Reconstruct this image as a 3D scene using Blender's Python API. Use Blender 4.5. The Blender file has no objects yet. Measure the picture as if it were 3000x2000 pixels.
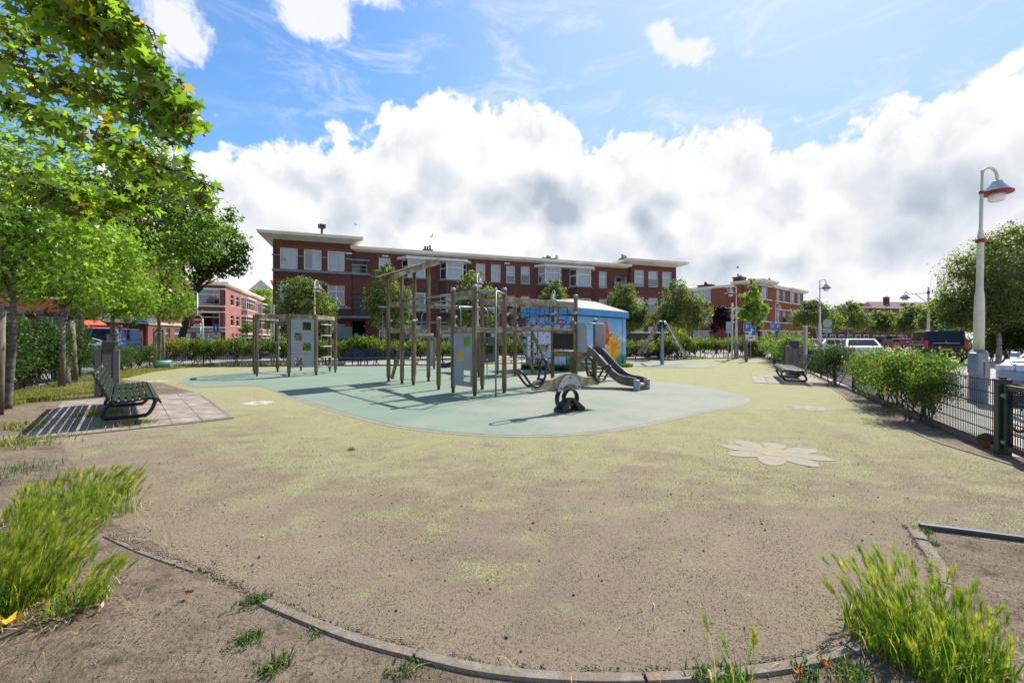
import bpy, math, random
import numpy as np
from mathutils import Vector, Matrix
R = math.radians
S = bpy.context.scene
COL = S.collection
F, H, HOR = 1250.0, 1.4, 993.0          # focal length and horizon row of the 3000 px wide photograph, eye height in metres
SUN_AZ, SUN_EL = R(37.0), R(48.0)       # sun ahead of the viewer and to the right

# ---------------------------------------------------------------- camera
cam_d = bpy.data.cameras.new('camera'); cam = bpy.data.objects.new('camera', cam_d); COL.objects.link(cam)
cam.location = (0, 0, H); cam.rotation_euler = (R(90), 0, 0)
cam_d.lens = 15.0; cam_d.sensor_width = 36.0; cam_d.sensor_fit = 'HORIZONTAL'
cam_d.shift_y = -7.0 / 3000.0
cam_d.clip_start = 0.05; cam_d.clip_end = 3000
S.camera = cam
S.view_settings.view_transform = 'Standard'; S.view_settings.look = 'None'
S.view_settings.exposure = 0.78; S.view_settings.gamma = 1.0
S.view_settings.use_curve_mapping = False
EXPO = 2 ** S.view_settings.exposure
S.render.engine = 'CYCLES'
S.cycles.max_bounces = 6; S.cycles.diffuse_bounces = 3; S.cycles.glossy_bounces = 3
S.cycles.transmission_bounces = 4; S.cycles.transparent_max_bounces = 12
S.cycles.caustics_reflective = False; S.cycles.caustics_refractive = False
S.cycles.sample_clamp_indirect = 4.0
S.cycles.use_denoising = True
try: S.cycles.denoiser = 'OPENIMAGEDENOISE'
except Exception: pass

# ---------------------------------------------------------------- node helper
class NT:
    def __init__(s, tree): s.t = tree; s.n = tree.nodes; s.l = tree.links
    def new(s, kind, **kw):
        n = s.n.new(kind)
        for k, v in kw.items(): setattr(n, k, v)
        return n
    def put(s, sock, v):
        if hasattr(v, 'is_output'): s.l.new(v, sock)
        else: sock.default_value = v
    def m(s, op, a, b=None, c=None, clamp=False):
        n = s.new('ShaderNodeMath', operation=op, use_clamp=clamp)
        for i, v in enumerate((a, b, c)):
            if v is not None: s.put(n.inputs[i], v)
        return n.outputs[0]
    def vm(s, op, a, b=None, scale=None):
        n = s.new('ShaderNodeVectorMath', operation=op)
        s.put(n.inputs[0], a)
        if b is not None: s.put(n.inputs[1], b)
        if scale is not None: s.put(n.inputs['Scale'], scale)
        return n.outputs[0] if op not in ('LENGTH', 'DOT_PRODUCT', 'DISTANCE') else n.outputs['Value']
    def mr(s, v, a, b, c=0.0, d=1.0, smooth=True):
        n = s.new('ShaderNodeMapRange', interpolation_type='SMOOTHSTEP' if smooth else 'LINEAR')
        for i, q in enumerate((v, a, b, c, d)): s.put(n.inputs[i], q)
        return n.outputs[0]
    def mix(s, f, a, b, blend='MIX'):
        n = s.new('ShaderNodeMix', data_type='RGBA', blend_type=blend)
        s.put(n.inputs[0], f)
        for i, v in ((6, a), (7, b)):
            if not hasattr(v, 'is_output') and len(v) == 3: v = (*v, 1)
            s.put(n.inputs[i], v)
        return n.outputs[2]
    def noise(s, vec, scale, detail=4, rough=.5, dist=0, lac=2.0):
        n = s.new('ShaderNodeTexNoise')
        s.put(n.inputs['Vector'], vec); s.put(n.inputs['Scale'], scale); s.put(n.inputs['Detail'], detail)
        s.put(n.inputs['Roughness'], rough); s.put(n.inputs['Distortion'], dist); s.put(n.inputs['Lacunarity'], lac)
        return n.outputs[0]
    def vor(s, vec, scale, feature='F1', detail=0, rough=.5, out='Distance'):
        n = s.new('ShaderNodeTexVoronoi', feature=feature)
        s.put(n.inputs['Vector'], vec); s.put(n.inputs['Scale'], scale)
        if detail: s.put(n.inputs['Detail'], detail); s.put(n.inputs['Roughness'], rough)
        return n.outputs[out]
    def ramp(s, f, stops):
        n = s.new('ShaderNodeValToRGB'); e = n.color_ramp.elements
        while len(e) > 1: e.remove(e[-1])
        e[0].position = stops[0][0]; e[0].color = (*stops[0][1][:3], 1)
        for p, c in stops[1:]:
            q = e.new(p); q.color = (*c[:3], 1)
        s.put(n.inputs[0], f)
        return n.outputs[0]
    def mapping(s, vec, sc=(1, 1, 1), rot=(0, 0, 0), loc=(0, 0, 0)):
        n = s.new('ShaderNodeMapping'); s.put(n.inputs[0], vec)
        n.inputs['Scale'].default_value = sc; n.inputs['Rotation'].default_value = rot; n.inputs['Location'].default_value = loc
        return n.outputs[0]

# ---------------------------------------------------------------- sky
def azel(px, py):
    a = math.atan((px - 1500) / F)
    return a, math.atan((HOR - py) / F * math.cos(a))
W = bpy.data.worlds.new('World'); S.world = W; W.use_nodes = True
w = NT(W.node_tree); w.n.clear()
dirv = w.new('ShaderNodeTexCoord').outputs['Generated']
sep = w.new('ShaderNodeSeparateXYZ'); w.l.new(dirv, sep.inputs[0])
dx, dy, dz = sep.outputs
az = w.m('ARCTAN2', dx, dy); el = w.m('ARCSINE', dz)
sky = w.new('ShaderNodeTexSky', sky_type='NISHITA', sun_disc=False)
sky.sun_elevation = SUN_EL; sky.sun_rotation = SUN_AZ; sky.altitude = 0; sky.air_density = 1.0; sky.dust_density = 0.6; sky.ozone_density = 2.5
SKYK = 0.1
hsv = w.new('ShaderNodeHueSaturation'); hsv.inputs['Saturation'].default_value = 1.22; hsv.inputs['Value'].default_value = 1.30
w.l.new(sky.outputs[0], hsv.inputs['Color'])
skyc = hsv.outputs[0]
def disp(r, g, b):       # radiance whose picture value is this sRGB
    f = lambda c: ((c / 255 + .055) / 1.055) ** 2.4 if c > 10 else c / 255 / 12.92
    return tuple(f(c) / EXPO / SKYK for c in (r, g, b))
# outline of the cumulus bank: azimuth -> elevation of its upper edge
TOP = [(300, 420), (480, 410), (600, 425), (750, 405), (846, 400), (980, 373), (1040, 405), (1094, 385), (1123, 316), (1190, 272), (1250, 250), (1324, 236), (1420, 262),
       (1470, 296), (1515, 300), (1582, 275), (1640, 297), (1697, 350), (1710, 415), (1754, 395), (1850, 366), (1946, 352), (2060, 362), (2137, 325),
       (2223, 290), (2262, 352), (2376, 354), (2520, 350), (2585, 300), (2663, 266), (2690, 290), (2759, 228), (2845, 155), (2931, 112), (3060, 95), (3300, 190)]
fc = w.new('ShaderNodeFloatCurve'); cm = fc.mapping; cu = cm.curves[0]
A0, A1 = azel(300, 0)[0] - .02, azel(3300, 0)[0] + .02
pts = [((azel(x, y)[0] - A0) / (A1 - A0), azel(x, y)[1]) for x, y in TOP]
pts = [(0.0, .30)] + pts + [(1.0, .30)]
while len(cu.points) < len(pts): cu.points.new(.5, .5)
for p, (x, y) in zip(cu.points, pts): p.location = (x, y); p.handle_type = 'VECTOR'
cm.update()
w.put(fc.inputs['Value'], w.mr(az, A0, A1, 0, 1, smooth=False))
top = fc.outputs[0]
nA = w.noise(dirv, 7, 9, .62)
def billow(v):
    b1 = w.m('SUBTRACT', 1.0, w.vor(v, 9)); b2 = w.m('SUBTRACT', 1.0, w.vor(v, 22)); b3 = w.m('SUBTRACT', 1.0, w.vor(v, 55))
    return w.m('ADD', w.m('MULTIPLY', b1, .5), w.m('ADD', w.m('MULTIPLY', b2, .3), w.m('MULTIPLY', b3, .2)))
wob = w.vm('ADD', dirv, w.vm('SCALE', w.vm('SUBTRACT', w.new('ShaderNodeTexNoise').outputs['Color'], (.5, .5, .5)), scale=0.0))
ncol = w.new('ShaderNodeTexNoise'); w.put(ncol.inputs['Vector'], dirv); ncol.inputs['Scale'].default_value = 14; ncol.inputs['Detail'].default_value = 6
wob = w.vm('ADD', dirv, w.vm('SCALE', w.vm('SUBTRACT', ncol.outputs['Color'], (.5, .5, .5)), scale=.09))
bl = billow(wob)
fine = w.noise(wob, 30, 7, .62)
ragged = w.m('ADD', w.m('MULTIPLY', w.m('SUBTRACT', bl, .62), .12), w.m('MULTIPLY', w.m('SUBTRACT', fine, .5), .10))
depth = w.m('ADD', w.m('SUBTRACT', top, el), ragged)             # how far below the bank's edge
bank = w.mr(depth, -.010, .016)
def blob(px, py, sx, sy, rot=0):
    a, e = azel(px, py)
    u = w.m('SUBTRACT', az, a); v = w.m('SUBTRACT', el, e)
    if rot:
        c, s_ = math.cos(rot), math.sin(rot)
        u, v = w.m('ADD', w.m('MULTIPLY', u, c), w.m('MULTIPLY', v, s_)), w.m('SUBTRACT', w.m('MULTIPLY', v, c), w.m('MULTIPLY', u, s_))
    q = w.m('ADD', w.m('POWER', w.m('ABSOLUTE', w.m('DIVIDE', u, sx)), 2.0), w.m('POWER', w.m('ABSOLUTE', w.m('DIVIDE', v, sy)), 2.0))
    return w.m('EXPONENT', w.m('MULTIPLY', q, -1.0))
def total(bs):
    t = bs[0]
    for b in bs[1:]: t = w.m('ADD', t, b)
    return t
# detached clouds high up
det = total([w.m('MULTIPLY', blob(*b[:4], *(b[4:5])), b[5]) for b in
             [(860, -10, .085, .045, -.3, .95), (1080, -15, .10, .028, .1, .95), (890, 65, .05, .03, .3, .75), (960, 45, .05, .035, 0, .7), (470, 30, .06, .13, .1, 1.0), (545, 90, .035, .04, 0, .7),
              (1960, 125, .05, .020, -.5, .95), (2040, 150, .05, .024, .2, 1.0), (1945, 95, .022, .02, 0, .7), (620, 335, .05, .012, -.3, .45)]])
detn = w.m('ADD', det, w.m('ADD', w.m('MULTIPLY', w.m('SUBTRACT', fine, .5), 1.6), w.m('MULTIPLY', w.m('SUBTRACT', bl, .62), 1.2)))
detm = w.m('MULTIPLY', w.mr(detn, .26, .92), .96)
# thin cirrus, denser towards the sun side
cv = w.mapping(dirv, sc=(3.2, 2.0, 9.0), rot=(0, R(22), R(12)))
ci = w.noise(cv, 2.1, 8, .68, dist=.7)
cirA = w.mr(ci, .46, .80, 0, .75)
cirB = total([blob(1170, 260, .18, .08, -.5), blob(2300, 120, .36, .16, -.1), blob(2150, 260, .26, .06, -.2), blob(1560, 180, .4, .10, 0), blob(980, 270, .15, .1, -.5)])
cirrus = w.m('MULTIPLY', cirA, w.m('MINIMUM', w.m('ADD', cirB, .18), 1.0))
veil = w.mr(az, -.40, .45, 0.0, .72)
sky1 = w.mix(veil, skyc, disp(176, 208, 246))
sky1 = w.mix(cirrus, sky1, disp(243, 248, 254))
# grey undersides of the bank
GREY = [(1150, 520, .09, .05, .7), (980, 545, .09, .05, .45), (1330, 600, .22, .05, .75), (1760, 560, .13, .06, .75), (1900, 600, .17, .04, .7), (1560, 600, .10, .05, .5), (1690, 640, .2, .035, .6), (1130, 650, .15, .035, .8), (1200, 420, .05, .05, .4), (1620, 470, .09, .05, .35),
        (2330, 470, .10, .06, .5), (2720, 440, .16, .06, .5), (2480, 590, .2, .05, .6), (2250, 790, .2, .03, .7), (2720, 720, .16, .05, .5), (880, 560, .12, .06, .35), (2020, 760, .2, .05, .4), (2380, 660, .16, .04, .4), (640, 640, .14, .09, .4), (2950, 560, .12, .09, .45), (900, 700, .16, .04, .4)]
gm = total([w.m('MULTIPLY', blob(*g[:4]), g[4]) for g in GREY])
wob2 = w.vm('ADD', dirv, w.vm('SCALE', w.vm('SUBTRACT', ncol.outputs['Color'], (.5, .5, .5)), scale=.045))
nB = w.m('ADD', w.m('MULTIPLY', w.noise(wob2, 6.5, 6, .50), .72), w.m('MULTIPLY', w.m('SUBTRACT', 1.0, w.vor(wob2, 12)), .28))
sunward = tuple(.040 * c for c in (.5, -.1, .86))
wob3 = w.vm('ADD', wob2, sunward); nB2 = w.m('ADD', w.m('MULTIPLY', w.noise(wob3, 6.5, 6, .50), .72), w.m('MULTIPLY', w.m('SUBTRACT', 1.0, w.vor(wob3, 12)), .28))
relief = w.m('MULTIPLY', w.m('SUBTRACT', nB2, nB), 3.4)
gsh = w.m('ADD', w.m('MULTIPLY', gm, w.mr(nB, .36, .64, .05, .80)), w.m('ADD', relief, w.m('MULTIPLY', w.mr(depth, .10, .45), w.m('MULTIPLY', w.mr(nB, .42, .62), .50))))
gsh = w.m('MULTIPLY', gsh, w.mr(depth, .01, .10))
cloudc = w.ramp(gsh, [(0.0, disp(255, 255, 255)), (.16, disp(250, 251, 253)), (.50, disp(226, 232, 240)), (.85, disp(198, 208, 220)), (1.0, disp(184, 196, 210))])
cb = w.new('ShaderNodeHueSaturation'); cb.inputs['Value'].default_value = 1.0; w.l.new(cloudc, cb.inputs['Color'])
sky2 = w.mix(detm, sky1, disp(250, 252, 255))
sky3 = w.mix(bank, sky2, cb.outputs[0])
bg = w.new('ShaderNodeBackground'); bg.inputs['Strength'].default_value = SKYK
w.l.new(sky3, bg.inputs['Color'])
w.l.new(bg.outputs[0], w.new('ShaderNodeOutputWorld').inputs[0])

# ---------------------------------------------------------------- sun
sl = bpy.data.lights.new('sun', 'SUN'); sl.energy = 4.4; sl.angle = R(0.55); sl.color = (1.0, .955, .88)
so = bpy.data.objects.new('sun', sl); COL.objects.link(so)
so.rotation_euler = Vector((-math.sin(SUN_AZ) * math.cos(SUN_EL), -math.cos(SUN_AZ) * math.cos(SUN_EL), -math.sin(SUN_EL))).to_track_quat('-Z', 'Y').to_euler()
so.location = (20, 20, 60)
# ---------------------------------------------------------------- geometry helpers
rnd = random.Random(7)
V = Vector
def G(px, py, z=0.0):
    d = F * (H - z) / (py - HOR)
    return V(((px - 1500) / F * d, d, z))
def A(px, py, d): return V(((px - 1500) / F * d, d, H + (HOR - py) / F * d))
def Xat(px, d): return (px - 1500) / F * d
SH = {}
class MB:
    """collects shapes and links them as one mesh"""
    def __init__(s): s.v = []; s.f = []; s.mi = []; s.sm = []
    def add(s, vs, fs, mi=0, sm=False):
        o = len(s.v); s.v += [tuple(v) for v in vs]
        for f in fs: s.f.append(tuple(i + o for i in f)); s.mi.append(mi); s.sm.append(sm)
        return s
    def box(s, c, size, rz=0.0, mi=0, tilt=None):
        x, y, z = (q / 2 for q in size); c = V(c); m = Matrix.Rotation(rz, 3, 'Z')
        if tilt is not None: m = m @ tilt
        vs = [c + m @ V((a * x, b * y, e * z)) for a in (-1, 1) for b in (-1, 1) for e in (-1, 1)]
        return s.add(vs, [(0, 1, 3, 2), (4, 6, 7, 5), (0, 4, 5, 1), (2, 3, 7, 6), (0, 2, 6, 4), (1, 5, 7, 3)], mi)
    def beam(s, p, q, w_, h_, up=(0, 0, 1), mi=0):
        p, q = V(p), V(q); d = (q - p).normalized(); a = d.cross(V(up))
        if a.length < 1e-5: a = d.cross(V((1, 0, 0)))
        a.normalize(); b = a.cross(d).normalized(); a *= w_ / 2; b *= h_ / 2
        vs = [e + i * a + j * b for e in (p, q) for i, j in ((-1, -1), (1, -1), (1, 1), (-1, 1))]
        return s.add(vs, [(0, 3, 2, 1), (4, 5, 6, 7), (0, 1, 5, 4), (1, 2, 6, 5), (2, 3, 7, 6), (3, 0, 4, 7)], mi)
    def tube(s, pts, r, n=8, closed=False, mi=0, caps=True):
        pts = [V(p) for p in pts]; k = len(pts)
        rs = r if isinstance(r, (list, tuple)) else [r] * k
        up = None; vs = []
        for i, p in enumerate(pts):
            if closed: t = pts[(i + 1) % k] - pts[i - 1]
            else: t = pts[min(i + 1, k - 1)] - pts[max(i - 1, 0)]
            t.normalize()
            if up is None: up = t.cross(V((0, 0, 1))) if abs(t.z) < .9 else t.cross(V((1, 0, 0)))
            up = (up - t * up.dot(t)).normalized(); b = t.cross(up)
            for j in range(n):
                a = 2 * math.pi * j / n
                vs.append(p + (up * math.cos(a) + b * math.sin(a)) * rs[i])
        fs = []
        for i in range(k if closed else k - 1):
            i2 = (i + 1) % k
            for j in range(n): fs.append((i * n + j, i * n + (j + 1) % n, i2 * n + (j + 1) % n, i2 * n + j))
        s.add(vs, fs, mi, True)
        if caps and not closed:
            o = len(s.v) - k * n
            s.f += [tuple(o + j for j in reversed(range(n))), tuple(o + (k - 1) * n + j for j in range(n))]
            s.mi += [mi, mi]; s.sm += [False, False]
        return s
    def cyl(s, p, q, r, n=12, mi=0, r2=None): return s.tube([p, q], [r, r if r2 is None else r2], n, mi=mi)
    def lathe(s, prof, c=(0, 0, 0), n=16, mi=0, sm=True):
        c = V(c); vs = []; fs = []
        for r, z in prof:
            for j in range(n):
                a = 2 * math.pi * j / n; vs.append((c.x + r * math.cos(a), c.y + r * math.sin(a), c.z + z))
        for i in range(len(prof) - 1):
            for j in range(n): fs.append((i * n + j, i * n + (j + 1) % n, (i + 1) * n + (j + 1) % n, (i + 1) * n + j))
        s.add(vs, fs, mi, sm)
        o = len(s.v) - len(prof) * n
        s.f += [tuple(o + j for j in reversed(range(n))), tuple(o + (len(prof) - 1) * n + j for j in range(n))]; s.mi += [mi, mi]; s.sm += [False, False]
        return s
    def prism(s, poly, o, ux, uy, th, mi=0):
        """polygon in the plane (ux, uy) at o, pushed th along its normal"""
        o, ux, uy = V(o), V(ux), V(uy); nrm = ux.cross(uy).normalized() * th; k = len(poly)
        vs = [o + ux * a + uy * b for a, b in poly]; vs += [v + nrm for v in vs]
        return s.add(vs, [tuple(reversed(range(k))), tuple(range(k, 2 * k))] + [(i, (i + 1) % k, k + (i + 1) % k, k + i) for i in range(k)], mi)
    def sheet(s, poly, z, mi=0):
        k = len(poly); return s.add([(p[0], p[1], z) for p in poly], [tuple(range(k))], mi)
    def slab(s, poly, z0, z1, mi=0): return s.prism([(p[0], p[1]) for p in poly], (0, 0, z0), (1, 0, 0), (0, 1, 0), z1 - z0, mi)
    def holed(s, o, ux, uy, w_, h_, holes, th, mi=0):
        """rectangular plate w x h with rectangular holes (u0, v0, u1, v1), th thick"""
        o, ux, uy = V(o), V(ux), V(uy); n = ux.cross(uy).normalized() * th
        us = sorted({0, w_, *[q for h in holes for q in (h[0], h[2])]}); vs_ = sorted({0, h_, *[q for h in holes for q in (h[1], h[3])]})
        us = [u for u in us if -1e-6 <= u <= w_ + 1e-6]; vs_ = [v for v in vs_ if -1e-6 <= v <= h_ + 1e-6]
        ins = lambda u, v: any(a < u < c and b < v < d for a, b, c, d in holes)
        pt = lambda u, v, k: o + ux * u + uy * v + n * k
        for i in range(len(us) - 1):
            for j in range(len(vs_) - 1):
                a, c, b, d = us[i], us[i + 1], vs_[j], vs_[j + 1]
                if ins((a + c) / 2, (b + d) / 2): continue
                for k in (0, 1): s.add([pt(a, b, k), pt(c, b, k), pt(c, d, k), pt(a, d, k)], [(0, 1, 2, 3) if k else (3, 2, 1, 0)], mi)
        for a, b, c, d in holes + [(0, 0, w_, h_)]:
            q = [(a, b), (c, b), (c, d), (a, d)]
            for i in range(4):
                e, g = q[i], q[(i + 1) % 4]
                s.add([pt(*e, 0), pt(*g, 0), pt(*g, 1), pt(*e, 1)], [(0, 1, 2, 3)], mi)
        return s
    def mesh(s, name, mats, off=None):
        me = bpy.data.meshes.new(name)
        vs = s.v if off is None else [(a - off[0], b - off[1], c - off[2]) for a, b, c in s.v]
        me.from_pydata(vs, [], s.f)
        for m_ in (mats if isinstance(mats, (list, tuple)) else [mats]): me.materials.append(m_)
        me.polygons.foreach_set('material_index', s.mi); me.polygons.foreach_set('use_smooth', s.sm)
        me.update(); return me
OFF = {}
def tag(o, label=None, cat=None, group=None, kind=None):
    for k, v in (('label', label), ('category', cat), ('group', group), ('kind', kind)):
        if v: o[k] = v
    return o
def link(name, me, parent=None):
    o = bpy.data.objects.new(name, me); COL.objects.link(o)
    if parent is not None: o.parent = parent
    return o
def thing(name, label, cat, loc=(0, 0, 0), rz=0.0, group=None, world=False):
    """an Empty at the thing's base; with world=True its parts are given in world coordinates"""
    o = link(name, None); o.location = loc; o.rotation_euler = (0, 0, rz); o.empty_display_size = .2
    tag(o, label, cat, group)
    if world: OFF[o.name] = tuple(loc)
    return o
def part(name, mb, mat, parent, label=None, kind=None, bevel=0.0):
    off = OFF.get(parent.name) if parent is not None else None
    o = link(name, mb.mesh(name, mat, off), parent)
    if off: OFF[o.name] = off
    if label: o['label'] = label
    if kind: o['kind'] = kind
    if bevel:
        b = o.modifiers.new('edge', 'BEVEL'); b.width = bevel; b.segments = 2; b.limit_method = 'ANGLE'; b.angle_limit = R(40)
    return o
def solo(name, mb, mat, label, cat, group=None, kind=None, at=None):
    o = link(name, mb.mesh(name, mat, at))
    if at is not None: o.location = at
    return tag(o, label, cat, group, kind)
def struct(name, mb, mat): return tag(link(name, mb.mesh(name, mat)), kind='structure')
def kids(o): return KID.get(o.name, [])
def dup(root, loc, rz=None, label=None, group=None, name=None, mats=None, scale=None):
    """copy a thing with its parts and sub-parts"""
    def cp(o, par):
        c = o.copy(); COL.objects.link(c)
        if par is not None: c.parent = par
        for ch in o.children: cp(ch, c)
        return c
    r = cp(root, None); r.location = loc
    if rz is not None: r.rotation_euler = (0, 0, rz)
    if scale is not None: r.scale = (scale,) * 3 if not isinstance(scale, tuple) else scale
    if label: r['label'] = label
    if group: r['group'] = group
    return r
def arc(c, r, a0, a1, n, ux=(1, 0, 0), uy=(0, 0, 1)):
    c, ux, uy = V(c), V(ux), V(uy)
    return [c + ux * (r * math.cos(a0 + (a1 - a0) * i / n)) + uy * (r * math.sin(a0 + (a1 - a0) * i / n)) for i in range(n + 1)]
def spline(pts, n=8, closed=False):
    """Catmull-Rom through pts"""
    P = [V(p) for p in pts]; k = len(P); out = []
    for i in range(k if closed else k - 1):
        a = P[(i - 1) % k] if closed or i else P[0]; b = P[i]; c = P[(i + 1) % k]; d = P[(i + 2) % k] if closed or i + 2 < k else P[-1]
        for j in range(n):
            t = j / n
            out.append(.5 * ((2 * b) + (c - a) * t + (2 * a - 5 * b + 4 * c - d) * t * t + (3 * b - a - 3 * c + d) * t ** 3))
    if not closed: out.append(P[-1])
    return out
def text_mb(txt, size, o, ux, uy, mi=0, depth=.002):
    cu_ = bpy.data.curves.new('lettering', 'FONT'); cu_.body = txt; cu_.size = size; cu_.align_x = 'CENTER'; cu_.align_y = 'CENTER'; cu_.extrude = depth
    ob = bpy.data.objects.new('lettering', cu_); COL.objects.link(ob)
    me = bpy.data.meshes.new_from_object(ob.evaluated_get(bpy.context.evaluated_depsgraph_get()))
    bpy.data.objects.remove(ob); bpy.data.curves.remove(cu_)
    o, ux, uy = V(o), V(ux), V(uy); nn = ux.cross(uy)
    mb = MB(); mb.add([o + ux * v.co.x + uy * v.co.y + nn * v.co.z for v in me.vertices], [tuple(p.vertices) for p in me.polygons], mi)
    bpy.data.meshes.remove(me); return mb

# ---------------------------------------------------------------- materials
def lin(r, g, b):
    f = lambda c: ((c / 255 + .055) / 1.055) ** 2.4 if c > 10 else c / 255 / 12.92
    return (f(r), f(g), f(b))
def new_mat(name):
    m_ = bpy.data.materials.new(name); m_.use_nodes = True; t = NT(m_.node_tree)
    return m_, t, t.n['Principled BSDF']
def mat(name, c1, c2=None, scale=4.0, rough=.6, metal=0.0, bump=0.0, bscale=None, stretch=(1, 1, 1), spec=.5, detail=5, lo=.35, hi=.68, c3=None, coat=0.0):
    m_, t, b = new_mat(name)
    b.inputs['Roughness'].default_value = rough; b.inputs['Metallic'].default_value = metal; b.inputs['Specular IOR Level'].default_value = spec
    b.inputs['Coat Weight'].default_value = coat; b.inputs['Coat Roughness'].default_value = .05
    co = t.mapping(t.new('ShaderNodeTexCoord').outputs['Object'], sc=stretch)
    if c2 is None: c2 = tuple(c * .78 for c in c1)
    n = t.noise(co, scale, detail, .6)
    st = [(lo, c1), (hi, c2)] if c3 is None else [(lo, c1), ((lo + hi) / 2, c2), (hi, c3)]
    t.put(b.inputs['Base Color'], t.ramp(n, st))
    if bump:
        bn = t.new('ShaderNodeBump'); bn.inputs['Strength'].default_value = min(1, bump); bn.inputs['Distance'].default_value = .02 * max(1, bump)
        t.put(bn.inputs['Height'], t.noise(co, bscale or scale * 4, 5, .65)); t.l.new(bn.outputs[0], b.inputs['Normal'])
    return m_
def brick_mat(name, c1, c2, mortar, L=.22, h=.066, bump=.4, stain=None, fac=.35):
    m_, t, b = new_mat(name); b.inputs['Roughness'].default_value = .85; b.inputs['Specular IOR Level'].default_value = .2
    sp = t.new('ShaderNodeSeparateXYZ'); t.l.new(t.new('ShaderNodeTexCoord').outputs['Object'], sp.inputs[0])
    cb_ = t.new('ShaderNodeCombineXYZ'); t.put(cb_.inputs[0], t.m('ADD', sp.outputs[0], sp.outputs[1])); t.put(cb_.inputs[1], sp.outputs[2])
    br = t.new('ShaderNodeTexBrick'); t.l.new(cb_.outputs[0], br.inputs['Vector'])
    br.inputs['Scale'].default_value = 1; br.inputs['Brick Width'].default_value = L; br.inputs['Row Height'].default_value = h; br.inputs['Mortar Size'].default_value = .006
    br.inputs['Mortar Smooth'].default_value = .3; br.inputs['Bias'].default_value = -.1
    br.inputs['Color1'].default_value = (*c1, 1); br.inputs['Color2'].default_value = (*c2, 1); br.inputs['Mortar'].default_value = (*mortar, 1)
    big = t.noise(cb_.outputs[0], .45, 6, .6); sm_ = t.noise(cb_.outputs[0], 3.0, 5, .7)
    col = t.mix(t.mr(big, .35, .7, 0, .55), br.outputs[0], tuple(c * .72 for c in c1))
    col = t.mix(t.mr(sm_, .5, .78, 0, fac), col, stain or tuple(min(1, c * 1.5) for c in c2))
    t.put(b.inputs['Base Color'], col)
    bn = t.new('ShaderNodeBump'); bn.inputs['Strength'].default_value = bump; bn.inputs['Distance'].default_value = .008
    t.put(bn.inputs['Height'], t.m('SUBTRACT', 1.0, br.outputs[1])); t.l.new(bn.outputs[0], b.inputs['Normal'])
    return m_
def leaf_mat(name, stops, trans=.45, rough=.45, tcol=1.5, spec=.35):
    """leaf colour by a per-leaf random value, lit from both sides"""
    m_, t, b = new_mat(name)
    at = t.new('ShaderNodeAttribute'); at.attribute_name = 'rnd'
    col = t.ramp(at.outputs['Fac'], stops)
    b.inputs['Roughness'].default_value = rough; b.inputs['Specular IOR Level'].default_value = spec
    t.put(b.inputs['Base Color'], col)
    tr = t.new('ShaderNodeBsdfTranslucent')
    t.put(tr.inputs[0], t.mix(1.0, col, (1.0 * tcol, 1.05 * tcol, .35 * tcol), 'MULTIPLY'))
    mx = t.new('ShaderNodeMixShader'); mx.inputs[0].default_value = trans
    t.l.new(b.outputs[0], mx.inputs[1]); t.l.new(tr.outputs[0], mx.inputs[2]); t.l.new(mx.outputs[0], t.n['Material Output'].inputs[0])
    return m_
M = {}
M['wood'] = mat('weathered_wood', lin(150, 138, 112), lin(112, 98, 76), 3.2, .8, stretch=(6, 6, .5), bump=.35, bscale=14, c3=lin(84, 76, 56))
M['beamwood'] = mat('grey_beam_wood', lin(176, 164, 140), lin(132, 120, 96), 5, .8, bump=.3, bscale=20, c3=lin(104, 98, 76))
M['steel'] = mat('galvanised_steel', lin(150, 156, 164), lin(120, 126, 134), 8, .38, metal=.7)
M['darksteel'] = mat('dark_steel', lin(60, 62, 66), lin(44, 46, 50), 9, .5, metal=.4)
M['polished'] = mat('polished_chute_steel', lin(205, 205, 208), lin(170, 170, 175), 6, .22, metal=1.0)
M['hpl'] = mat('grey_board', lin(150, 155, 165), lin(134, 139, 150), 2.0, .5, bump=.05)
M['hplpale'] = mat('pale_board', lin(168, 172, 176), lin(150, 154, 160), 2.0, .5)
M['blackboard'] = mat('black_board', lin(44, 46, 52), lin(30, 32, 37), 3.0, .45)
M['black'] = mat('black_rubber', lin(26, 27, 30), lin(18, 18, 20), 12, .42)
M['rope'] = mat('black_rope', lin(30, 30, 34), lin(16, 16, 18), 60, .8, bump=.5)
M['white'] = mat('white_paint', (.72, .71, .66), (.58, .57, .52), 1.4, .45)
M['cream'] = mat('cream_cornice', (.78, .75, .66), (.62, .58, .48), 1.1, .6)
M['plastic'] = mat('white_plastic', (.62, .60, .55), (.48, .46, .42), 14, .4)
M['lead'] = mat('grey_stone_band', lin(122, 130, 142), lin(98, 104, 114), 2.0, .6)
M['concrete'] = mat('concrete', lin(136, 126, 112), lin(116, 104, 90), 14, .95, bump=.5, bscale=60, c3=lin(140, 120, 98))
M['tile'] = mat('concrete_paver', lin(164, 152, 142), lin(140, 127, 116), 3.6, .9, bump=.3, bscale=60, c3=lin(118, 106, 95))
M['asphalt'] = mat('asphalt', (.07, .07, .07), (.045, .045, .045), 20, .9)
M['benchgreen'] = mat('bench_green_paint', lin(26, 40, 37), lin(18, 29, 28), 5, .3, bump=.1, bscale=30)
M['benchblue'] = mat('bench_blue_paint', lin(38, 44, 58), lin(28, 32, 44), 5, .4)
M['benchblack'] = mat('bench_black_paint', lin(40, 44, 46), lin(26, 29, 31), 5, .34)
M['iron'] = mat('black_iron', lin(20, 24, 24), lin(13, 15, 15), 8, .4)
M['fence'] = mat('dark_green_coating', lin(30, 44, 42), lin(20, 30, 29), 8, .45)
M['bin'] = mat('bin_grey', lin(98, 98, 98), lin(80, 80, 80), 3, .5)
M['bindark'] = mat('bin_dark', lin(58, 58, 62), lin(46, 46, 50), 3, .5)
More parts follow.
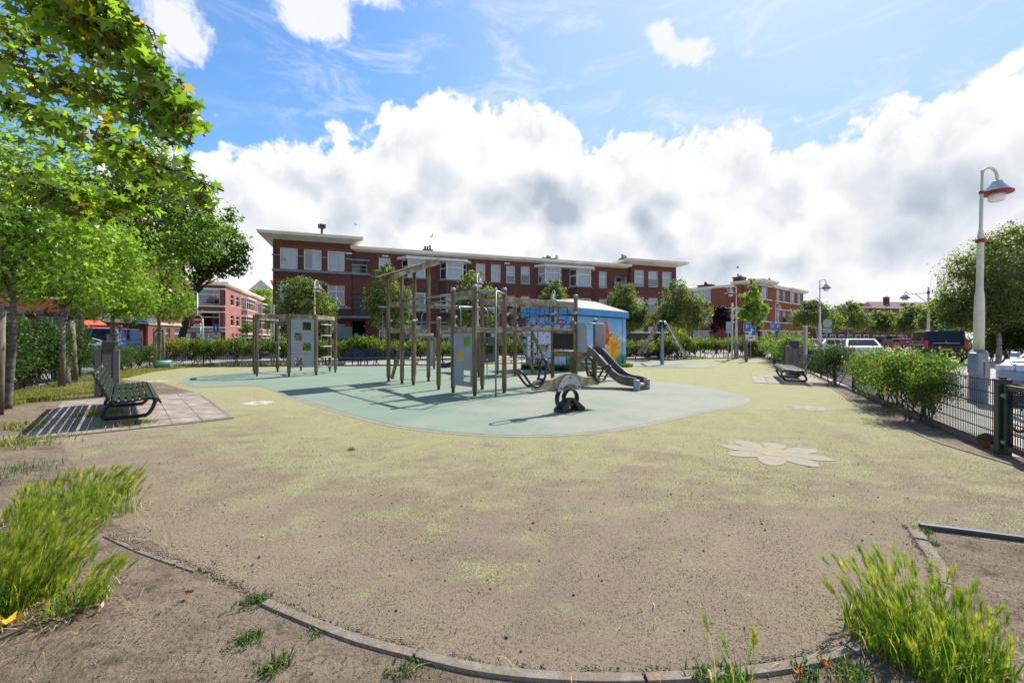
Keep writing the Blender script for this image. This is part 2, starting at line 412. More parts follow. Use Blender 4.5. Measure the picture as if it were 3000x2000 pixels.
M['lampwhite'] = mat('lamp_post_paint', lin(206, 206, 184), lin(182, 182, 160), 3.0, .45)
M['lampgrey'] = mat('lamp_base_grey', lin(126, 134, 146), lin(106, 114, 126), 3.0, .5)
M['lampred'] = mat('lamp_red_ring', lin(150, 30, 32), lin(112, 24, 24), 6, .5)
M['hood'] = mat('lamp_hood', lin(190, 200, 208), lin(150, 160, 172), 5, .3, metal=.3)
M['opal'] = mat('lamp_opal', (.75, .75, .74), (.68, .68, .66), 3, .3)
M['bark'] = mat('bark', lin(118, 112, 100), lin(84, 79, 70), 6, .9, stretch=(1, 1, 2.5), bump=.7, bscale=18, c3=lin(58, 50, 40))
M['darkbark'] = mat('dark_bark', lin(74, 66, 58), lin(48, 43, 38), 5, .9, stretch=(3, 3, .6), bump=.8, bscale=16)
M['birchbark'] = mat('birch_bark', lin(196, 190, 178), lin(150, 142, 130), 5, .8, stretch=(1, 1, 3), c3=lin(80, 74, 66))
M['stake'] = mat('stake_wood', lin(146, 134, 114), lin(110, 100, 84), 4, .85, stretch=(6, 6, .6), bump=.4, c3=lin(88, 78, 62))
M['roofred'] = mat('red_roof_tile', lin(176, 64, 62), lin(140, 48, 48), 3, .8)
M['rooftile'] = mat('brown_roof_tile', lin(138, 100, 88), lin(104, 74, 66), 6, .85, bump=.3)
M['terracotta'] = mat('terracotta', lin(150, 84, 64), lin(110, 60, 46), 5, .8)
M['darkpaint'] = mat('dark_door_paint', lin(62, 64, 68), lin(46, 48, 52), 2, .55)
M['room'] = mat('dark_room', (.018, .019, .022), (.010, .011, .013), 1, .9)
M['curtain'] = mat('white_curtain', (.44, .49, .58), (.26, .30, .38), 3.0, .8, stretch=(7, 7, .15))
M['blind'] = mat('white_blind', (.46, .48, .52), (.40, .42, .46), 1.0, .8)
M['plaster'] = mat('grey_plaster', lin(186, 188, 190), lin(166, 168, 170), 1.5, .8)
M['alloy'] = mat('alloy', lin(150, 152, 156), lin(120, 122, 126), 4, .3, metal=.8)
M['tyre'] = mat('tyre', (.02, .02, .021), (.012, .012, .013), 10, .8)
M['taillight'] = mat('tail_light', (.45, .01, .012), (.30, .006, .008), 4, .15)
M['headlight'] = mat('head_light', (.6, .62, .65), (.4, .42, .45), 4, .08)
M['plate'] = mat('yellow_plate', lin(240, 178, 30), lin(222, 160, 22), 3, .4)
M['ink'] = mat('black_ink', (.012, .012, .014), (.02, .02, .02), 3, .5)
M['signblue'] = mat('sign_blue', lin(28, 104, 184), lin(24, 92, 168), 3, .35)
M['signred'] = mat('sign_red', lin(178, 18, 24), lin(158, 14, 20), 3, .35)
M['signwhite'] = mat('sign_white', (.72, .72, .70), (.62, .62, .60), 5, .4)
M['signgrey'] = mat('sign_back', lin(158, 162, 166), lin(136, 140, 144), 4, .45, metal=.3)
def carpaint(name, c): return mat(name, c, tuple(q * .93 for q in c), 1.0, .36, spec=.32, coat=.10)
def glass_mat(name, tint, fac):
    m_, t, b = new_mat(name)
    b.inputs['Base Color'].default_value = (*tint, 1); b.inputs['Roughness'].default_value = .03; b.inputs['Specular IOR Level'].default_value = .35
    tp = t.new('ShaderNodeBsdfTransparent'); mx = t.new('ShaderNodeMixShader')
    lw = t.new('ShaderNodeLayerWeight'); lw.inputs[0].default_value = .25
    t.put(mx.inputs[0], t.m('ADD', t.m('MULTIPLY', lw.outputs['Fresnel'], .6), fac, clamp=True))
    t.l.new(tp.outputs[0], mx.inputs[1]); t.l.new(b.outputs[0], mx.inputs[2]); t.l.new(mx.outputs[0], t.n['Material Output'].inputs[0])
    return m_
def pane_mat(name, refl):
    """window glass: part mirror, part clear"""
    m_, t, b = new_mat(name)
    gl = t.new('ShaderNodeBsdfGlossy'); gl.inputs['Roughness'].default_value = .015; gl.inputs['Color'].default_value = (.66, .80, 1.0, 1)
    wv = t.noise(t.new('ShaderNodeTexCoord').outputs['Object'], .9, 2)
    bn = t.new('ShaderNodeBump'); bn.inputs['Strength'].default_value = .06; bn.inputs['Distance'].default_value = .05; t.put(bn.inputs['Height'], wv)
    t.l.new(bn.outputs[0], gl.inputs['Normal'])
    tp = t.new('ShaderNodeBsdfTransparent'); tp.inputs[0].default_value = (.86, .9, .92, 1)
    lw = t.new('ShaderNodeLayerWeight'); lw.inputs[0].default_value = .3
    mx = t.new('ShaderNodeMixShader'); t.put(mx.inputs[0], t.m('ADD', t.m('MULTIPLY', lw.outputs['Fresnel'], .5), refl, clamp=True))
    t.l.new(tp.outputs[0], mx.inputs[1]); t.l.new(gl.outputs[0], mx.inputs[2]); t.l.new(mx.outputs[0], t.n['Material Output'].inputs[0])
    t.n.remove(b); return m_
M['pane'] = pane_mat('window_pane', .15)
M['carglass'] = glass_mat('car_glass', (.010, .011, .013), .92)
# ---------------------------------------------------------------- numpy meshes for foliage and grass
def np_mesh(name, verts, faces, rnd_attr, mat_, smooth=False, mat_idx=None):
    """faces: list of (k, n) index arrays (n-gons of equal size); rnd_attr: one float per vertex"""
    me = bpy.data.meshes.new(name)
    me.vertices.add(len(verts)); me.vertices.foreach_set('co', np.ascontiguousarray(verts, dtype=np.float32).ravel())
    loops = np.concatenate([f.ravel() for f in faces]).astype(np.int32)
    sizes = np.concatenate([np.full(len(f), f.shape[1]) for f in faces]).astype(np.int32)
    starts = np.concatenate([[0], np.cumsum(sizes)[:-1]]).astype(np.int32)
    me.loops.add(len(loops)); me.loops.foreach_set('vertex_index', loops)
    me.polygons.add(len(sizes)); me.polygons.foreach_set('loop_start', starts); me.polygons.foreach_set('loop_total', sizes)
    if smooth: me.polygons.foreach_set('use_smooth', np.ones(len(sizes), dtype=bool))
    for m_ in (mat_ if isinstance(mat_, list) else [mat_]): me.materials.append(m_)
    if mat_idx is not None: me.polygons.foreach_set('material_index', mat_idx.astype(np.int32))
    me.update(calc_edges=True)
    if rnd_attr is not None:
        a = me.attributes.new('rnd', 'FLOAT', 'POINT'); a.data.foreach_set('value', np.ascontiguousarray(rnd_attr, dtype=np.float32))
    return me
NR = np.random.default_rng(11)
def blades(base, h, wd, lean, rng=NR, wind=(0, 0), seg2=.55):
    """grass blades: base (n,2|3) -> verts (n*5), quads, tris, per-vertex rnd"""
    n = len(base); b = np.zeros((n, 3)); b[:, :base.shape[1]] = base
    hh = h * rng.uniform(.55, 1.15, n); a = rng.uniform(0, 2 * np.pi, n); ln = lean * hh * rng.uniform(.2, 1.3, n)
    dirx = np.stack([np.cos(a), np.sin(a)], 1) * ln[:, None] + np.array(wind)[None] * hh[:, None]
    fa = a + np.pi / 2 + rng.uniform(-.6, .6, n); side = np.stack([np.cos(fa), np.sin(fa), np.zeros(n)], 1) * (wd * rng.uniform(.6, 1.3, n))[:, None] / 2
    mid = b.copy(); mid[:, :2] += dirx * .32; mid[:, 2] += hh * seg2
    tip = b.copy(); tip[:, :2] += dirx; tip[:, 2] += hh * np.clip(1 - .35 * (ln / hh) ** 2, .4, 1)
    v = np.stack([b - side, b + side, mid + side * .8, mid - side * .8, tip], 1).reshape(-1, 3)
    i = np.arange(n)[:, None] * 5
    return v, i + np.array([[0, 1, 2, 3]]), i + np.array([[3, 2, 4]]), np.repeat(rng.uniform(0, 1, n), 5)
M['grass'] = leaf_mat('verge_grass', [(0, (.07, .11, .02)), (.4, (.15, .19, .035)), (.7, (.28, .28, .06)), (1, (.42, .35, .15))], .4, .6)
M['grassdark'] = leaf_mat('weed_green', [(0, (.03, .07, .015)), (.6, (.07, .14, .025)), (1, (.16, .22, .05))], .4, .5)

# ---------------------------------------------------------------- ground materials
def ground_mat(name, kind):
    m_, t, b = new_mat(name); b.inputs['Roughness'].default_value = .95; b.inputs['Specular IOR Level'].default_value = .12
    co = t.new('ShaderNodeTexCoord').outputs['Object']; sp = t.new('ShaderNodeSeparateXYZ'); t.l.new(co, sp.inputs[0]); X, Y = sp.outputs[0], sp.outputs[1]
    big = t.noise(co, .55, 6, .62, dist=.4); med = t.noise(t.mapping(co, sc=(1, 2.2, 1), rot=(0, 0, R(-28))), 1.5, 6, .65)
    grain = t.noise(co, 130, 4, .75); grit = t.noise(co, 42, 5, .7); gr2 = t.vor(co, 60)
    sand = t.mix(t.mr(big, .35, .68), (.278, .214, .150), (.216, .164, .116))
    sand = t.mix(t.mr(grit, .50, .66, 0, .75), sand, (.085, .065, .050))
    sand = t.mix(t.mr(grain, .54, .66, 0, .6), sand, (.38, .31, .235))
    sand = t.mix(t.mr(t.noise(co, 210, 3, .8), .56, .68, 0, .6), sand, (.07, .055, .042))
    hgt = t.m('ADD', grit, t.m('MULTIPLY', grain, .5)); dist_, stren = .02, .8
    if kind == 'soil':
        col = t.mix(t.mr(med, .42, .70, 0, .9), sand, (.115, .082, .058)); col = t.mix(t.mr(t.noise(co, 6, 6, .7), .50, .70, 0, .6), col, (.060, .045, .037)); dist_, stren = .05, 1.0
        hgt = t.m('ADD', t.noise(co, 9, 9, .72), t.m('MULTIPLY', grain, .10))
    elif kind == 'turf':
        f = t.m('ADD', t.mr(Y, 1.6, 8.5, .13, 1.02, smooth=False), t.m('ADD', t.m('MULTIPLY', t.m('SUBTRACT', med, .5), 1.3), t.m('ADD', t.m('MULTIPLY', t.m('SUBTRACT', t.noise(co, 2.6, 5, .7), .5), 1.1), t.m('MULTIPLY', t.m('SUBTRACT', big, .5), 1.0))))
        f = t.m('SUBTRACT', f, t.mr(X, -2.0, -4.6, 0, .25))
        f = t.m('MULTIPLY', t.mr(f, .02, .92), .95)
        fib = t.noise(t.mapping(co, sc=(1, .55, 1)), 95, 4, .8)
        tur = t.ramp(fib, [(.30, (.06, .07, .028)), (.43, (.215, .21, .10)), (.56, (.39, .36, .20)), (.70, (.62, .55, .36))])
        tur = t.mix(t.mr(med, .35, .68, 0, .55), tur, t.mix(t.mr(fib, .36, .64), (.105, .12, .042), (.40, .385, .19)))
        thr = t.m('ADD', f, t.m('MULTIPLY', t.m('SUBTRACT', grit, .5), 2.4))
        col = t.mix(t.mr(thr, .22, .85), sand, tur)
        # threads of turf showing through the thin sand
        spk = t.m('MULTIPLY', t.mr(fib, .56, .68), t.mr(t.noise(co, 3.2, 5, .7), .42, .62, .15, 1))
        col = t.mix(t.m('MULTIPLY', spk, .65), col, (.075, .085, .034))
        hgt = t.m('ADD', t.m('MULTIPLY', fib, .9), t.m('MULTIPLY', grit, .4)); dist_, stren = .018, .8
    elif kind == 'rubber':
        mint = t.mix(t.mr(big, .35, .65), (.180, .238, .180), (.225, .268, .210))
        warm = t.m('ADD', t.mr(X, -3.5, 3.0, -.08, .62), t.m('MULTIPLY', t.m('SUBTRACT', t.noise(co, .8, 6, .65), .5), 1.9))
        col = t.mix(t.mr(warm, .05, .75, 0, .82), mint, (.310, .295, .240))
        col = t.mix(t.mr(t.noise(co, 1.7, 7, .7), .52, .76, 0, .45), col, (.17, .175, .135))
        col = t.mix(t.mr(grain, .58, .70, 0, .55), col, (.46, .50, .43)); col = t.mix(t.mr(grit, .56, .70, 0, .55), col, (.09, .13, .105))
        hgt = grain; dist_, stren = .006, .7
    elif kind == 'clinker':
        br = t.new('ShaderNodeTexBrick'); t.l.new(t.mapping(co, rot=(0, 0, R(31))), br.inputs['Vector']); br.inputs['Scale'].default_value = 1
        br.inputs['Brick Width'].default_value = .21; br.inputs['Row Height'].default_value = .07; br.inputs['Mortar Size'].default_value = .005
        br.inputs['Color1'].default_value = (.46, .42, .37, 1); br.inputs['Color2'].default_value = (.36, .32, .28, 1); br.inputs['Mortar'].default_value = (.16, .13, .11, 1)
        col = t.mix(t.mr(big, .4, .7, 0, .5), br.outputs[0], (.50, .47, .42)); hgt = br.outputs[1]; dist_, stren = .004, .5
    t.put(b.inputs['Base Color'], col)
    bn = t.new('ShaderNodeBump'); bn.inputs['Strength'].default_value = stren; bn.inputs['Distance'].default_value = dist_
    t.put(bn.inputs['Height'], hgt); t.l.new(bn.outputs[0], b.inputs['Normal'])
    return m_
M['soil'] = ground_mat('sandy_soil', 'soil'); M['turf'] = ground_mat('sanded_turf', 'turf'); M['rubber'] = ground_mat('mint_rubber', 'rubber'); M['clinker'] = ground_mat('clinker_paving', 'clinker')
M['edge'] = mat('sandy_edge', (.30, .25, .19), (.23, .19, .15), 6, .9, bump=.3, bscale=60)

def ring2(pts, n=6): return [(p.x, p.y) for p in spline([(q[0], q[1], 0) for q in pts], n, True)]
def gpts(px): return [tuple(G(*p)[:2]) for p in px]
struct('ground', MB().sheet([(-300, -60), (300, -60), (300, 420), (-300, 420)], -.03), M['clinker'])
# the soil of the whole playground
LF = [(-18.6, 21.6), (-15.6, 15.6), (-12.4, 10.2), (-8.5, 3.5), (-5.0, -3.0)]     # foot of the left hedge
BF = [(-18.6, 21.6), (-4.0, 24.2), (8.2, 27.9), (14.3, 32.0), (20.6, 33.6)]       # foot of the back hedge
RF = [(20.6, 33.6), (9.35, 11.7), (5.98, 5.2), (4.0, 1.4)]                        # line of the right fence
struct('soil', MB().sheet(BF + [(9.30, 11.6), (5.95, 5.15), (7.2, 4.3), (7.2, -6), (-7, -6)] + LF[::-1][:-1], -.0015), M['soil'])
turf_px = [(1015, 1862), (870, 1800), (720, 1735), (590, 1667), (450, 1590), (330, 1530), (285, 1478), (262, 1420), (215, 1372), (190, 1330), (185, 1296)]
TURF = gpts(turf_px) + [(-7.55, 6.0), (-4.98, 7.54), (-8.2, 11.1)] + gpts([(470, 1120), (348, 1111), (446, 1088), (536, 1077), (732, 1069)]) + [(-9, 23.0), (-3.5, 23.6), (3, 25.6), (8.2, 27.2), (14, 31.2), (18.6, 32.2)]
TURF += gpts([(2330, 1070), (2385, 1106), (2440, 1138), (2500, 1180), (2580, 1226), (2680, 1267), (2760, 1300), (2990, 1370), (3150, 1425), (3150, 1625), (3000, 1596), (2850, 1573), (2700, 1548)])
KERB = [(-2.9, 3.05), (-2.45, 2.82), (-1.9, 2.58), (-1.32, 2.27), (-.80, 2.02), (-.46, 1.90), (-.12, 1.80), (.28, 1.755), (.72, 1.765), (1.12, 1.81), (1.47, 1.90), (1.95, 2.08), (2.34, 2.33), (2.62, 2.62), (2.78, 2.86), (2.98, 3.18)]
TURF += KERB[::-1][1:-5]
_t = []
for a, b in zip(TURF, TURF[1:] + TURF[:1]):
    L_ = math.hypot(b[0] - a[0], b[1] - a[1]); n_ = max(1, min(160, int(L_ / .035))) if min(a[1], b[1]) < 8 else 1
    for i in range(n_):
        u = i / n_; j = 0 if i == 0 or a[0] > 4 and a[1] > 5 else .014 * math.sin(i * 1.7 + a[0] * 9) + rnd.uniform(-.012, .012); d_ = (-(b[1] - a[1]) / L_ * j, (b[0] - a[0]) / L_ * j)
        _t.append((a[0] + (b[0] - a[0]) * u + d_[0], a[1] + (b[1] - a[1]) * u + d_[1]))
struct('turf', MB().sheet(_t, 0.0), M['turf'])
RUB_PX = [(533, 1118), (545, 1106), (600, 1098), (700, 1092), (800, 1084), (905, 1076), (1020, 1073), (1200, 1072), (1400, 1072), (1545, 1076), (1650, 1086), (1760, 1098), (1860, 1112), (1950, 1120), (2030, 1130),
          (2112, 1146), (2165, 1160), (2182, 1172), (2168, 1184), (2110, 1198), (2041, 1209), (1950, 1230), (1849, 1250), (1750, 1264), (1658, 1272), (1560, 1276), (1467, 1275), (1370, 1270), (1275, 1262), (1148, 1244),
          (1020, 1212), (893, 1174), (840, 1156), (800, 1140), (760, 1131), (690, 1130), (610, 1134), (560, 1130), (540, 1123)]
RUB = ring2(gpts(RUB_PX), 3)
def strip(poly, wd, z, name, mat_, out=1):
    mb = MB(); k = len(poly); cen = V((sum(p[0] for p in poly) / k, sum(p[1] for p in poly) / k)); o = []
    for i in range(k):
        a, b = V(poly[i - 1]), V(poly[(i + 1) % k]); d = (b - a).normalized(); o.append((poly[i][0] - d.y * wd * out, poly[i][1] + d.x * wd * out))
    mb.add([(p[0], p[1], z) for p in poly] + [(p[0], p[1], z) for p in o], [(i, (i + 1) % k, k + (i + 1) % k, k + i) for i in range(k)])
    return struct(name, mb, mat_)
struct('rubber_surface', MB().sheet(RUB, .008), M['rubber'])
strip(RUB, .10, .004, 'rubber_edging', M['edge'], out=1); 
CAR = (8.2, 23.3)                        # centre of the round surface below the carousel
struct('rubber_surface', MB().sheet([(CAR[0] + 2.7 * math.cos(a * .1309), CAR[1] + 2.7 * math.sin(a * .1309)) for a in range(48)], .008), M['rubber'])
strip([(CAR[0] + 2.7 * math.cos(a * .1309), CAR[1] + 2.7 * math.sin(a * .1309)) for a in range(48)], .07, .004, 'rubber_edging', M['edge'], -1)
struct('rubber_surface', MB().sheet(ring2([(13.3, 26.6), (15, 27.3), (17.2, 25.9), (16.6, 24.4), (14.6, 24.6)], 5), .008), M['edge'])

# ---------------------------------------------------------------- kerb of short stones round the near edge of the turf
kerb = tag(link('kerb', None), kind='structure')
def kerb_run(pts, wd, h, L, mat_=None, skip=(), z=0.0, gap=.008):
    P = spline([(x, y, 0) for x, y in pts], 10); acc = [P[0]]; run = 0.0; i = 0
    segs = []; cur = [P[0]]
    for a, b in zip(P, P[1:]):
        cur.append(b); run += (b - a).length
        if run >= L: segs.append(cur); cur = [b]; run = 0.0
    if len(cur) > 2: segs.append(cur)
    for k, sg in enumerate(segs):
        if k in skip: continue
        mb = MB(); n = len(sg); vs = []; dz = rnd.uniform(-.004, .004)
        for j, p in enumerate(sg):
            a, b = sg[max(j - 1, 0)], sg[min(j + 1, n - 1)]; d = (b - a).normalized(); nn = V((-d.y, d.x, 0)) * wd / 2
            q = p + d * (gap if j == 0 else -gap if j == n - 1 else 0)
            for s_, zz in ((-1, -.10), (-1, h - .012), (-.82, h), (.82, h), (1, h - .012), (1, -.10)): vs.append(q + nn * s_ + V((0, 0, zz + z + dz)))
        fs = [(6 * j + e, 6 * j + (e + 1) % 6, 6 * j + 6 + (e + 1) % 6, 6 * j + 6 + e) for j in range(n - 1) for e in range(6)]
        mb.add(vs, fs + [tuple(range(5, -1, -1)), tuple(range(6 * n - 6, 6 * n))]); part('kerb_stone', mb, mat_ or M['concrete'], kerb)
kerb_run(KERB[0:3], .05, .008, .42, z=.0); kerb_run(KERB[3:12], .055, .012, .95); kerb_run(KERB[11:], .085, .014, .62)
kerb_run([(3.02, 3.17), (3.5, 2.98), (4.1, 2.72), (4.8, 2.45)], .045, .03, .7, M['darkpaint'])
kerb_run(gpts([(2385, 1106), (2440, 1138), (2500, 1180), (2580, 1226), (2680, 1267), (2760, 1300), (2990, 1370), (3100, 1410)]), .06, .014, 1.0)
# paved pads under the two benches
def pad(o, a, b, na, nb, la, lb, mat_):
    p = tag(link('bench_pavement', None), kind='structure'); a, b, o = V((*a, 0)), V((*b, 0)), V((*o, 0)); me = {}
    for i in range(na):
        for j in range(nb):
            dz = rnd.uniform(-.004, .005); q = o + a * (i * la) + b * (j * lb); e = .004
            mb = MB(); ps = [q + a * e + b * e, q + a * (la - e) + b * e, q + a * (la - e) + b * (lb - e), q + a * e + b * (lb - e)]
            mb.add([(v.x, v.y, -.03) for v in ps] + [(v.x, v.y, .014 + dz + rnd.uniform(-.002, .002)) for v in ps], [(4, 5, 6, 7), (0, 1, 5, 4), (1, 2, 6, 5), (2, 3, 7, 6), (3, 0, 4, 7)]); part('tile', mb, mat_, p)
BLa, BLb = V((-.672, .740)), V((-.740, -.672))
pad((-4.98, 7.54), BLa, BLb, 8, 6, .60, .40, M['tile'])
BRa, BRb = V((.46, .888)), V((.888, -.46))
pad((7.75, 13.65), BRa, BRb, 6, 5, .60, .40, M['tile'])
kerb_run([(-4.93, 7.47), (-6.0, 6.50), (-7.3, 5.32)], .06, .018, .9); kerb_run([(-4.92, 7.5), (-6.5, 9.25), (-8.1, 11.0)], .06, .016, 1.0)

# ---------------------------------------------------------------- painted flowers on the turf, circles on the rubber
M['petal'] = mat('worn_white_inlay', (.285, .25, .185), (.235, .20, .145), 9, .9, bump=.2, bscale=70); M['heart'] = mat('worn_yellow_inlay', (.31, .25, .13), (.25, .20, .12), 9, .9, bump=.2, bscale=70)
M['petalw'] = mat('white_inlay', (.50, .48, .44), (.40, .38, .34), 9, .9)
def flower(c, r, label, n=8, rz=.2, pm='petal'):
    t = thing('flower_inlay', label, 'ground flower', (c[0], c[1], .001), rz, 'flower inlays in the turf')
    for k in range(n):
        a = 2 * math.pi * k / n; d = V((math.cos(a), math.sin(a))); s_ = V((-d.y, d.x)); rr = r * rnd.uniform(.9, 1.08)
        part('petal', MB().slab([tuple(d * (r * .30 + (rr - r * .30) * u) + s_ * (r * .235 * w_)) for u, w_ in ((0, -.55), (.35, -1), (.7, -.85), (.93, -.35), (1, 0), (.93, .35), (.7, .85), (.35, 1), (0, .55))], 0, .004), M[pm], t)
    part('flower_centre', MB().slab([(r * .33 * math.cos(i * .52), r * .33 * math.sin(i * .52)) for i in range(12)], 0, .006), M['heart'], t)
flower(G(2265, 1325), .62, 'largest sanded flower inlay, pale petals and ochre centre, towards the right hedge')
flower(G(757, 1180), .33, 'small white flower inlay beside the edge of the mint rubber', pm='petalw')
flower(G(452, 1117), .40, 'white flower inlay behind the dark green slatted bench', pm='petalw')
flower(G(2372, 1196), .42, 'faint flower inlay in front of the clipped hedge shrubs on the right')
t = thing('hopping_circles', 'ring markings scratched pale on the mint rubber near the climbing frame', 'ground marking', tuple(G(1130, 1165)), world=True)
for p in [(985, 1158), (1058, 1155), (1130, 1155), (1048, 1165), (1105, 1165), (1172, 1165), (1090, 1174), (1160, 1174), (1010, 1148), (1080, 1146)]:
    c = G(*p); mb = MB(); k = 24; vs = [(c.x + r * math.cos(i * 2 * math.pi / k), c.y + r * math.sin(i * 2 * math.pi / k), .012) for r in (.155, .172) for i in range(k)]
    part('ring', mb.add(vs, [(i, (i + 1) % k, k + (i + 1) % k, k + i) for i in range(k)]), M['edge'], t)

# ---------------------------------------------------------------- verge grass, weeds, litter
def inpoly(p, poly):
    x, y = p[:, 0], p[:, 1]; c = np.zeros(len(p), bool); k = len(poly)
    for i in range(k):
        x1, y1 = poly[i]; x2, y2 = poly[i - 1]
        c ^= ((y1 > y) != (y2 > y)) & (x < (x2 - x1) * (y - y1) / (y2 - y1 + 1e-12) + x1)
    return c
def scatter(poly, n, rng=NR):
    q = np.array(poly); lo_, hi_ = q.min(0), q.max(0); out = np.zeros((0, 2))
    while len(out) < n:
        p = rng.uniform(lo_, hi_, (n * 2, 2)); out = np.concatenate([out, p[inpoly(p, poly)]])
    return out[:n]
def clumpy(p, sc=.9, thr=.45, rng=NR):
    """keep points where a smooth pseudo-noise is high"""
    f = np.zeros(len(p))
    for k in range(7):
        a = rng.uniform(0, 6.3); q = rng.uniform(.6, 2.6) / sc; f += np.sin(p[:, 0] * np.cos(a) * q * 3 + p[:, 1] * np.sin(a) * q * 3 + rng.uniform(0, 6.3))
    f = (f - f.min()) / (f.max() - f.min()); return p[f + rng.normal(0, .08, len(p)) > thr]
def grass(name, p, h, wd, lean, mat_, wind=(0, 0)):
    v, q, tr, r = blades(p, h, wd, lean, wind=wind)
    return tag(link(name, np_mesh(name, v, [q, tr], r, mat_)), kind='stuff')
verge = [(-18.4, 21.4), (-17.0, 20.6)] + gpts([(732, 1069), (536, 1078), (446, 1090), (348, 1113)]) + [(-9.1, 10.5), (-10.6, 9.4), (-9.6, 7.2), (-8.3, 6.3), (-9.0, 4.6)] + LF[1:4][::-1]
pv = scatter(verge, 60000); pv = pv[NR.uniform(0, 1, len(pv)) < np.clip(11.0 / pv[:, 1], .35, 1)]
grass('verge_grass', clumpy(pv, 1.4, .36), .115, .009, .9, M['grass'])
vw = scatter([(-18.6, 21.6), (-17.3, 21.0), (-9.0, 22.6), (-9, 23.2)], 2500); grass('verge_grass', vw, .22, .014, .6, M['grass'])
kg = scatter([(.4, 19.8), (2.45, 18.25), (2.6, 18.45), (.6, 20.1)], 1100); grass('weeds', kg, .34, .03, .8, M['grassdark'])
kg = scatter([(5.4, 21.2), (6.0, 21.9), (6.1, 21.5), (5.7, 21.0)], 150); grass('weeds', kg, .25, .03, .8, M['grassdark'])
for c, r, n, h in [((740, 1765), .07, 110, .030), ((765, 1755), .04, 60, .03), ((825, 1785), .05, 45, .02), ((735, 1868), .055, 110, .030), ((805, 1955), .05, 120, .045), ((700, 1890), .05, 40, .02), ((930, 1855), .06, 40, .02), ((870, 1800), .06, 40, .02), ((300, 1700), .08, 60, .03),
                   ((2700, 1556), .06, 130, .035), ((2728, 1590), .05, 60, .025), ((2150, 1992), .05, 60, .06), ((2060, 1990), .05, 50, .06), ((1030, 1318), .05, 60, .035), ((2370, 1975), .06, 70, .05), ((2500, 1985), .08, 120, .07), ((1200, 1960), .05, 40, .03), ((1150, 1975), .05, 40, .03),
                   ((380, 1245), .30, 260, .10), ((300, 1215), .35, 300, .14), ((420, 1240), .14, 160, .09), ((40, 1300), .5, 400, .10), ((0, 1390), .40, 260, .09), ((60, 1250), .4, 300, .11), ((2520, 1165), .3, 120, .08), ((2620, 1215), .2, 80, .06)]:
    q = G(*c); p = NR.normal(0, r * .55, (n, 2)) + np.array([q.x, q.y]); grass('weeds', p, h, .007 if h < .1 else .011, 1.0, M['grassdark'] if h < .1 else M['grass'])
M['straw'] = leaf_mat('dry_straw', [(0, (.30, .22, .10)), (.6, (.45, .34, .17)), (1, (.60, .48, .28))], .3, .7, spec=.2)
for c, sd_, n in (((-2.6, 2.15), .30, 420), ((-3.5, 3.3), .45, 300), ((1.9, 1.75), .28, 200), ((0, 1.4), 1.2, 60)): grass('dry_straw', NR.normal(0, sd_, (n, 2)) * np.array([1, .6]) + np.array(c), .05, .0045, 3.2, M['straw'])
# litter: crumbs of soil, pebbles, dry leaf scraps
def crumbs(name, p, s0, s1, mat_):
    n = len(p); s_ = NR.uniform(s0, s1, n) * NR.uniform(.5, 1.3, n); oc = np.array([[1, 0, 0], [-1, 0, 0], [0, 1, 0], [0, -1, 0], [0, 0, .8], [0, 0, -.5]])
    j = NR.uniform(.55, 1.35, (n, 6, 1)); v = oc[None] * j * s_[:, None, None]; a = NR.uniform(0, 6.3, n); c, s2 = np.cos(a), np.sin(a)
    v = np.stack([v[..., 0] * c[:, None] - v[..., 1] * s2[:, None], v[..., 0] * s2[:, None] + v[..., 1] * c[:, None], v[..., 2]], -1)
    v[..., 0] += p[:, :1]; v[..., 1] += p[:, 1:2]; v[..., 2] += .004
    f = np.array([[0, 2, 4], [2, 1, 4], [1, 3, 4], [3, 0, 4], [2, 0, 5], [1, 2, 5], [3, 1, 5], [0, 3, 5]])
    return tag(link(name, np_mesh(name, v.reshape(-1, 3), [(np.arange(n)[:, None, None] * 6 + f[None]).reshape(-1, 3)], NR.uniform(0, 1, n * 6), mat_)), kind='stuff')
M['crumb'] = leaf_mat('soil_crumb', [(0, (.04, .03, .025)), (.6, (.10, .075, .06)), (1, (.17, .13, .10))], 0.0, .9, spec=.1)
M['pebble'] = leaf_mat('pale_pebble', [(0, (.20, .17, .14)), (.7, (.34, .30, .26)), (1, (.62, .60, .56))], 0.0, .7, spec=.2)
near = [(-5.2, 5.6), (-3.4, 3.4), (-1.2, 2.0), (.3, 1.72), (2.0, 2.0), (3.1, 3.2), (5.5, 2.3), (2.2, .9), (-2.2, .9), (-5.6, 3.6)]
pc = scatter(near, 26000); pc = pc[NR.uniform(0, 1, len(pc)) < np.clip(5.5 / (pc[:, 1] ** 2 + .6), .12, 1)]; crumbs('soil_crumbs', pc, .0014, .0045, M['crumb'])
crumbs('pebbles', scatter(near, 330), .002, .0065, M['pebble'])
crumbs('soil_crumbs', scatter([(-5, 6), (5, 6), (3, 2.5), (.3, 1.8), (-2.5, 2.8)], 900), .003, .008, M['crumb'])
crumbs('pebbles', scatter([(-3, 4), (4, 4), (2.5, 2.4), (.3, 1.8), (-2.0, 2.6)], 70), .003, .009, M['pebble'])
M['crumb2'] = leaf_mat('sand_crumb', [(0, (.12, .09, .07)), (.5, (.22, .175, .135)), (1, (.30, .245, .185))], 0.0, .95, spec=.1)
M['fibre'] = leaf_mat('turf_fibre', [(0, (.06, .075, .026)), (.4, (.11, .125, .042)), (.75, (.21, .21, .09)), (1, (.40, .36, .20))], .3, .6, spec=.2)
tf = scatter([(-5, 1.7), (6, 1.7), (7, 8.5), (-6, 8.5)], 330000); tf = tf[inpoly(tf, TURF) & ~inpoly(tf, RUB)]; tf = tf[NR.uniform(0, 1, len(tf)) < np.clip(7.0 / (tf[:, 1] ** 1.3 + .5), .1, 1)]
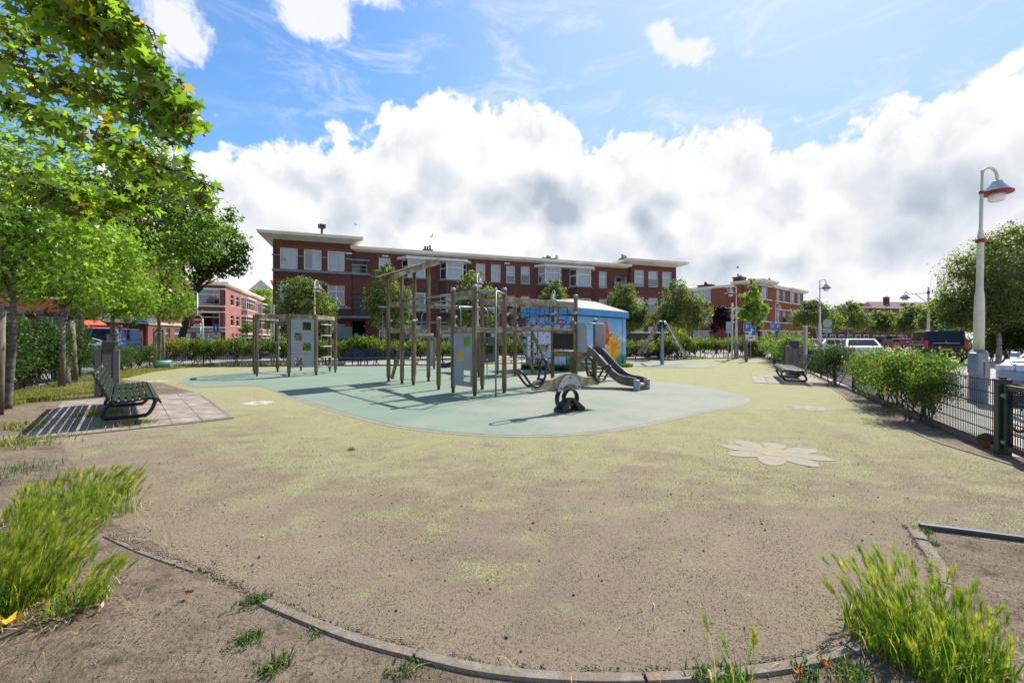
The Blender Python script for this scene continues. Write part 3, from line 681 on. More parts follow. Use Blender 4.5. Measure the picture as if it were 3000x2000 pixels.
tf = np.concatenate([clumpy(tf, .9, .50), clumpy(tf, .35, .58), tf[NR.uniform(0, 1, len(tf)) < .25]]); v, q, tr, r = blades(tf, .0065, .0030, 1.4)
kc = spline([(x, y, 0) for x, y in KERB], 60); kc = np.array([(p.x, p.y) for p in kc]); kc = kc[NR.integers(0, len(kc), 5200)]; kn = np.array([.1, 4.95]) - kc; kn /= np.linalg.norm(kn, axis=1, keepdims=True); kc = kc + kn * (NR.normal(.022, .016, (len(kc), 1)) + .012 * np.sin(kc[:, :1] * 23)) + NR.normal(0, .004, kc.shape)
co_ = crumbs('soil_crumbs', kc, .003, .008, M['crumb2']); co_.location.z = .004
tag(link('turf_fibres', np_mesh('turf_fibres', v, [q, tr], r, M['fibre'])), kind='stuff')
M['dry'] = leaf_mat('dry_leaf', [(0, (.22, .09, .03)), (.5, (.36, .20, .05)), (1, (.50, .40, .24))], .3, .7)
# ---------------------------------------------------------------- buildings (local frame: x along the facade, y inwards, z up)
M['brick'] = brick_mat('dark_red_brick', lin(104, 66, 58), lin(82, 48, 44), lin(100, 80, 74), stain=lin(128, 96, 86))
M['brickband'] = brick_mat('orange_red_brick', lin(136, 76, 64), lin(116, 60, 52), lin(116, 86, 78), L=.11, fac=.1)
M['brickorange'] = brick_mat('orange_brick', lin(150, 86, 66), lin(124, 66, 50), lin(126, 94, 80), stain=lin(164, 106, 84))
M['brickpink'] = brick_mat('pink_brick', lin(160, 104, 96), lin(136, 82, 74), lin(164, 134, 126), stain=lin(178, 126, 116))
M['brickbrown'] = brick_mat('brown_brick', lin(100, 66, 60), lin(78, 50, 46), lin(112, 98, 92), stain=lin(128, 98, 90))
M['brickred'] = brick_mat('red_brick', lin(124, 62, 50), lin(98, 46, 38), lin(88, 60, 54), stain=lin(134, 78, 62))
EX, EY, EZ = V((1, 0, 0)), V((0, 1, 0)), V((0, 0, 1))
def window(p, o, ux, w_, h_, cols=1, transom=0.0, cover=None, drop=1.0, fr=.07, sill=True, mat_f='white', fac='pane', gap=0.0, ratio=None):
    """a window in an opening whose lower corner is o on the outer wall face; ux along the wall, inwards = z x ux"""
    o, ux = V(o), V(ux); n = EZ.cross(ux)          # inwards
    P = lambda u, v, k: o + ux * u + EZ * v + n * k
    mb = MB()
    def bar(u0, v0, u1, v1, k0=.09, k1=.16): 
        vs = [P(u, v, k) for k in (k0, k1) for u, v in ((u0, v0), (u1, v0), (u1, v1), (u0, v1))]
        mb.add(vs, [(0, 1, 2, 3), (7, 6, 5, 4), (0, 4, 5, 1), (1, 5, 6, 2), (2, 6, 7, 3), (3, 7, 4, 0)])
    bar(0, 0, w_, fr); bar(0, h_ - fr, w_, h_); bar(0, fr, fr, h_ - fr); bar(w_ - fr, fr, w_, h_ - fr)
    cuts = [w_ * (i / cols) for i in range(1, cols)] if ratio is None else [w_ * r for r in ratio]
    for c in cuts: bar(c - fr * .5, fr, c + fr * .5, h_ - fr, .092, .155)
    if transom: bar(fr, h_ * transom - fr * .45, w_ - fr, h_ * transom + fr * .45, .094, .15)
    f = part('window', mb, M[mat_f], p)
    us = [0] + cuts + [w_]; vs_ = [0, h_ * transom, h_] if transom else [0, h_]
    for i in range(len(us) - 1):
        for j in range(len(vs_) - 1):
            a, b, c, d = us[i] + fr * .5, us[i + 1] - fr * .5, vs_[j] + fr * .5, vs_[j + 1] - fr * .5
            mp = MB(); t1, t2 = rnd.uniform(-.004, .004), rnd.uniform(-.004, .004)
            mp.add([P(a, c, .125 + t1), P(b, c, .125 - t1), P(b, d, .125 + t2), P(a, d, .125 - t2)], [(0, 1, 2, 3)]); part('pane', mp, M[fac], f)
    if cover:
        mc = MB(); z0 = h_ * (1 - drop) + .05
        rngs = [(fr, w_ - fr)] if not gap else [(fr + (w_ - 2 * fr) * gap, w_ - fr)]
        for u0, u1 in rngs:
            k = max(2, int((u1 - u0) / .07)) if cover == 'curtain' else 1
            vs = []
            for i in range(k + 1):
                dpt = .22 + (.03 * math.sin(i * 2.4) + .02 * math.sin(i * 5.1) if cover == 'curtain' else 0)
                for v in (z0, h_ - .05): vs.append(P(u0 + (u1 - u0) * i / k, v, dpt))
            mc.add(vs, [(2 * i, 2 * i + 2, 2 * i + 3, 2 * i + 1) for i in range(k)], sm=True)
        part(cover, mc, M[cover], f)
    if sill:
        ms = MB(); vs = [P(u, v, k) for k in (-.07, .10) for u, v in ((-.06, -.09), (w_ + .06, -.09), (w_ + .06, -.002), (-.06, -.002))]
        ms.add(vs, [(0, 1, 2, 3), (7, 6, 5, 4), (0, 4, 5, 1), (1, 5, 6, 2), (2, 6, 7, 3), (3, 7, 4, 0)]); part('sill', ms, M['lead'] if sill is True else M[sill], f)
    return f
def wall(p, o, ux, L, h, holes, m_, th=.28, name='wall', label=None):
    n = EZ.cross(V(ux)); mb = MB().holed(V(o) + n * th, ux, EZ, L, h, holes, th); return part(name, mb, M[m_], p, label)
def band(p, o, ux, L, z, hh, out, m_, name='band'):
    n = EZ.cross(V(ux)); ux = V(ux); mb = MB(); o = V(o); vs = [o + ux * u + EZ * zz - n * k for k in (-.02, out) for u, zz in ((0, z), (L, z), (L, z + hh), (0, z + hh))]
    mb.add(vs, [(0, 1, 2, 3), (7, 6, 5, 4), (0, 4, 5, 1), (1, 5, 6, 2), (2, 6, 7, 3), (3, 7, 4, 0)]); return part(name, mb, M[m_], p)
def cornice(p, x0, x1, y0, y1, z, out, hh=.30, soffit=.28):
    """overhanging flat roof: sloped soffit and a white fascia"""
    mb = MB(); a = (x0, y0, x1, y1); b = (x0 - out, y0 - out, x1 + out, y1 + out)
    q = lambda r, zz: [(r[0], r[1], zz), (r[2], r[1], zz), (r[2], r[3], zz), (r[0], r[3], zz)]
    vs = q(a, z) + q(b, z + soffit) + q(b, z + soffit + hh * .55) + q((b[0] - .05, b[1] - .05, b[2] + .05, b[3] + .05), z + soffit + hh * .56) + q((b[0] - .05, b[1] - .05, b[2] + .05, b[3] + .05), z + soffit + hh)
    fs = [(4 * k + i, 4 * k + (i + 1) % 4, 4 * k + 4 + (i + 1) % 4, 4 * k + 4 + i) for k in range(4) for i in range(4)] + [(16, 17, 18, 19)]
    return part('roof', mb.add(vs, fs), M['cream'], p)
def chimney(p, c, w_, d_, h_, pots=3, m_='brickbrown', cowl=False):
    c = V(c); mb = MB().box(c + V((0, 0, h_ / 2)), (w_, d_, h_)).box(c + V((0, 0, h_ + .06)), (w_ + .22, d_ + .22, .12))
    ch = part('chimney', mb, M[m_], p)
    for k in range(pots):
        x = c.x + (k - (pots - 1) / 2) * w_ / max(1, pots) * .95; hh = rnd.uniform(.3, .5)
        part('chimney_pot', MB().lathe([(.09, 0), (.075, hh * .8), (.11, hh * .82), (.11, hh)], (x, c.y, c.z + h_ + .12), 10), M['terracotta' if k % 2 else 'darksteel'], ch)
    return ch
class Line:
    """facade line on the ground: turns photo pixels into distance along it and height"""
    def __init__(s, o, e): s.o = V(o); s.e = V(e).normalized(); s.rz = math.atan2(s.e.y, s.e.x)
    def u(s, px): t = (px - 1500) / F; return (t * s.o.y - s.o.x) / (s.e.x - t * s.e.y)
    def z(s, px, py): d = s.o.y + s.e.y * s.u(px); return H + (HOR - py) * d / F
    def rect(s, x0, x1, y0, y1):
        xm = (x0 + x1) / 2; return s.u(x0), s.z(xm, y1), s.u(x1) - s.u(x0), s.z(xm, y0) - s.z(xm, y1)

# ---- the long dark red block behind the playground
mn = Line((-19.9, 35.5), (.946, .325))
mb_ = thing('apartment_block', 'long dark red brick apartment block with white cornice and bay windows, behind the climbing frame', 'building', (-19.9, 35.5, 0), mn.rz)
TW = mn.u(1029); RT = mn.u(1847); LEN = mn.u(1981); ZT = 9.72; ZL = 9.15
hl, specs = [], []
def opening(x0, x1, y0, y1, dy=0.0, **k):
    u, z, w_, h_ = mn.rect(x0, x1, y0, y1); z -= dy; specs.append((u, z, w_, h_, k)); return (u, z, u + w_, z + h_)
tower_h, wing_h, right_h = [], [], []
for i, (x0, x1) in enumerate(((820, 872), (890, 942), (959.5, 1009.5))):
    yt, yb = (726, 731, 735.8)[i], (787.5, 790.8, 794)[i]
    tower_h.append(opening(x0, x1, yt, yb, cover='curtain', gap=.45 if i == 1 else 0, mat_f='cream', fr=.09, sill=False))
    tower_h.append(opening(x0, x1, yt, yb, 3.0, cols=2, transom=.72, cover='curtain' if i == 0 else None, sill=False))
    tower_h.append(opening(x0, x1, yt, yb, 6.35, cols=2, transom=.7, cover='blind', drop=.5))
WIN = [(1110, 1144, 754, 806, dict(transom=.58, cover='blind', drop=.45)), (1396, 1424, 771, 821, dict(transom=.62, cover='curtain')), (1440.5, 1469, 773.7, 825, dict(transom=.62, cover='curtain')),
       (1485.4, 1512, 777.5, 828, dict(transom=.62, cover='blind', drop=.62)), (1528.4, 1555, 780, 830, dict(transom=.62, cover='blind', drop=.55)), (1758, 1782, 794.7, 841.6, dict(transom=.68, cover='blind', drop=.9))]
for x0, x1, y0, y1, k in WIN:
    for dy in (0, 3.0, 6.15):
        if dy == 6.15: k = dict(transom=.7, cols=2 if x1 - x0 > 30 else 1, cover=rnd.choice(['blind', 'curtain', None]), drop=.6)
        wing_h.append(opening(x0, x1, y0, y1, dy, **k))
for i, (x0, x1, y0, y1) in enumerate(((1858.5, 1888.5, 791.5, 839.5), (1899.5, 1929, 794.5, 841), (1940, 1968.5, 797, 843))):
    for dy in (0, 3.0, 6.2): right_h.append(opening(x0, x1, y0, y1, dy, transom=.62, cover='blind', drop=(.85, .55, .95)[i] if dy == 0 else .4, sill=False))
# balcony recesses and the stair opening
bal = mn.rect(1030.5, 1076, 765, 800); bal2 = mn.rect(1804, 1845, 806, 846)
wing_h += [(bal[0], bal[1], bal[0] + bal[2], bal[1] + bal[3]), (bal2[0], bal2[1], bal2[0] + bal2[2], bal2[1] + bal2[3])]
pan = mn.rect(1033, 1075.5, 861, 923.5); ent = mn.rect(1032, 1070, 933, 992)
wing_h += [(pan[0], pan[1], pan[0] + pan[2], pan[1] + pan[3]), (ent[0], .05, ent[0] + ent[2], 3.0)]
# bays: (px left, px right) pairs share a hood
BAYS = [(1175, 1262, 763, 815), (1287.5, 1371.5, 770, 821), (1577, 1651, 785, 833), (1669, 1738, 791, 840)]
def clip_h(hs, a, b): return [(u0 - a, v0, u1 - a, v1) for u0, v0, u1, v1 in hs if a - .01 <= u0 and u1 <= b + .01]
wall(mb_, (0, 0, 0), EX, TW, ZT, tower_h, 'brick')
bay_holes = []
for x0, x1, y0, y1 in BAYS:
    u, z, w_, h_ = mn.rect(x0, x1, y0, y1); bay_holes += [(u + .1, z - dy, u + w_ - .1, z - dy + h_) for dy in (0, 3.0)] + [(u + .1, .9, u + w_ - .1, 2.7)]
wall(mb_, (TW + .001, .22, 0), EX, RT - TW - .002, ZL, clip_h(wing_h + bay_holes, TW, RT), 'brick')
wall(mb_, (RT, 0, 0), EX, LEN - RT, ZT - .15, clip_h(right_h, RT, LEN), 'brick')
part('wall', MB().box((.14, 6.14, ZT / 2), (.28, 11.7, ZT)), M['brick'], mb_); part('wall', MB().box((LEN - .14, 6.14, (ZT - .15) / 2), (.28, 11.7, ZT - .15)), M['brick'], mb_)
part('wall', MB().box((TW - .14, 3.0, ZT - .6), (.28, 5.4, 1.2)), M['brick'], mb_); part('wall', MB().box((RT + .14, 3.0, ZT - .6), (.28, 5.4, .9)), M['brick'], mb_)
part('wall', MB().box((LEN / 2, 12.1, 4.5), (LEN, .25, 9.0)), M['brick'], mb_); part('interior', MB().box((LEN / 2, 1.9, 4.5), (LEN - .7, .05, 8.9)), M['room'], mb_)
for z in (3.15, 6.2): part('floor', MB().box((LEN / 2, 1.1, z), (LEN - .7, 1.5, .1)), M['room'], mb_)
for u, z, w_, h_, k in specs:
    window(mb_, (u, .22 if TW < u < RT else 0, z), EX, w_, h_, **k)
    if z > 2.4: part('lintel', MB().box((u + w_ / 2, (.22 if TW < u < RT else 0) + .045, z + h_ + .11), (w_ + .35, .10, .21)), M['brickband'], mb_)
cornice(mb_, 0, TW, 0, 12, ZT, .95, .22); cornice(mb_, TW + .4, RT - .4, .22, 12, ZL, .45, .24, .16); cornice(mb_, RT, LEN, 0, 12, ZT - .15, .95, .22)
zs = mn.z(910, 791.5)
band(mb_, (-.05, 0, 0), EX, TW + .05, zs - .22, .2, .12, 'lead'); band(mb_, (TW, .22, 0), EX, bal[2] + .3, zs - .22, .2, .25, 'lead')
zm = mn.z(910, 752)
for a, b in ((796, 819), (873.5, 889), (943.5, 958.5), (1011, 1029)): band(mb_, (mn.u(a), 0, 0), EX, mn.u(b) - mn.u(a), zm - .07, .12, .05, 'lead')
band(mb_, (bal[0] - .1, .22, 0), EX, bal[2] + .3, bal[1] + bal[3] + .02, .14, .30, 'lead', 'balcony_canopy')
zs2 = zs - 3.0; band(mb_, (-.03, 0, 0), EX, .5, zs2 - .2, .18, .08, 'lead'); band(mb_, (mn.u(955), 0, 0), EX, TW - mn.u(955) - .02, zs2 - .25, .2, .1, 'lead')
for hb, mm in ((bal, 'plaster'), (bal2, 'plaster')):
    x0, z0, w_, h_ = hb; mbx = MB().box((x0 + w_ / 2, 1.4, z0 + h_ / 2), (w_, .06, h_)).box((x0 + .03, .95, z0 + h_ / 2), (.06, .84, h_)).box((x0 + w_ - .03, .95, z0 + h_ / 2), (.06, .84, h_)).box((x0 + w_ / 2, .95, z0 - .03), (w_, .84, .06)).box((x0 + w_ / 2, .95, z0 + h_ + .03), (w_, .84, .06))
    part('balcony', mbx, M[mm], mb_); part('balcony_door', MB().box((x0 + w_ * .72, 1.35, z0 + h_ * .45), (w_ * .35, .05, h_ * .9)), M['darkpaint'], mb_)
    part('balcony_railing', MB().beam((x0, .3, z0 + .75), (x0 + w_, .3, z0 + .75), .05, .05).beam((x0, .3, z0 + .4), (x0 + w_, .3, z0 + .4), .03, .03), M['steel'], mb_)
x0, z0, w_, h_ = pan
for k in range(4): part('panel', MB().box((x0 + w_ / 2, .40, z0 + h_ * (k + .5) / 4), (w_ - .02, .06, h_ / 4 - .04)), M['darkpaint'], mb_)
band(mb_, (x0 - .1, .22, 0), EX, w_ + .3, z0 - .18, .16, .08, 'lead', 'sill')
part('entrance_canopy', MB().box((mn.u(1038), -.35, mn.z(1038, 930)), (mn.u(1090) - mn.u(988), 1.1, .18)), M['lead'], mb_)
st = part('entrance_stair', MB().box((ent[0] + ent[2] / 2, 1.5, .1), (ent[2], .3, .2)), M['darkpaint'], mb_)
for k in range(9): part('step', MB().box((ent[0] + ent[2] / 2, .75 + k * .12, .17 * (k + 1)), (ent[2] - .02, .28, .05)), M['darksteel'], st)
part('garage_door', MB().box((mn.u(1008), -.02, 1.25), (1.3, .08, 2.5)), M['lampgrey'], mb_)
def bay(p, u, z, w_, h_, proj, cov, lower=True):
    y = .22; s_ = .55; L_ = math.hypot(s_, proj)
    window(p, (u + s_, y - proj, z), EX, w_ - 2 * s_, h_, cols=1, transom=.68, cover=cov, fr=.10, sill=False, drop=1)
    d1 = V((s_, -proj, 0)).normalized(); d2 = V((s_, proj, 0)).normalized()
    window(p, (u, y, z), d1, L_, h_, transom=.62, fr=.09, cover=None, sill=False); window(p, (u + w_ - s_, y - proj, z), d2, L_, h_, transom=.62, fr=.09, sill=False)
    poly = [(u, y), (u + s_, y - proj), (u + w_ - s_, y - proj), (u + w_, y)]
    big = [(u - .1, y), (u + s_ - .05, y - proj - .12), (u + w_ - s_ + .05, y - proj - .12), (u + w_ + .1, y)]
    part('bay_sill', MB().slab(big, z - .14, z - .003), M['lead'], p)
    if lower: part('bay_front', MB().slab(poly, z - (3.0 - h_) + .02, z - .141), M['brick'], p)
for i, (x0, x1, y0, y1) in enumerate(BAYS):
    u, z, w_, h_ = mn.rect(x0, x1, y0, y1)
    bay(mb_, u, z, w_, h_, .75, ('curtain', 'curtain', 'curtain', 'blind')[i]); bay(mb_, u, z - 3.0, w_, h_, .75, (None, 'blind', None, None)[i], False)
    window(mb_, (u + .1, .22, .9), EX, w_ - .2, 1.8, cols=3, transom=.7, cover='blind', drop=.5)
for i, j in ((0, 1), (2, 3)):
    u0, z, _, h_ = mn.rect(*BAYS[i]); u1, z1, w1, h1 = mn.rect(*BAYS[j]); zz = max(z + h_, z1 + h1)
    part('bay_hood', MB().slab([(u0 - .35, .22), (u0 + .4, -.85), (u1 + w1 - .4, -.85), (u1 + w1 + .35, .22)], zz + .003, zz + .24), M['white'], mb_)
for x in (1012, 1120, 1255, 1330, 1480, 1600, 1700): band(mb_, (mn.u(x), .22 if x > 1029 else 0, 0), EX, .55, ZL - .30, .12, .03, 'white', 'air_vent')
band(mb_, (TW + 2.2, .22, 0), EX, 9.5, 2.85, .22, .10, 'lead'); band(mb_, (0, 0, 0), EX, TW, .0, .45, .04, 'lead', 'plinth')
c1 = chimney(mb_, (mn.u(934) + .1, 1.6, ZT + .5), .7, .6, .35, 0); part('cowl', MB().cyl((mn.u(934) + .1, 1.6, ZT + .97), (mn.u(934) + .1, 1.6, ZT + 1.6), .09).box((mn.u(934) + .1, 1.6, ZT + 1.75), (.5, .5, .34), .5), M['darksteel'], c1)
chimney(mb_, (mn.u(1262), 2.2, ZL + .4), .75, .6, .45, 3); c2 = chimney(mb_, (mn.u(1632), 2.2, ZL + .4), 1.1, .7, .40, 0); part('flue', MB().cyl((mn.u(1632), 2.2, ZL + .9), (mn.u(1632), 2.2, ZL + 1.2), .26).cyl((mn.u(1632) - .6, 2.2, ZL + .5), (mn.u(1632) - .6, 2.2, ZL + 1.05), .12), M['alloy'], c2)
part('satellite_dish', MB().lathe([(0.02, 0), (.25, .03), (.42, .12)], (0, 0, 0), 16), M['cream'], mb_).matrix_local = Matrix.Translation((mn.u(1656), 2.4, ZL + .95)) @ Matrix.Rotation(R(80), 4, 'Y') @ Matrix.Scale(1.2, 4)
chimney(mb_, (mn.u(1866), 2.5, ZT + .35), .8, .6, .5, 3)

# ---- the corner block of orange brick on the right
ANG = R(39.7)
ob_ = thing('corner_block', 'orange brick corner apartment block with white ledges and chimneys, right of the long dark block', 'building', (36.0, 62.0, 0), ANG)
LR, LLF, ZR = 19.0, 17.0, 9.45
lw, rw = [], []
def L_at(px):       # distance along the left facade
    ln = Line((36.0, 62.0), (-math.sin(ANG), math.cos(ANG))); return ln.u(px)
def R_at(px):
    ln = Line((36.0, 62.0), (math.cos(ANG), math.sin(ANG))); return ln.u(px)
lspec = []
for x0, x1, zz, hh, k in [(2194, 2221, 7.35, 1.75, dict(cols=2, transom=.7, cover='curtain')), (2197, 2218, 4.05, 1.85, dict(cols=2, transom=.7)), (2197, 2220, .9, 1.6, dict(cols=2, transom=.7, cover='blind', drop=.6)),
                          (2129, 2161, 8.55, .65, dict(cols=3)), (2129, 2161, 5.3, .75, dict(cols=3)), (2129, 2161, 1.6, 1.2, dict(cols=3)), (2030, 2082, 7.25, 1.95, dict(cols=3, transom=.75, cover='curtain')), (2030, 2080, .9, 1.8, dict(cols=3, transom=.7)), (2030, 2080, 4.1, 1.9, dict(cols=3, transom=.7, cover='curtain'))]:
    a, b = L_at(x1), L_at(x0); lspec.append((a, zz, b - a, hh, k))
rspec = []
for x0, x1, zz, hh, k in [(2232, 2251, 7.3, 1.8, dict(cols=2, transom=.75, cover='blind')), (2232, 2252, 4.05, 1.85, dict(cols=2, transom=.75)), (2232, 2252, .9, 1.7, dict(cols=2, transom=.75)),
                          (2275, 2288.5, 7.3, 1.75, dict(cols=2, transom=.7, cover='curtain')), (2293.5, 2305, 7.3, 1.75, dict(transom=.7)), (2275, 2288.5, 4.0, 1.8, dict(cols=2, transom=.7, cover='curtain')), (2293.5, 2305, 4.0, 1.8, dict(transom=.7)), (2284, 2304, .3, 2.2, dict(cols=2, transom=.75)),
                          (2315.5, 2331, 7.3, 1.9, dict(cols=2, transom=.75, cover='blind')), (2337, 2349, 7.3, 1.9, dict(cols=2, transom=.75, cover='curtain')), (2316, 2330, 4.0, 1.8, dict(cols=2)), (2337, 2349, 4.0, 1.8, dict(cols=2)), (2316, 2330, .5, 2.0, dict(cols=2, transom=.7)), (2337, 2349, .5, 2.0, dict(cols=2, transom=.7))]:
    a, b = R_at(x0), R_at(x1); rspec.append((a, zz, b - a, hh, k))
wall(ob_, (0, 0, 0), EX, LR, ZR, [(a, z, a + w_, z + h_) for a, z, w_, h_, k in rspec], 'brickorange')
NY = V((0, -1, 0))
mbw = MB().holed(V((.28, LLF, 0)), NY, EZ, LLF - .002, ZR - .01, [(LLF - a - w_, z, LLF - a, z + h_) for a, z, w_, h_, k in lspec], .28)
part('wall', mbw, M['brickorange'], ob_)
for a, z, w_, h_, k in rspec: window(ob_, (a, 0, z), EX, w_, h_, sill=False, **k)
for a, z, w_, h_, k in lspec: window(ob_, (0, a + w_, z), NY, w_, h_, sill=False, **k)
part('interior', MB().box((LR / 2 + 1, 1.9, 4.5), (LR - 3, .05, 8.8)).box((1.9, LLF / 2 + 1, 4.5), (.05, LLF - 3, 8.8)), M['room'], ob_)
part('wall', MB().box((LR - .14, 5, ZR / 2), (.28, 9.4, ZR)).box((LR / 2, 10, ZR / 2 - .5), (LR - .6, .28, ZR - 1)), M['brickorange'], ob_)
for a, b in ((2222, 2258), (2268, 2308), (2310, 2353)):
    for z in (7.18, 3.9, 9.2, 5.95, 2.6): band(ob_, (R_at(a), 0, 0), EX, R_at(b) - R_at(a), z, .13, .22, 'white', 'ledge')
for a, b in ((2192, 2223), (2125, 2163), (2024, 2084)):
    for z in ((7.2, 3.9, 9.2, 5.95, 2.6) if a != 2125 else (8.35, 9.25, 5.1, 6.1, 2.85, 1.45)): band(ob_, (0, L_at(a), 0), NY, L_at(a) - L_at(b), z, .13, .22, 'white', 'ledge')
cornice(ob_, 0, R_at(2257), 0, L_at(2164), ZR, .85, .32, .25); cornice(ob_, R_at(2258) + .9, LR, .5, 9, ZR - .32, .8, .32, .22); cornice(ob_, R_at(2312), LR - .5, 0, 5, ZR - .3, .7, .30, .2)
cornice(ob_, .5, 8, L_at(2163) + .9, LLF, ZR - .25, .8, .3, .2)
part('pilaster', MB().box((-.06, L_at(2163), 5.0), (.55, 1.2, 10.0)), M['brickorange'], ob_)
chimney(ob_, (.8, L_at(2160), ZR + .2), 1.7, 1.2, 1.0, 3, 'brickbrown'); chimney(ob_, (3.6, 2.8, ZR + .5), 1.2, .8, .35, 3, 'brickbrown'); chimney(ob_, (1.2, L_at(2040) - 1, ZR + .1), 1.2, 2.2, .5, 4, 'brickbrown')
chimney(ob_, (R_at(2268), 2.2, ZR), 1.4, 1.0, .9, 2, 'brickbrown'); chimney(ob_, (R_at(2324), 2.6, ZR), .9, .8, .65, 2, 'brickbrown')
part('satellite_dish', MB().lathe([(0.02, 0), (.35, .05), (.6, .18)], (0, 0, 0), 16), M['terracotta'], ob_).matrix_local = Matrix.Translation((R_at(2283), 1.5, ZR + 1.1)) @ Matrix.Rotation(R(80), 4, 'X')

# ---- the pink row in the street on the left
pk = thing('pink_row', 'sunlit pink brick terrace with white bay windows at the far end of the left street', 'building', (-40.3, 60.0, 0), math.atan2(.94, -.342))
PL, PZ = 31.0, 8.9                                    # local x runs away along the street, local y to the left
pn = Line((-40.3, 60.0), (-.342, .94)); ph = []; ps = []
def pw(x0, x1, z, h_, **k):
    a, b = pn.u(x0), pn.u(x1); ph.append((a, z, b, z + h_)); ps.append((a, z, b - a, h_, k))
for z in (6.35, 3.35): pw(676, 686, z, 1.6, transom=.65); pw(692, 702, z, 1.6, transom=.65); pw(745, 751, z, 1.6, transom=.65)
for x0, x1 in ((680, 686), (690, 697), (700, 707), (715, 722), (728, 735), (740, 748), (755, 762), (768, 776)): pw(x0, x1, .3, 2.0, transom=.7)
fh = [(.7, 6.2, 3.6, 8.3), (.7, 3.1, 3.6, 5.1), (.6, .2, 3.4, 2.2), (4.2, 3.2, 5.2, 5.0), (4.1, .2, 7.2, 2.2)]
wall(pk, (0, 0, 0), EX, PL, PZ, ph, 'brickpink')
NYp = V((0, -1, 0))
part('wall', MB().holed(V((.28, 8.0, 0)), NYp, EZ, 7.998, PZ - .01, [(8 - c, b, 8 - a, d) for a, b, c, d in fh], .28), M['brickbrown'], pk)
for a, z, w_, h_, k in ps: window(pk, (a, 0, z), EX, w_, h_, sill='white', **k)
for a, b, c, d in fh: window(pk, (0, c, b), NYp, c - a, d - b, cols=1 if b > 1 else 2, transom=.68 if b > 1 else .55, mat_f='cream', sill=False, cover='blind' if b < 1 else None, drop=.9)
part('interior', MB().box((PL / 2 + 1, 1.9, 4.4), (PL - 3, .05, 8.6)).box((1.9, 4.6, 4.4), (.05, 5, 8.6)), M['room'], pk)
part('wall', MB().box((PL / 2, 8.1, PZ / 2), (PL, .2, PZ)), M['brickpink'], pk)
for z in (8.32, 5.92, 2.95, 5.12): band(pk, (0, 4.0, 0), NYp, 4.0, z, .14, .25, 'cream', 'ledge')
band(pk, (0, 8.0, 0), NYp, 8.0, 2.35, .45, .12, 'lead', 'shop_fascia'); cornice(pk, 0, PL, 0, 8, PZ, .45, .3, .18)
for x0, x1 in ((707, 738), (755, 782)):
    a, b = pn.u(x0), pn.u(x1)
    for z in (6.15, 3.2, .3):
        part('bay_front', MB().slab([(a, 0), (a + .5, -.7), (b - .5, -.7), (b, 0)], max(0, z - 1.1), z), M['brickpink'], pk)
        window(pk, (a + .5, -.7, z), EX, b - a - 1, 1.85, cols=4, transom=.7, sill='white', fr=.09); window(pk, (a, 0, z), V((.5, -.7, 0)).normalized(), .86, 1.85, transom=.7, sill='white', fr=.09); window(pk, (b - .5, -.7, z), V((.5, .7, 0)).normalized(), .86, 1.85, transom=.7, sill='white', fr=.09)
        part('bay_hood', MB().slab([(a - .2, 0), (a + .45, -.85), (b - .45, -.85), (b + .2, 0)], z + 1.86, z + 2.04), M['white'], pk)

M['awning'] = mat('orange_red_awning', lin(214, 92, 62), lin(196, 76, 50), 4, .8)
# ---- red brick house close to the street on the far left, and the shaded shops next to it
rh = thing('red_house', 'red brick house with grey stone band behind the leftmost young trees', 'building', (-30.5, 9.0, 0), R(90))
hs = [(11.2, .9, 15.0, 2.75), (6.0, .9, 9.0, 2.75), (18.4, .1, 20.4, 2.9), (11.5, 4.1, 14.6, 5.8), (17.5, 4.1, 20.0, 5.8)]
wall(rh, (0, 0, 0), EX, 22.0, 8.6, hs, 'brickred')
for a, b, c, d in hs: window(rh, (a, 0, b), EX, c - a, d - b, cols=3 if c - a > 2.5 else 2, transom=.72, cover='blind' if a > 18 else None, sill=False)
band(rh, (0, 0, 0), EX, 22.0, 2.95, .26, .14, 'darkpaint', 'stone_band'); cornice(rh, 0, 22, 0, 9, 8.6, .6); part('interior', MB().box((11, 2.0, 4.2), (21, .05, 8.2)), M['room'], rh)
part('wall', MB().box((.14, 4.7, 4.3), (.27, 8.8, 8.6)).box((21.86, 4.7, 4.3), (.27, 8.8, 8.6)), M['brickred'], rh)
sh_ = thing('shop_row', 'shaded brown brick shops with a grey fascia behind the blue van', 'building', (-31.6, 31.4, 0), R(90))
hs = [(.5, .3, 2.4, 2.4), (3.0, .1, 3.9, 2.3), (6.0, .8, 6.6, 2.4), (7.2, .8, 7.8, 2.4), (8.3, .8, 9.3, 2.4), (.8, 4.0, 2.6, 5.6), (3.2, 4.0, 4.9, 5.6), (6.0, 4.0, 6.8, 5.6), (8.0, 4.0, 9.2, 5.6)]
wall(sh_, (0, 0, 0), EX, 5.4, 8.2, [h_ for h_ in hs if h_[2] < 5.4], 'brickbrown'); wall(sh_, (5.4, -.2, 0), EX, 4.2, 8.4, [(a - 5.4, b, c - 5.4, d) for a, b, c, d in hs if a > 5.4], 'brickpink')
for a, b, c, d in hs: window(sh_, (a, -.2 if a > 5.4 else 0, b), EX, c - a, d - b, cols=2 if c - a > 1.5 else 1, transom=.7, cover=rnd.choice([None, 'blind']), drop=.5, sill=False)
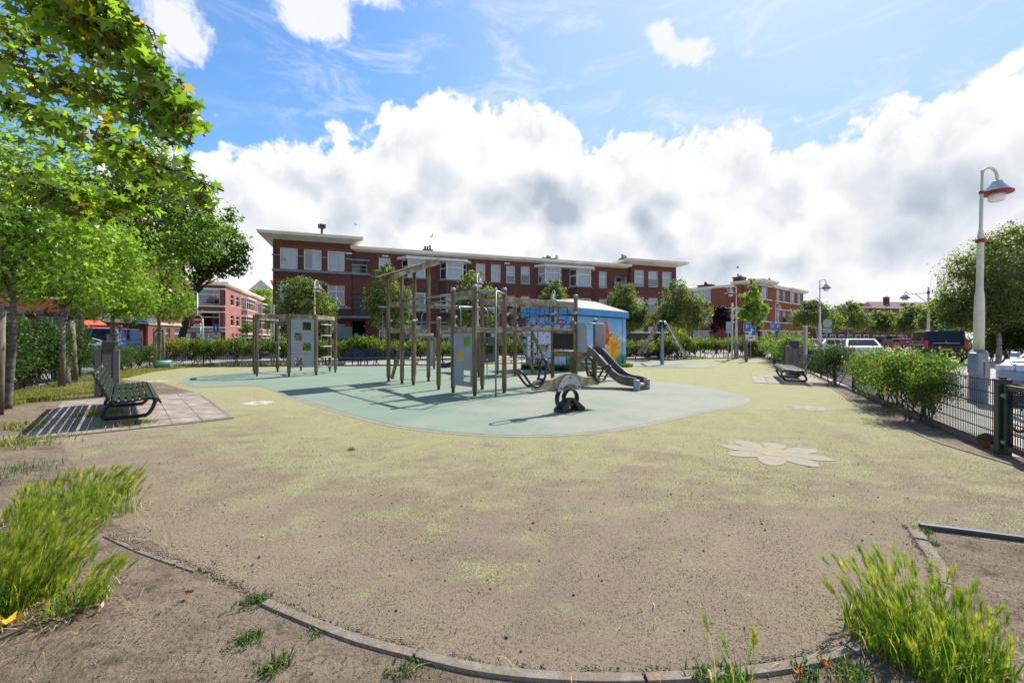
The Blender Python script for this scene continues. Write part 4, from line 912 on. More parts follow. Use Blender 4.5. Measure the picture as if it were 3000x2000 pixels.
part('fascia', MB().box((2.7, -.5, 2.95), (5.38, .9, .5)), M['lead'], sh_); part('fascia_sign', MB().box((3.9, -.98, 3.0), (1.3, .05, .3)), M['signblue'], sh_); part('awning', MB().add([(-2.0, -1.12, 2.75), (.2, -1.12, 2.75), (.2, -2.2, 2.05), (-2.0, -2.2, 2.05), (-2.0, -1.12, 2.71), (.2, -1.12, 2.71), (.2, -2.2, 2.01), (-2.0, -2.2, 2.01)], [(0, 1, 2, 3), (7, 6, 5, 4), (3, 2, 6, 7), (0, 3, 7, 4), (1, 5, 6, 2)]), M['awning'], sh_)
band(sh_, (5.4, -.2, 0), EX, 4.2, 2.65, .2, .08, 'cream'); cornice(sh_, 0, 9.5, 0, 8, 8.4, .6); part('interior', MB().box((4.8, 2.0, 4.2), (9.2, .05, 8.0)), M['room'], sh_)
part('wall', MB().box((9.46, 3.8, 4.2), (.27, 8, 8.4)), M['brickpink'], sh_)

# ---- far houses
gh = thing('gabled_house', 'grey rendered gabled house with red tiled roof far beyond the pink terrace', 'building', (-66, 112, 0), R(-10))
part('wall', MB().prism([(-4, 0), (4, 0), (4, 14.0), (0, 17.0), (-4, 14.0)], (0, 0, 0), EX, EZ, -9.0), M['plaster'], gh)
part('roof', MB().add([(-5.2, -.5, 13.4), (0, 4.0, 17.4), (5.2, -.5, 13.4), (-5.2, 9, 13.4), (5.2, 9, 13.4)], [(0, 2, 1), (0, 1, 3), (2, 4, 1), (3, 1, 4)]), M['roofred'], gh)
part('window', MB().box((0, -.06, 12.0), (1.6, .1, 1.4)), M['carglass'], gh)
fl = thing('flat_block', 'distant flat roofed block with red brick parapet left of the long dark block', 'building', (-58, 118, 0), R(-5))
part('wall', MB().box((8, 5, 7), (16, 10, 14)), M['brickpink'], fl); part('roof', MB().box((8, 5, 14.15), (17, 11, .3)), M['cream'], fl)
def far_house(loc, rz, w_, d_, h_, label, roof='flat', m_='brickbrown', nwin=5, storeys=2, group=None):
    t = thing('terraced_house', label, 'house', loc, rz, group)
    part('wall', MB().box((w_ / 2, d_ / 2, h_ / 2), (w_, d_, h_)), M[m_], t)
    if roof == 'flat': part('roof', MB().box((w_ / 2, d_ / 2, h_ + .12), (w_ + .9, d_ + .9, .24)), M['cream'], t)
    else:
        k = 3.6; part('roof', MB().add([(-.4, -.5, h_), (w_ + .4, -.5, h_), (w_ + .4, d_ + .5, h_), (-.4, d_ + .5, h_), (2.5, d_ / 2, h_ + k), (w_ - 2.5, d_ / 2, h_ + k)], [(0, 1, 5, 4), (1, 2, 5), (2, 3, 4, 5), (3, 0, 4)]), M['rooftile'], t)
        for i in range(3): 
            x = w_ * (.25 + .25 * i); part('skylight', MB().beam((x - .9, d_ * .22, h_ + 1.72), (x + .9, d_ * .22, h_ + 1.72), 1.2, .1, up=(0, -k, d_ / 2)), M['pane'], t)
    for s_ in range(storeys):
        for i in range(nwin): part('window', MB().box((w_ * (i + .5) / nwin, -.03, 1.7 + 3 * s_), (w_ / nwin * .6, .12, 1.5)), M['white'], t); part('pane', MB().box((w_ * (i + .5) / nwin, -.10, 1.7 + 3 * s_), (w_ / nwin * .5, .04, 1.25)), M['carglass'], t)
    chimney(t, (w_ * .3, d_ * .45, h_ + (.2 if roof == 'flat' else 2.6)), 1.2, .9, 1.2 if roof == 'flat' else 2.2, 2)
    return t
far_house((75, 104, 0), R(14), 16, 9, 7.6, 'distant brown terrace with a flat roof behind the lamp post near the info board', nwin=6)
far_house((92, 112, 0), R(12), 14, 9, 9.6, 'distant brown brick house with a raised flat parapet behind the street trees', nwin=5)
far_house((101, 118, 0), R(8), 27, 10, 8.6, 'distant house row with brown tiled roof and skylights left of the big right hand tree', roof='tile', nwin=8)
far_house((60, 46, 0), R(-40), 22, 10, 7.5, 'brown brick house half hidden behind the large tree right of the lamp post', nwin=7, m_='brickorange')
# ---------------------------------------------------------------- playground equipment (world coordinates)
def post_mb(mb, x, y, z0, z1, r=.062, cap=True, rot=0.0):
    """milled post: four rounded lobes with grooves between, on a steel foot"""
    prof = []
    for k in range(4):
        for a, rr in ((-34, 1.0), (-14, 1.06), (14, 1.06), (33, 1.0), (38, .70), (52, .70)):
            t = R(a + 90 * k) + rot; prof.append((x + r * rr * math.cos(t), y + r * rr * math.sin(t)))
    return mb.slab(prof, z0, z1)
def post(t, x, y, z1, z0=.13, r=.062, cap=True, name='post', label=None):
    p = part(name, post_mb(MB(), x, y, z0, z1, r, rot=.7), M['wood'], t, label)
    part('foot', MB().box((x, y, z0 / 2 + .02), (.06, .06, z0 + .06), .7), M['darksteel'], p)
    if cap: part('post_cap', MB().lathe([(r * 1.12, 0), (r * 1.16, .02), (r * 1.0, .05), (r * .6, .07), (.005, .075)], (x, y, z1), 14), M['hpl'], p)
    return p
def sub(a, b, w_, h_): return MB().beam(a, b, w_, h_)
def rail(t, p, q, z, h_=.12, w_=.045, inset=.06, mat_='beamwood', z2=None, name='beam'):
    p, q = V((p[0], p[1], z)), V((q[0], q[1], z if z2 is None else z2)); d = (q - p).normalized() * inset
    return part(name, sub(p + d, q - d, w_, h_), M[mat_], t, bevel=.006)
def bar(t, pts, r=.02, name='bar', mat_='steel', n=8): return part(name, MB().tube(pts, r, n), M[mat_], t)
def knob(t, c, r=.045, name='grip'):
    return part(name, MB().lathe([(.01, -r), (r * .7, -r * .72), (r, 0), (r * .7, r * .72), (.01, r)], c, 10), M['plastic'], t)
def rope(mb, a, b, sag=0.0, r=.011, n=6):
    a, b = V(a), V(b); mb.tube([a + (b - a) * (i / n) - V((0, 0, sag * 4 * (i / n) * (1 - i / n))) for i in range(n + 1)], r, 6)
EA, EB = V((.71, .67, 0)), V((.67, -.74, 0))       # the two directions of the frame
pA, pB, pC = V((-.91, 10.42, 0)), V((-1.53, 11.09, 0)), V((-.20, 11.09, 0)); pD = pB + pC - pA
P1, P2, P4 = V((-4.08, 14.1, 0)), V((-3.43, 13.3, 0)), V((-2.76, 14.1, 0)); P3 = P1 + P4 - P2
pE, pF = V((1.91, 12.8, 0)), V((1.28, 13.45, 0)); pE2, pF2 = pE + EA, pF + EA
B1 = V((-.58, 16.8, 0)); B2 = V((.12, 16.2, 0)); B3 = B1 + V((.68, .72, 0)); B4 = B2 + V((.68, .72, 0)); B5 = V((-1.25, 16.05, 0))
S1, S2 = V((-2.98, 12.89, 0)), V((-2.02, 11.75, 0))
pt = thing('climbing_frame', 'large wooden climbing frame with roofed tower, nets and steel slide on mint rubber', 'climbing frame', (-.6, 12.5, 0), world=True)
for q, z1 in ((pA, 2.66), (pB, 2.66), (pC, 2.66), (pD, 2.66), (pE, 2.66), (pF, 2.62), (pE2, 1.98), (pF2, 1.98), (S1, 1.92), (S2, 1.94), (B1, 2.66), (B2, 2.66), (B3, 2.66), (B4, 2.0), (B5, 1.6)): post(pt, q.x, q.y, z1)
for q, z1 in ((P1, 3.50), (P2, 3.47), (P3, 3.88), (P4, 3.86)): post(pt, q.x, q.y, z1, cap=False)
# tower roof: boards on two side bearers
uT = (P4 - P2).normalized(); vT = (P1 - P2).normalized(); Lt = (P4 - P2).length; sl_ = (3.88 - 3.49) / Lt
roofp = lambda u, v, dz=0: P2 + uT * u + vT * v + V((0, 0, 3.53 + sl_ * u + dz))
rf = part('tower_roof', MB().beam(roofp(-.36, .52), roofp(1.42, .52), 1.20, .012, up=(uT.cross(vT))), M['beamwood'], pt)
for k in range(12): part('roof_board', MB().beam(roofp(-.38 + k * .153 + .076, -.14, .022), roofp(-.38 + k * .153 + .076, 1.20, .022), .147, .024, up=(-uT * sl_ + V((0, 0, 1)))), M['beamwood'], rf)
for v in (-.07, 1.11): part('roof_bearer', MB().beam(roofp(-.30, v, -.085), roofp(1.44, v, -.085), .045, .15), M['beamwood'], rf)
for a, b, z in ((P1, P2, 2.52), (P1, P3, 2.52), (P1, P2, 1.66), (P2, P4, 1.66), (P1, P3, 1.66), (P3, P4, 1.66)): rail(pt, a, b, z)
def deck(t, a, b, c, z, n=7):
    u, v = (b - a), (c - a); dk = part('deck', MB().beam(a + v * .5 + V((0, 0, z - .05)), a + v * .5 + u + V((0, 0, z - .05)), .06, .05), M['wood'], t)
    for k in range(n): f0 = (k + .5) / n; part('deck_board', MB().beam(a + u * .04 + v * f0 + V((0, 0, z)), a + u * .96 + v * f0 + V((0, 0, z)), v.length / n - .012, .035), M['beamwood'], dk)
deck(pt, P2, P4, P1, 1.70); deck(pt, pA, pC, pB, 1.68); deck(pt, pE, pF, pE2, 1.02); deck(pt, B2, B4, B1, 1.62)
# brace below the tower
part('brace', MB().beam(P2 + V((.05, .05, 1.62)), P1 + V((.12, -.02, .10)), .09, .09), M['wood'], pt, bevel=.01)
# overhead bars from the roofed tower to the front tower
for a, b, za, zb in ((P2, pB, 2.60, 2.55), (P4, pD - EA * .02, 2.58, 2.56)): bar(pt, [a + V((0, 0, za)) + (b - a) * .02, b + V((0, 0, zb))], .026)
bar(pt, [P4 + V((0, 0, 2.52)), B1 + V((0, 0, 2.60))], .024); rail(pt, P3, B5 + V((.1, .2, 0)), 2.56, .13); rail(pt, P4 + V((.1, .3, 0)), B1, 2.54, .13)
def grab(t, c, d, z0, z1): 
    c, d = V(c), V(d); k = z1 - z0
    return bar(t, [c + V((0, 0, z0)), c + V((0, 0, z0 + k * .72)), c + d * .03 + V((0, 0, z0 + k * .88)), c + d * .09 + V((0, 0, z1 - .01)), c + d * .17 + V((0, 0, z1))], .017, 'grab_handle')
grab(pt, P2 + uT * .28, -uT, 1.72, 2.28); grab(pt, P4 - uT * .28, uT, 1.72, 2.28); grab(pt, pB + (pA - pB) * .22 + EA * .1, -(pA - pB), 1.72, 2.25); grab(pt, pD + V((.16, -.1, 0)), (-1, .4, 0), 1.72, 2.25); grab(pt, pC + V((-.14, .12, 0)), (1, -.4, 0), 1.72, 2.25); grab(pt, pF + EA * .3 - EB * .05, -EA, 1.72, 2.25); grab(pt, B2 + V((-.12, .15, 0)), (1, -1, 0), 1.65, 2.2)
grab(pt, pE + V((-.10, .08, 0)), (.6, -.5, 0), 1.72, 2.35)
# ball grips with short ropes on the posts
for q, s_, zs_ in ((P1, V((.09, .02, 0)), (2.0, 1.76)), (P3, V((.08, -.03, 0)), (2.05, 1.82)), (pB, V((.08, -.04, 0)), (1.97, 1.75)), (pC, V((.09, 0, 0)), (2.04, 1.74)), (pD, V((-.08, .02, 0)), (2.0, 1.75)), (B2, V((.09, 0, 0)), (2.2, 1.9)), (pE, V((-.02, -.09, 0)), (2.17, 1.88)), (pF, V((-.02, -.09, 0)), (2.17, 1.88))):
    for z in zs_: knob(pt, q + s_ + V((0, 0, z)))
    mb = MB(); rope(mb, q + s_ + V((0, 0, zs_[0])), q + s_ + V((0, 0, zs_[1])), .0, .012); mb.v = [(x + .03, y - .03, z) for x, y, z in mb.v]; part('rope', mb, M['rope'], pt)
# stepping posts with planks
rail(pt, S1, S2, 1.44, .05, .16, inset=.0, name='plank'); rail(pt, S1 + V((.12, .12, 0)), S1 + V((.62, -.30, 0)), 1.53, .07, .14, inset=0, mat_='plastic', name='plank')
rail(pt, S2, pB, 1.57, .05, .05, name='beam'); rail(pt, S2 + V((.1, .1, 0)), pB, 1.44, .06, .12, inset=0, name='plank'); rail(pt, S2 + V((.10, -.02, 0)), pB + V((-.02, .06, 0)), 1.50, .06, .09, mat_='plastic', name='plank')
# front tower
for a, b, z in ((pA, pB, 2.54), (pA, pB, 1.62), (pA, pC, 1.62), (pB, pD, 1.62), (pC, pD, 1.62), (pB, pD, 2.54)): rail(pt, a, b, z)
ux = (pA - pB).normalized(); wP = (pA - pB).length - .135
o = pB + ux * .067 + V((0, 0, .22)) - EA * .01
part('board', MB().holed(o, ux, EZ, wP, 1.33, [(wP * .53, .98, wP * .90, 1.24), (wP * .17, .62, wP * .53, .88), (wP * .53, .13, wP * .90, .40)], .018), M['hpl'], pt)
for u, v in ((.03, .05), (.03, .62), (.03, 1.28), (wP - .03, .05), (wP - .03, .62), (wP - .03, 1.28)): part('bolt', MB().lathe([(.016, -.01), (.012, .006), (.002, .012)], (0, 0, 0), 8), M['darksteel'], pt).matrix_local = Matrix.Translation(V(o) + ux * u + EZ * v - V((.01, .02, 0)) - V(pt.location)) @ Matrix.Rotation(R(90), 4, 'X')
# coloured board behind (green and ochre, seen through the openings)
M['green'] = mat('green_board', lin(120, 190, 96), lin(104, 172, 84), 2, .5); M['ochre'] = mat('ochre_board', lin(206, 186, 100), lin(190, 168, 88), 2, .5)
ub = (pD - pB).normalized(); ob2 = pB + ub * .067 + V((0, 0, .62))
part('board', MB().prism([(0, 0), (.27, 0), (.27, .95), (.15, .95), (0, .55)], ob2, ub, EZ, .018), M['ochre'], pt, 'ochre coloured board'); part('board', MB().prism([(.28, 0), (.52, 0), (.52, .95), (.28, .95)], ob2, ub, EZ, .018), M['green'], pt, 'green coloured board')
# fire pole with its curved brackets
fp = V((-.39, 10.28, 0)); bar(pt, [fp, fp + V((0, 0, 2.60))], .021, 'sliding_pole'); knob(pt, fp + V((0, 0, 2.60)), .035)
bar(pt, [pA + V((.05, 0, 2.53)), pA + V((.16, -.06, 2.56)), fp + V((0, 0, 2.56)), pC + V((.0, -.14, 2.56)), pC + V((0, -.02, 2.53))], .023, 'pole_bracket')
# net bridge from the front tower to the slide tower
for a, b in ((pC, pE), (pD, pF)): rail(pt, a, b, 2.42, .15, .05)
bl_ = part('bridge_log', MB().tube([pC + V((.08, .06, 1.66)), pE + V((-.06, -.05, 1.68))], .055, 10), M['beamwood'], pt); part('bridge_log', MB().tube([pD + V((.08, .06, 1.66)), pF + V((-.06, -.05, 1.68))], .055, 10), M['beamwood'], pt)
for k in range(5):
    f0 = .12 + k * .19; a, b = pC.lerp(pE, f0), pD.lerp(pF, f0); part('bridge_tread', MB().tube([a + V((0, 0, 1.70)), b + V((0, 0, 1.70))], .03, 8), M['beamwood'], pt)
def side_net(a, b, flip):
    n = part('net', MB(), M['rope'], pt); inn = (V((-.69, .72, 0)) if not flip else V((.69, -.72, 0)))
    d = b - a; mb = MB()
    for z, s_ in ((2.10, .03), (1.86, .03)): rope(mb, a + V((0, 0, z + .03)), b + V((0, 0, z)), s_, .012, 14)
    part('rope', mb, M['rope'], n)
    for k in range(7):
        f0 = .06 + k * .135; top_ = a + d * f0 + V((0, 0, 2.36)); bot = a + d * max(.02, f0 - .13) + V((0, 0, 1.70)); md = a + d * f0 + V((0, 0, 2.0)) + inn * .02
        part('rope', MB().tube([p for p in spline([top_, md, a + d * (f0 - .02) + V((0, 0, 1.85)) + inn * .05, bot], 5)], .012, 6), M['rope'], n)
        part('rope_clip', MB().box(top_ + V((0, 0, .01)), (.035, .035, .07)), M['plastic'], n); part('rope_clip', MB().box(bot, (.06, .05, .035), .7), M['plastic'], n)
        for z in (2.10, 1.86): part('rope_clip', MB().box(a + d * (f0 - (.0 if z > 2 else .02)) + V((0, 0, z - .01)) + (inn * .02 if z > 2 else inn * .05), (.03, .03, .03)), M['plastic'], n)
side_net(pC, pE, False); side_net(pD, pF, True)
# hanging climbing net below the bridge
n = part('net', MB(), M['rope'], pt); d = pF - pD
for z in (1.25, .83, .40):
    mb = MB()
    for k in range(4): f0, f1 = .06 + k * .235, .06 + (k + 1) * .235; rope(mb, pD + d * f0 + V((0, 0, z)), pD + d * f1 + V((0, 0, z)), .05, .012, 6)
    part('rope', mb, M['rope'], n)
for k in range(5):
    f0 = .06 + k * .235; q = pD + d * f0; mb = MB(); rope(mb, q + V((0, 0, 1.62)), q + V((0, 0, .40)), 0, .012); part('rope', mb, M['rope'], n)
    for z in (1.25, .83, .40): part('rope_clip', MB().box(q + V((0, 0, z)), (.05, .04, .035), .7), M['plastic'], n)
# slide tower
for a, b, z in ((pF, pE, 1.60), (pE, pE2, .90), (pF, pF2, .90), (pF2, pE2, .90), (pF, pF2, 2.42), (pF, pF2, 1.60), (pF, pE, 2.42)): rail(pt, a, b, z)
ue = (pE - pF).normalized(); we = (pE - pF).length - .135
part('black_board', MB().prism([(0, 0), (we, 0), (we, .47), (0, .47)], pF + ue * .067 + V((0, 0, 1.09)) - EA * .03, ue, EZ, .02), M['blackboard'], pt)
rail(pt, pF, pE, .93, .14); part('counter', MB().beam(pF + ue * .05 + V((0, 0, 1.02)), pE - ue * .05 + V((0, 0, 1.02)), .22, .03), M['beamwood'], pt)
# chute
M['cheek'] = mat('brown_grey_cheek', lin(120, 106, 90), lin(98, 86, 72), 4, .7, stretch=(1, 1, 3), c3=lin(80, 72, 60))
sd = V((.67, -.74, 0)); sw = EA * .24; mid = (pE + pE2) / 2
SP = [(.02, 1.03), (.20, 1.05), (.36, 1.01), (.55, .88), (.78, .68), (1.02, .47), (1.25, .31), (1.45, .23), (1.65, .205), (1.95, .20)]
SPs = [(p.x, p.y) for p in spline([(a, b, 0) for a, b in SP], 4)]
mb = MB(); vs = []
for u, z in SPs:
    for s_ in (-1, 1): vs.append(mid + sd * u + sw * s_ + V((0, 0, z)))
mb.add(vs, [(2 * i, 2 * i + 1, 2 * i + 3, 2 * i + 2) for i in range(len(SPs) - 1)], sm=True)
ch = part('chute', mb, M['polished'], pt)
for s_ in (-1, 1):
    mb = MB(); vs = []; kk = len(SPs)
    for off_, w0 in ((s_ * 1.0, 0), (s_ * 1.16, 1)):
        for i, (u, z) in enumerate(SPs):
            up = .15 if i < kk - 3 else .15 - .015 * (i - kk + 4); dn = .09
            if i < 6: up = .09 + .010 * i
            vs += [mid + sd * u + sw * off_ + V((0, 0, z + up)), mid + sd * u + sw * off_ + V((0, 0, z - dn))]
    f_ = []
    for i in range(kk - 1):
        a = 2 * i; b = 2 * kk + a; f_ += [(a, a + 2, a + 3, a + 1), (b, b + 1, b + 3, b + 2), (a, b, b + 2, a + 2), (a + 1, a + 3, b + 3, b + 1)]
    e0 = 2 * (kk - 1); f_ += [(0, 1, 2 * kk + 1, 2 * kk), (e0, 2 * kk + e0, 2 * kk + e0 + 1, e0 + 1)]
    part('slide_cheek', mb.add(vs, f_), M['cheek'], pt)
    part('cheek_rim', MB().tube([mid + sd * u + sw * s_ * 1.08 + V((0, 0, z + (.15 if 5 < i < kk - 3 else .09 + .010 * i if i <= 5 else .15 - .015 * (i - kk + 4)))) for i, (u, z) in enumerate(SPs)], .018, 8), M['hpl'], ch)
    # grey end shoe and the boards beside the entry
    e = mid + sd * 1.93 + sw * s_ * 1.12; part('end_shoe', MB().slab([(e.x + .10 * math.cos(a) * (1 if math.cos(a) > 0 else 1), e.y + .06 * math.sin(a)) for a in [i * .628 for i in range(10)]], .0, .30), M['hpl'], pt, bevel=.03)
    ob3 = (pE if s_ < 0 else pE2) + sd * .05 + EA * (.03 if s_ < 0 else -.03); part('side_board', MB().prism([(0, 0), (.30, 0), (.36, .08), (.36, .80), (.31, .88), (0, .88)], ob3 + V((0, 0, 1.0)), sd, EZ, .02), M['hplpale'], pt)
part('end_roll', MB().tube([mid + sd * 1.95 + sw * -1.0 + V((0, 0, .16)), mid + sd * 1.95 + sw + V((0, 0, .16))], .045, 12), M['polished'], ch)
part('foot_board', MB().beam(mid + sd * 1.90 + sw * -1.0 + V((0, 0, .06)), mid + sd * 1.90 + sw + V((0, 0, .06)), .05, .11), M['wood'], ch)
bar(pt, [pE + sd * .36 + EA * .05 + V((0, 0, 1.86)), pE2 + sd * .36 - EA * .05 + V((0, 0, 1.86))], .02)
# stairs on the far side of the slide tower
for f0 in (.04, .96):
    a = pE2.lerp(pF2, f0); part('stringer', MB().beam(a + V((.02, .02, .90)), a + EA * 1.25 + V((0, 0, .10)), .05, .16), M['wood'], pt); part('foot', MB().box(a + EA * 1.25 + V((0, 0, .07)), (.06, .06, .18)), M['darksteel'], pt)
for k in range(5): f0 = .15 + k * .25; part('stair_tread', MB().beam(pE2 + EA * f0 + V((0, 0, .88 - f0 * .64)), pF2 + EA * f0 + V((0, 0, .88 - f0 * .64)), .20, .04), M['beamwood'], pt)
# back tower with its board, ladder and dark slide
for a, b, z in ((B1, B2, 1.58), (B2, B4, 1.58), (B1, B3, 1.58), (B1, B2, 2.5), (B1, B3, 2.5), (B3, B4, 1.58)): rail(pt, a, b, z)
M['teal'] = mat('dark_teal_board', lin(78, 100, 100), lin(66, 88, 90), 2, .5)
u5 = (B1 - B5).normalized(); part('board', MB().holed(B5 + u5 * .06 + V((0, 0, .50)), u5, EZ, (B1 - B5).length - .13, .98, [(.18, .34, .68, .76)], .02), M['teal'], pt, 'dark teal board with a square opening')
for f0 in (0.0, 1.0):
    a = B2.lerp(B4, f0); part('ladder_side', MB().beam(a + V((.02, -.02, 1.62)), a + V((.80, .62, 0)) * .98 + V((0, 0, .04)), .07, .11), M['wood'], pt, bevel=.008)
a, b = B2 + V((.02, -.02, 0)), B4 + V((.02, -.02, 0))
for k in range(4): f0 = .2 + k * .2; q = V((.80, .62, 0)) * f0; part('rung', MB().beam(a + q + V((0, 0, 1.62 - 1.58 * f0)), b + q + V((0, 0, 1.62 - 1.58 * f0)), .12, .04), M['beamwood'], pt)
s2 = [(0, 1.1), (.5, .95), (1.0, .6), (1.5, .30), (2.0, .2), (2.3, .19)]; d2 = V((-.80, .60, 0)); w2 = V((.60, .80, 0)) * .23; m0 = B5 + V((.2, .6, 0)); mb = MB(); vs = []
for u, z in s2:
    for s_, dz in ((-1, .2), (-1, 0), (1, 0), (1, .2)): vs.append(m0 + d2 * u + w2 * s_ + V((0, 0, z + dz)))
mb.add(vs, [(4 * i + e, 4 * i + e + 1, 4 * i + e + 5, 4 * i + e + 4) for i in range(len(s2) - 1) for e in range(3)], sm=False); part('chute', mb, M['darksteel'], pt, 'small dark chute behind the frame')
part('side_board', MB().box((-3.75, 19.6, .75), (.28, .03, 1.2), .4), M['hpl'], pt)
post(pt, -3.6, 19.7, 1.4)

# ---- low octagonal climbing frame on the left
OC = [(-9.6, 16.05), (-8.34, 15.95), (-7.53, 16.4), (-7.37, 17.8), (-7.9, 18.5), (-9.3, 18.8), (-10.0, 18.2), (-10.2, 16.9)]
ot = thing('low_climbing_frame', 'smaller ring of wooden posts with grey cut-out board and rope ladder', 'climbing frame', (-8.8, 17.3, 0), world=True)
OC = [V((*p, 0)) for p in OC]
for p in OC: post(ot, p.x, p.y, 2.34, cap=False)
for i in range(8): rail(ot, OC[i], OC[(i + 1) % 8], 2.24, .16, .05)
for i in range(8):
    for q in (OC[i] + (OC[(i + 1) % 8] - OC[i]).normalized() * .1, OC[i] + (OC[i - 1] - OC[i]).normalized() * .1):
        for z in (2.2, 2.28): part('bolt', MB().box(q + V((0, -.03, z)), (.03, .03, .03)), M['darksteel'], ot)
ux = (OC[2] - OC[1]).normalized(); wq = (OC[2] - OC[1]).length - .135; o = OC[1] + ux * .067
part('board', MB().holed(o + V((0, 0, .84)), ux, EZ, wq, 1.31, [(wq * .50, .90, wq * .86, 1.20), (wq * .14, .50, wq * .50, .79), (wq * .50, .13, wq * .86, .42)], .02), M['hpl'], ot)
part('board', MB().holed(o + V((0, 0, .33)), ux, EZ, wq, .50, [(wq * .15, .06, wq * .52, .36)], .02), M['hpl'], ot)
bar(ot, [OC[0] + V((0, 0, 1.28)), OC[1] + V((0, 0, 1.28))], .022); bar(ot, [OC[6] + V((0, 0, .46)), OC[5] + V((0, 0, .46))], .022); bar(ot, [OC[2] + V((0, 0, .32)), OC[3] + V((0, 0, .28))], .024)
for z in (1.9, 1.45, 1.0, .55): knob(ot, OC[6] + V((.09, -.03, z)), .05)
for z in (2.15,): knob(ot, OC[6] + V((0, -.05, z)), .07)
for k in range(9): knob(ot, OC[7].lerp(OC[0], .45) + V((0, 0, .35 + k * .21)), .04)
bar(ot, [OC[7].lerp(OC[0], .45) + V((0, 0, .2)), OC[7].lerp(OC[0], .45) + V((0, 0, 2.2))], .035, 'climbing_strip', 'hpl')
for k in range(4): bar(ot, [OC[3].lerp(OC[4], .05) + V((0, 0, .5 + .42 * k)), OC[4] + V((0, 0, .5 + .42 * k))], .016, 'rung')
lad = part('rope_ladder', MB(), M['rope'], ot); lu = OC[3] - OC[2]
for f0 in (.30, .68): mb = MB(); rope(mb, OC[2] + lu * f0 + V((0, 0, 2.2)), OC[2] + lu * (f0 + .03) + V((0, 0, .34)), 0, .012); part('rope', mb, M['rope'], lad); part('rope_clip', MB().box(OC[2] + lu * (f0 + .03) + V((0, 0, .36)), (.05, .05, .1)), M['steel'], lad)
for k in range(4): z = .68 + k * .43; part('rung', MB().tube([OC[2] + lu * .24 + V((0, 0, z)), OC[2] + lu * .78 + V((0, 0, z))], .019, 8), M['plastic'], lad)
nt = part('net', MB(), M['rope'], ot)
for k in range(6):
    mb = MB(); f0 = (k + .5) / 6; rope(mb, OC[0].lerp(OC[1], f0) + V((0, 0, 2.14)), OC[6].lerp(OC[5], f0) + V((0, 0, 2.14)), .12, .011, 8); part('rope', mb, M['rope'], nt)
for k in range(4):
    mb = MB(); f0 = (k + .5) / 4; rope(mb, OC[0].lerp(OC[6], f0) + V((0, 0, 2.12)), OC[2].lerp(OC[4], f0) + V((0, 0, 2.12)), .10, .011, 10); part('rope', mb, M['rope'], nt)
c = OC[7].lerp(OC[4], .42); part('hoop', MB().tube(arc(c + V((0, 0, 1.72)), .22, 0, 2 * math.pi * .999, 20), .02, 8), M['black'], ot); mb = MB(); rope(mb, c + V((0, 0, 2.1)), c + V((0, 0, 1.94)), 0, .012); rope(mb, c + V((-.5, 0, 2.1)), c + V((-.5, 0, 1.3)), 0, .02); part('rope', mb, M['rope'], ot)

# ---- seesaw on a sprung spiral
sx = thing('seesaw', 'wooden seesaw with black loop seats on a black steel spiral spring', 'seesaw', (1.07, 8.25, 0), world=True)
sc_ = V((1.07, 8.25, 0)); su = V((.80, .60, 0)); sv = V((-.60, .80, 0))
SQ = lambda a, z, k=0: sc_ + su * a + sv * k + V((0, 0, z))
prof = [(-.86, .47), (.86, .47), (.90, .56), (.80, .64), (.42, .645), (.28, .69), (.10, .74), (-.10, .74), (-.28, .69), (-.42, .645), (-.80, .64), (-.90, .56)]
part('beam', MB().prism(prof, SQ(0, 0, -.045), su, EZ, -.09), M['beamwood'], sx, bevel=.008)
for k in (-.062, .062):
    ap = [(.31 * math.cos(a), .31 * math.sin(a) * .95) for a in [math.pi * i / 14 for i in range(15)]] + [(-.20 * math.cos(a), .13 * math.sin(a)) for a in [math.pi * i / 8 for i in range(9)]]
    part('cover_plate', MB().prism(ap, SQ(0, .41, k - .012), su, EZ, -.02), M['hplpale'], sx)
    for a in (-.24, 0, .24): part('bolt', MB().box(SQ(a, .47 if a else .66, k * 1.45), (.025, .025, .025)), M['darksteel'], sx)
def bandstrip(pts, wd, th):
    mb = MB(); k = len(pts); vs = []
    for i, p in enumerate(pts):
        a, b = pts[max(i - 1, 0)], pts[min(i + 1, k - 1)]; t_ = (b - a).normalized(); n_ = t_.cross(sv).normalized() * th / 2
        for s_, q in ((-1, -1), (1, -1), (1, 1), (-1, 1)): vs.append(p + sv * (s_ * wd / 2) + n_ * q)
    f_ = [(4 * i + e, 4 * i + (e + 1) % 4, 4 * i + 4 + (e + 1) % 4, 4 * i + 4 + e) for i in range(k - 1) for e in range(4)] + [(3, 2, 1, 0), (4 * k - 4, 4 * k - 3, 4 * k - 2, 4 * k - 1)]
    return mb.add(vs, f_, sm=True)
sp = []
for i in range(49):
    f0 = i / 48; a = R(100) + f0 * R(560); r_ = .285 - .145 * max(0, min(1, (f0 - .25) / .45)); cz = .245 + .035 * max(0, min(1, (f0 - .2) / .5)); sp.append(SQ(r_ * math.cos(a) * 1.0 + .045 * min(1, f0 * 2), cz + r_ * math.sin(a) * .88))
part('spring_band', bandstrip(sp, .11, .016), M['iron'], sx)
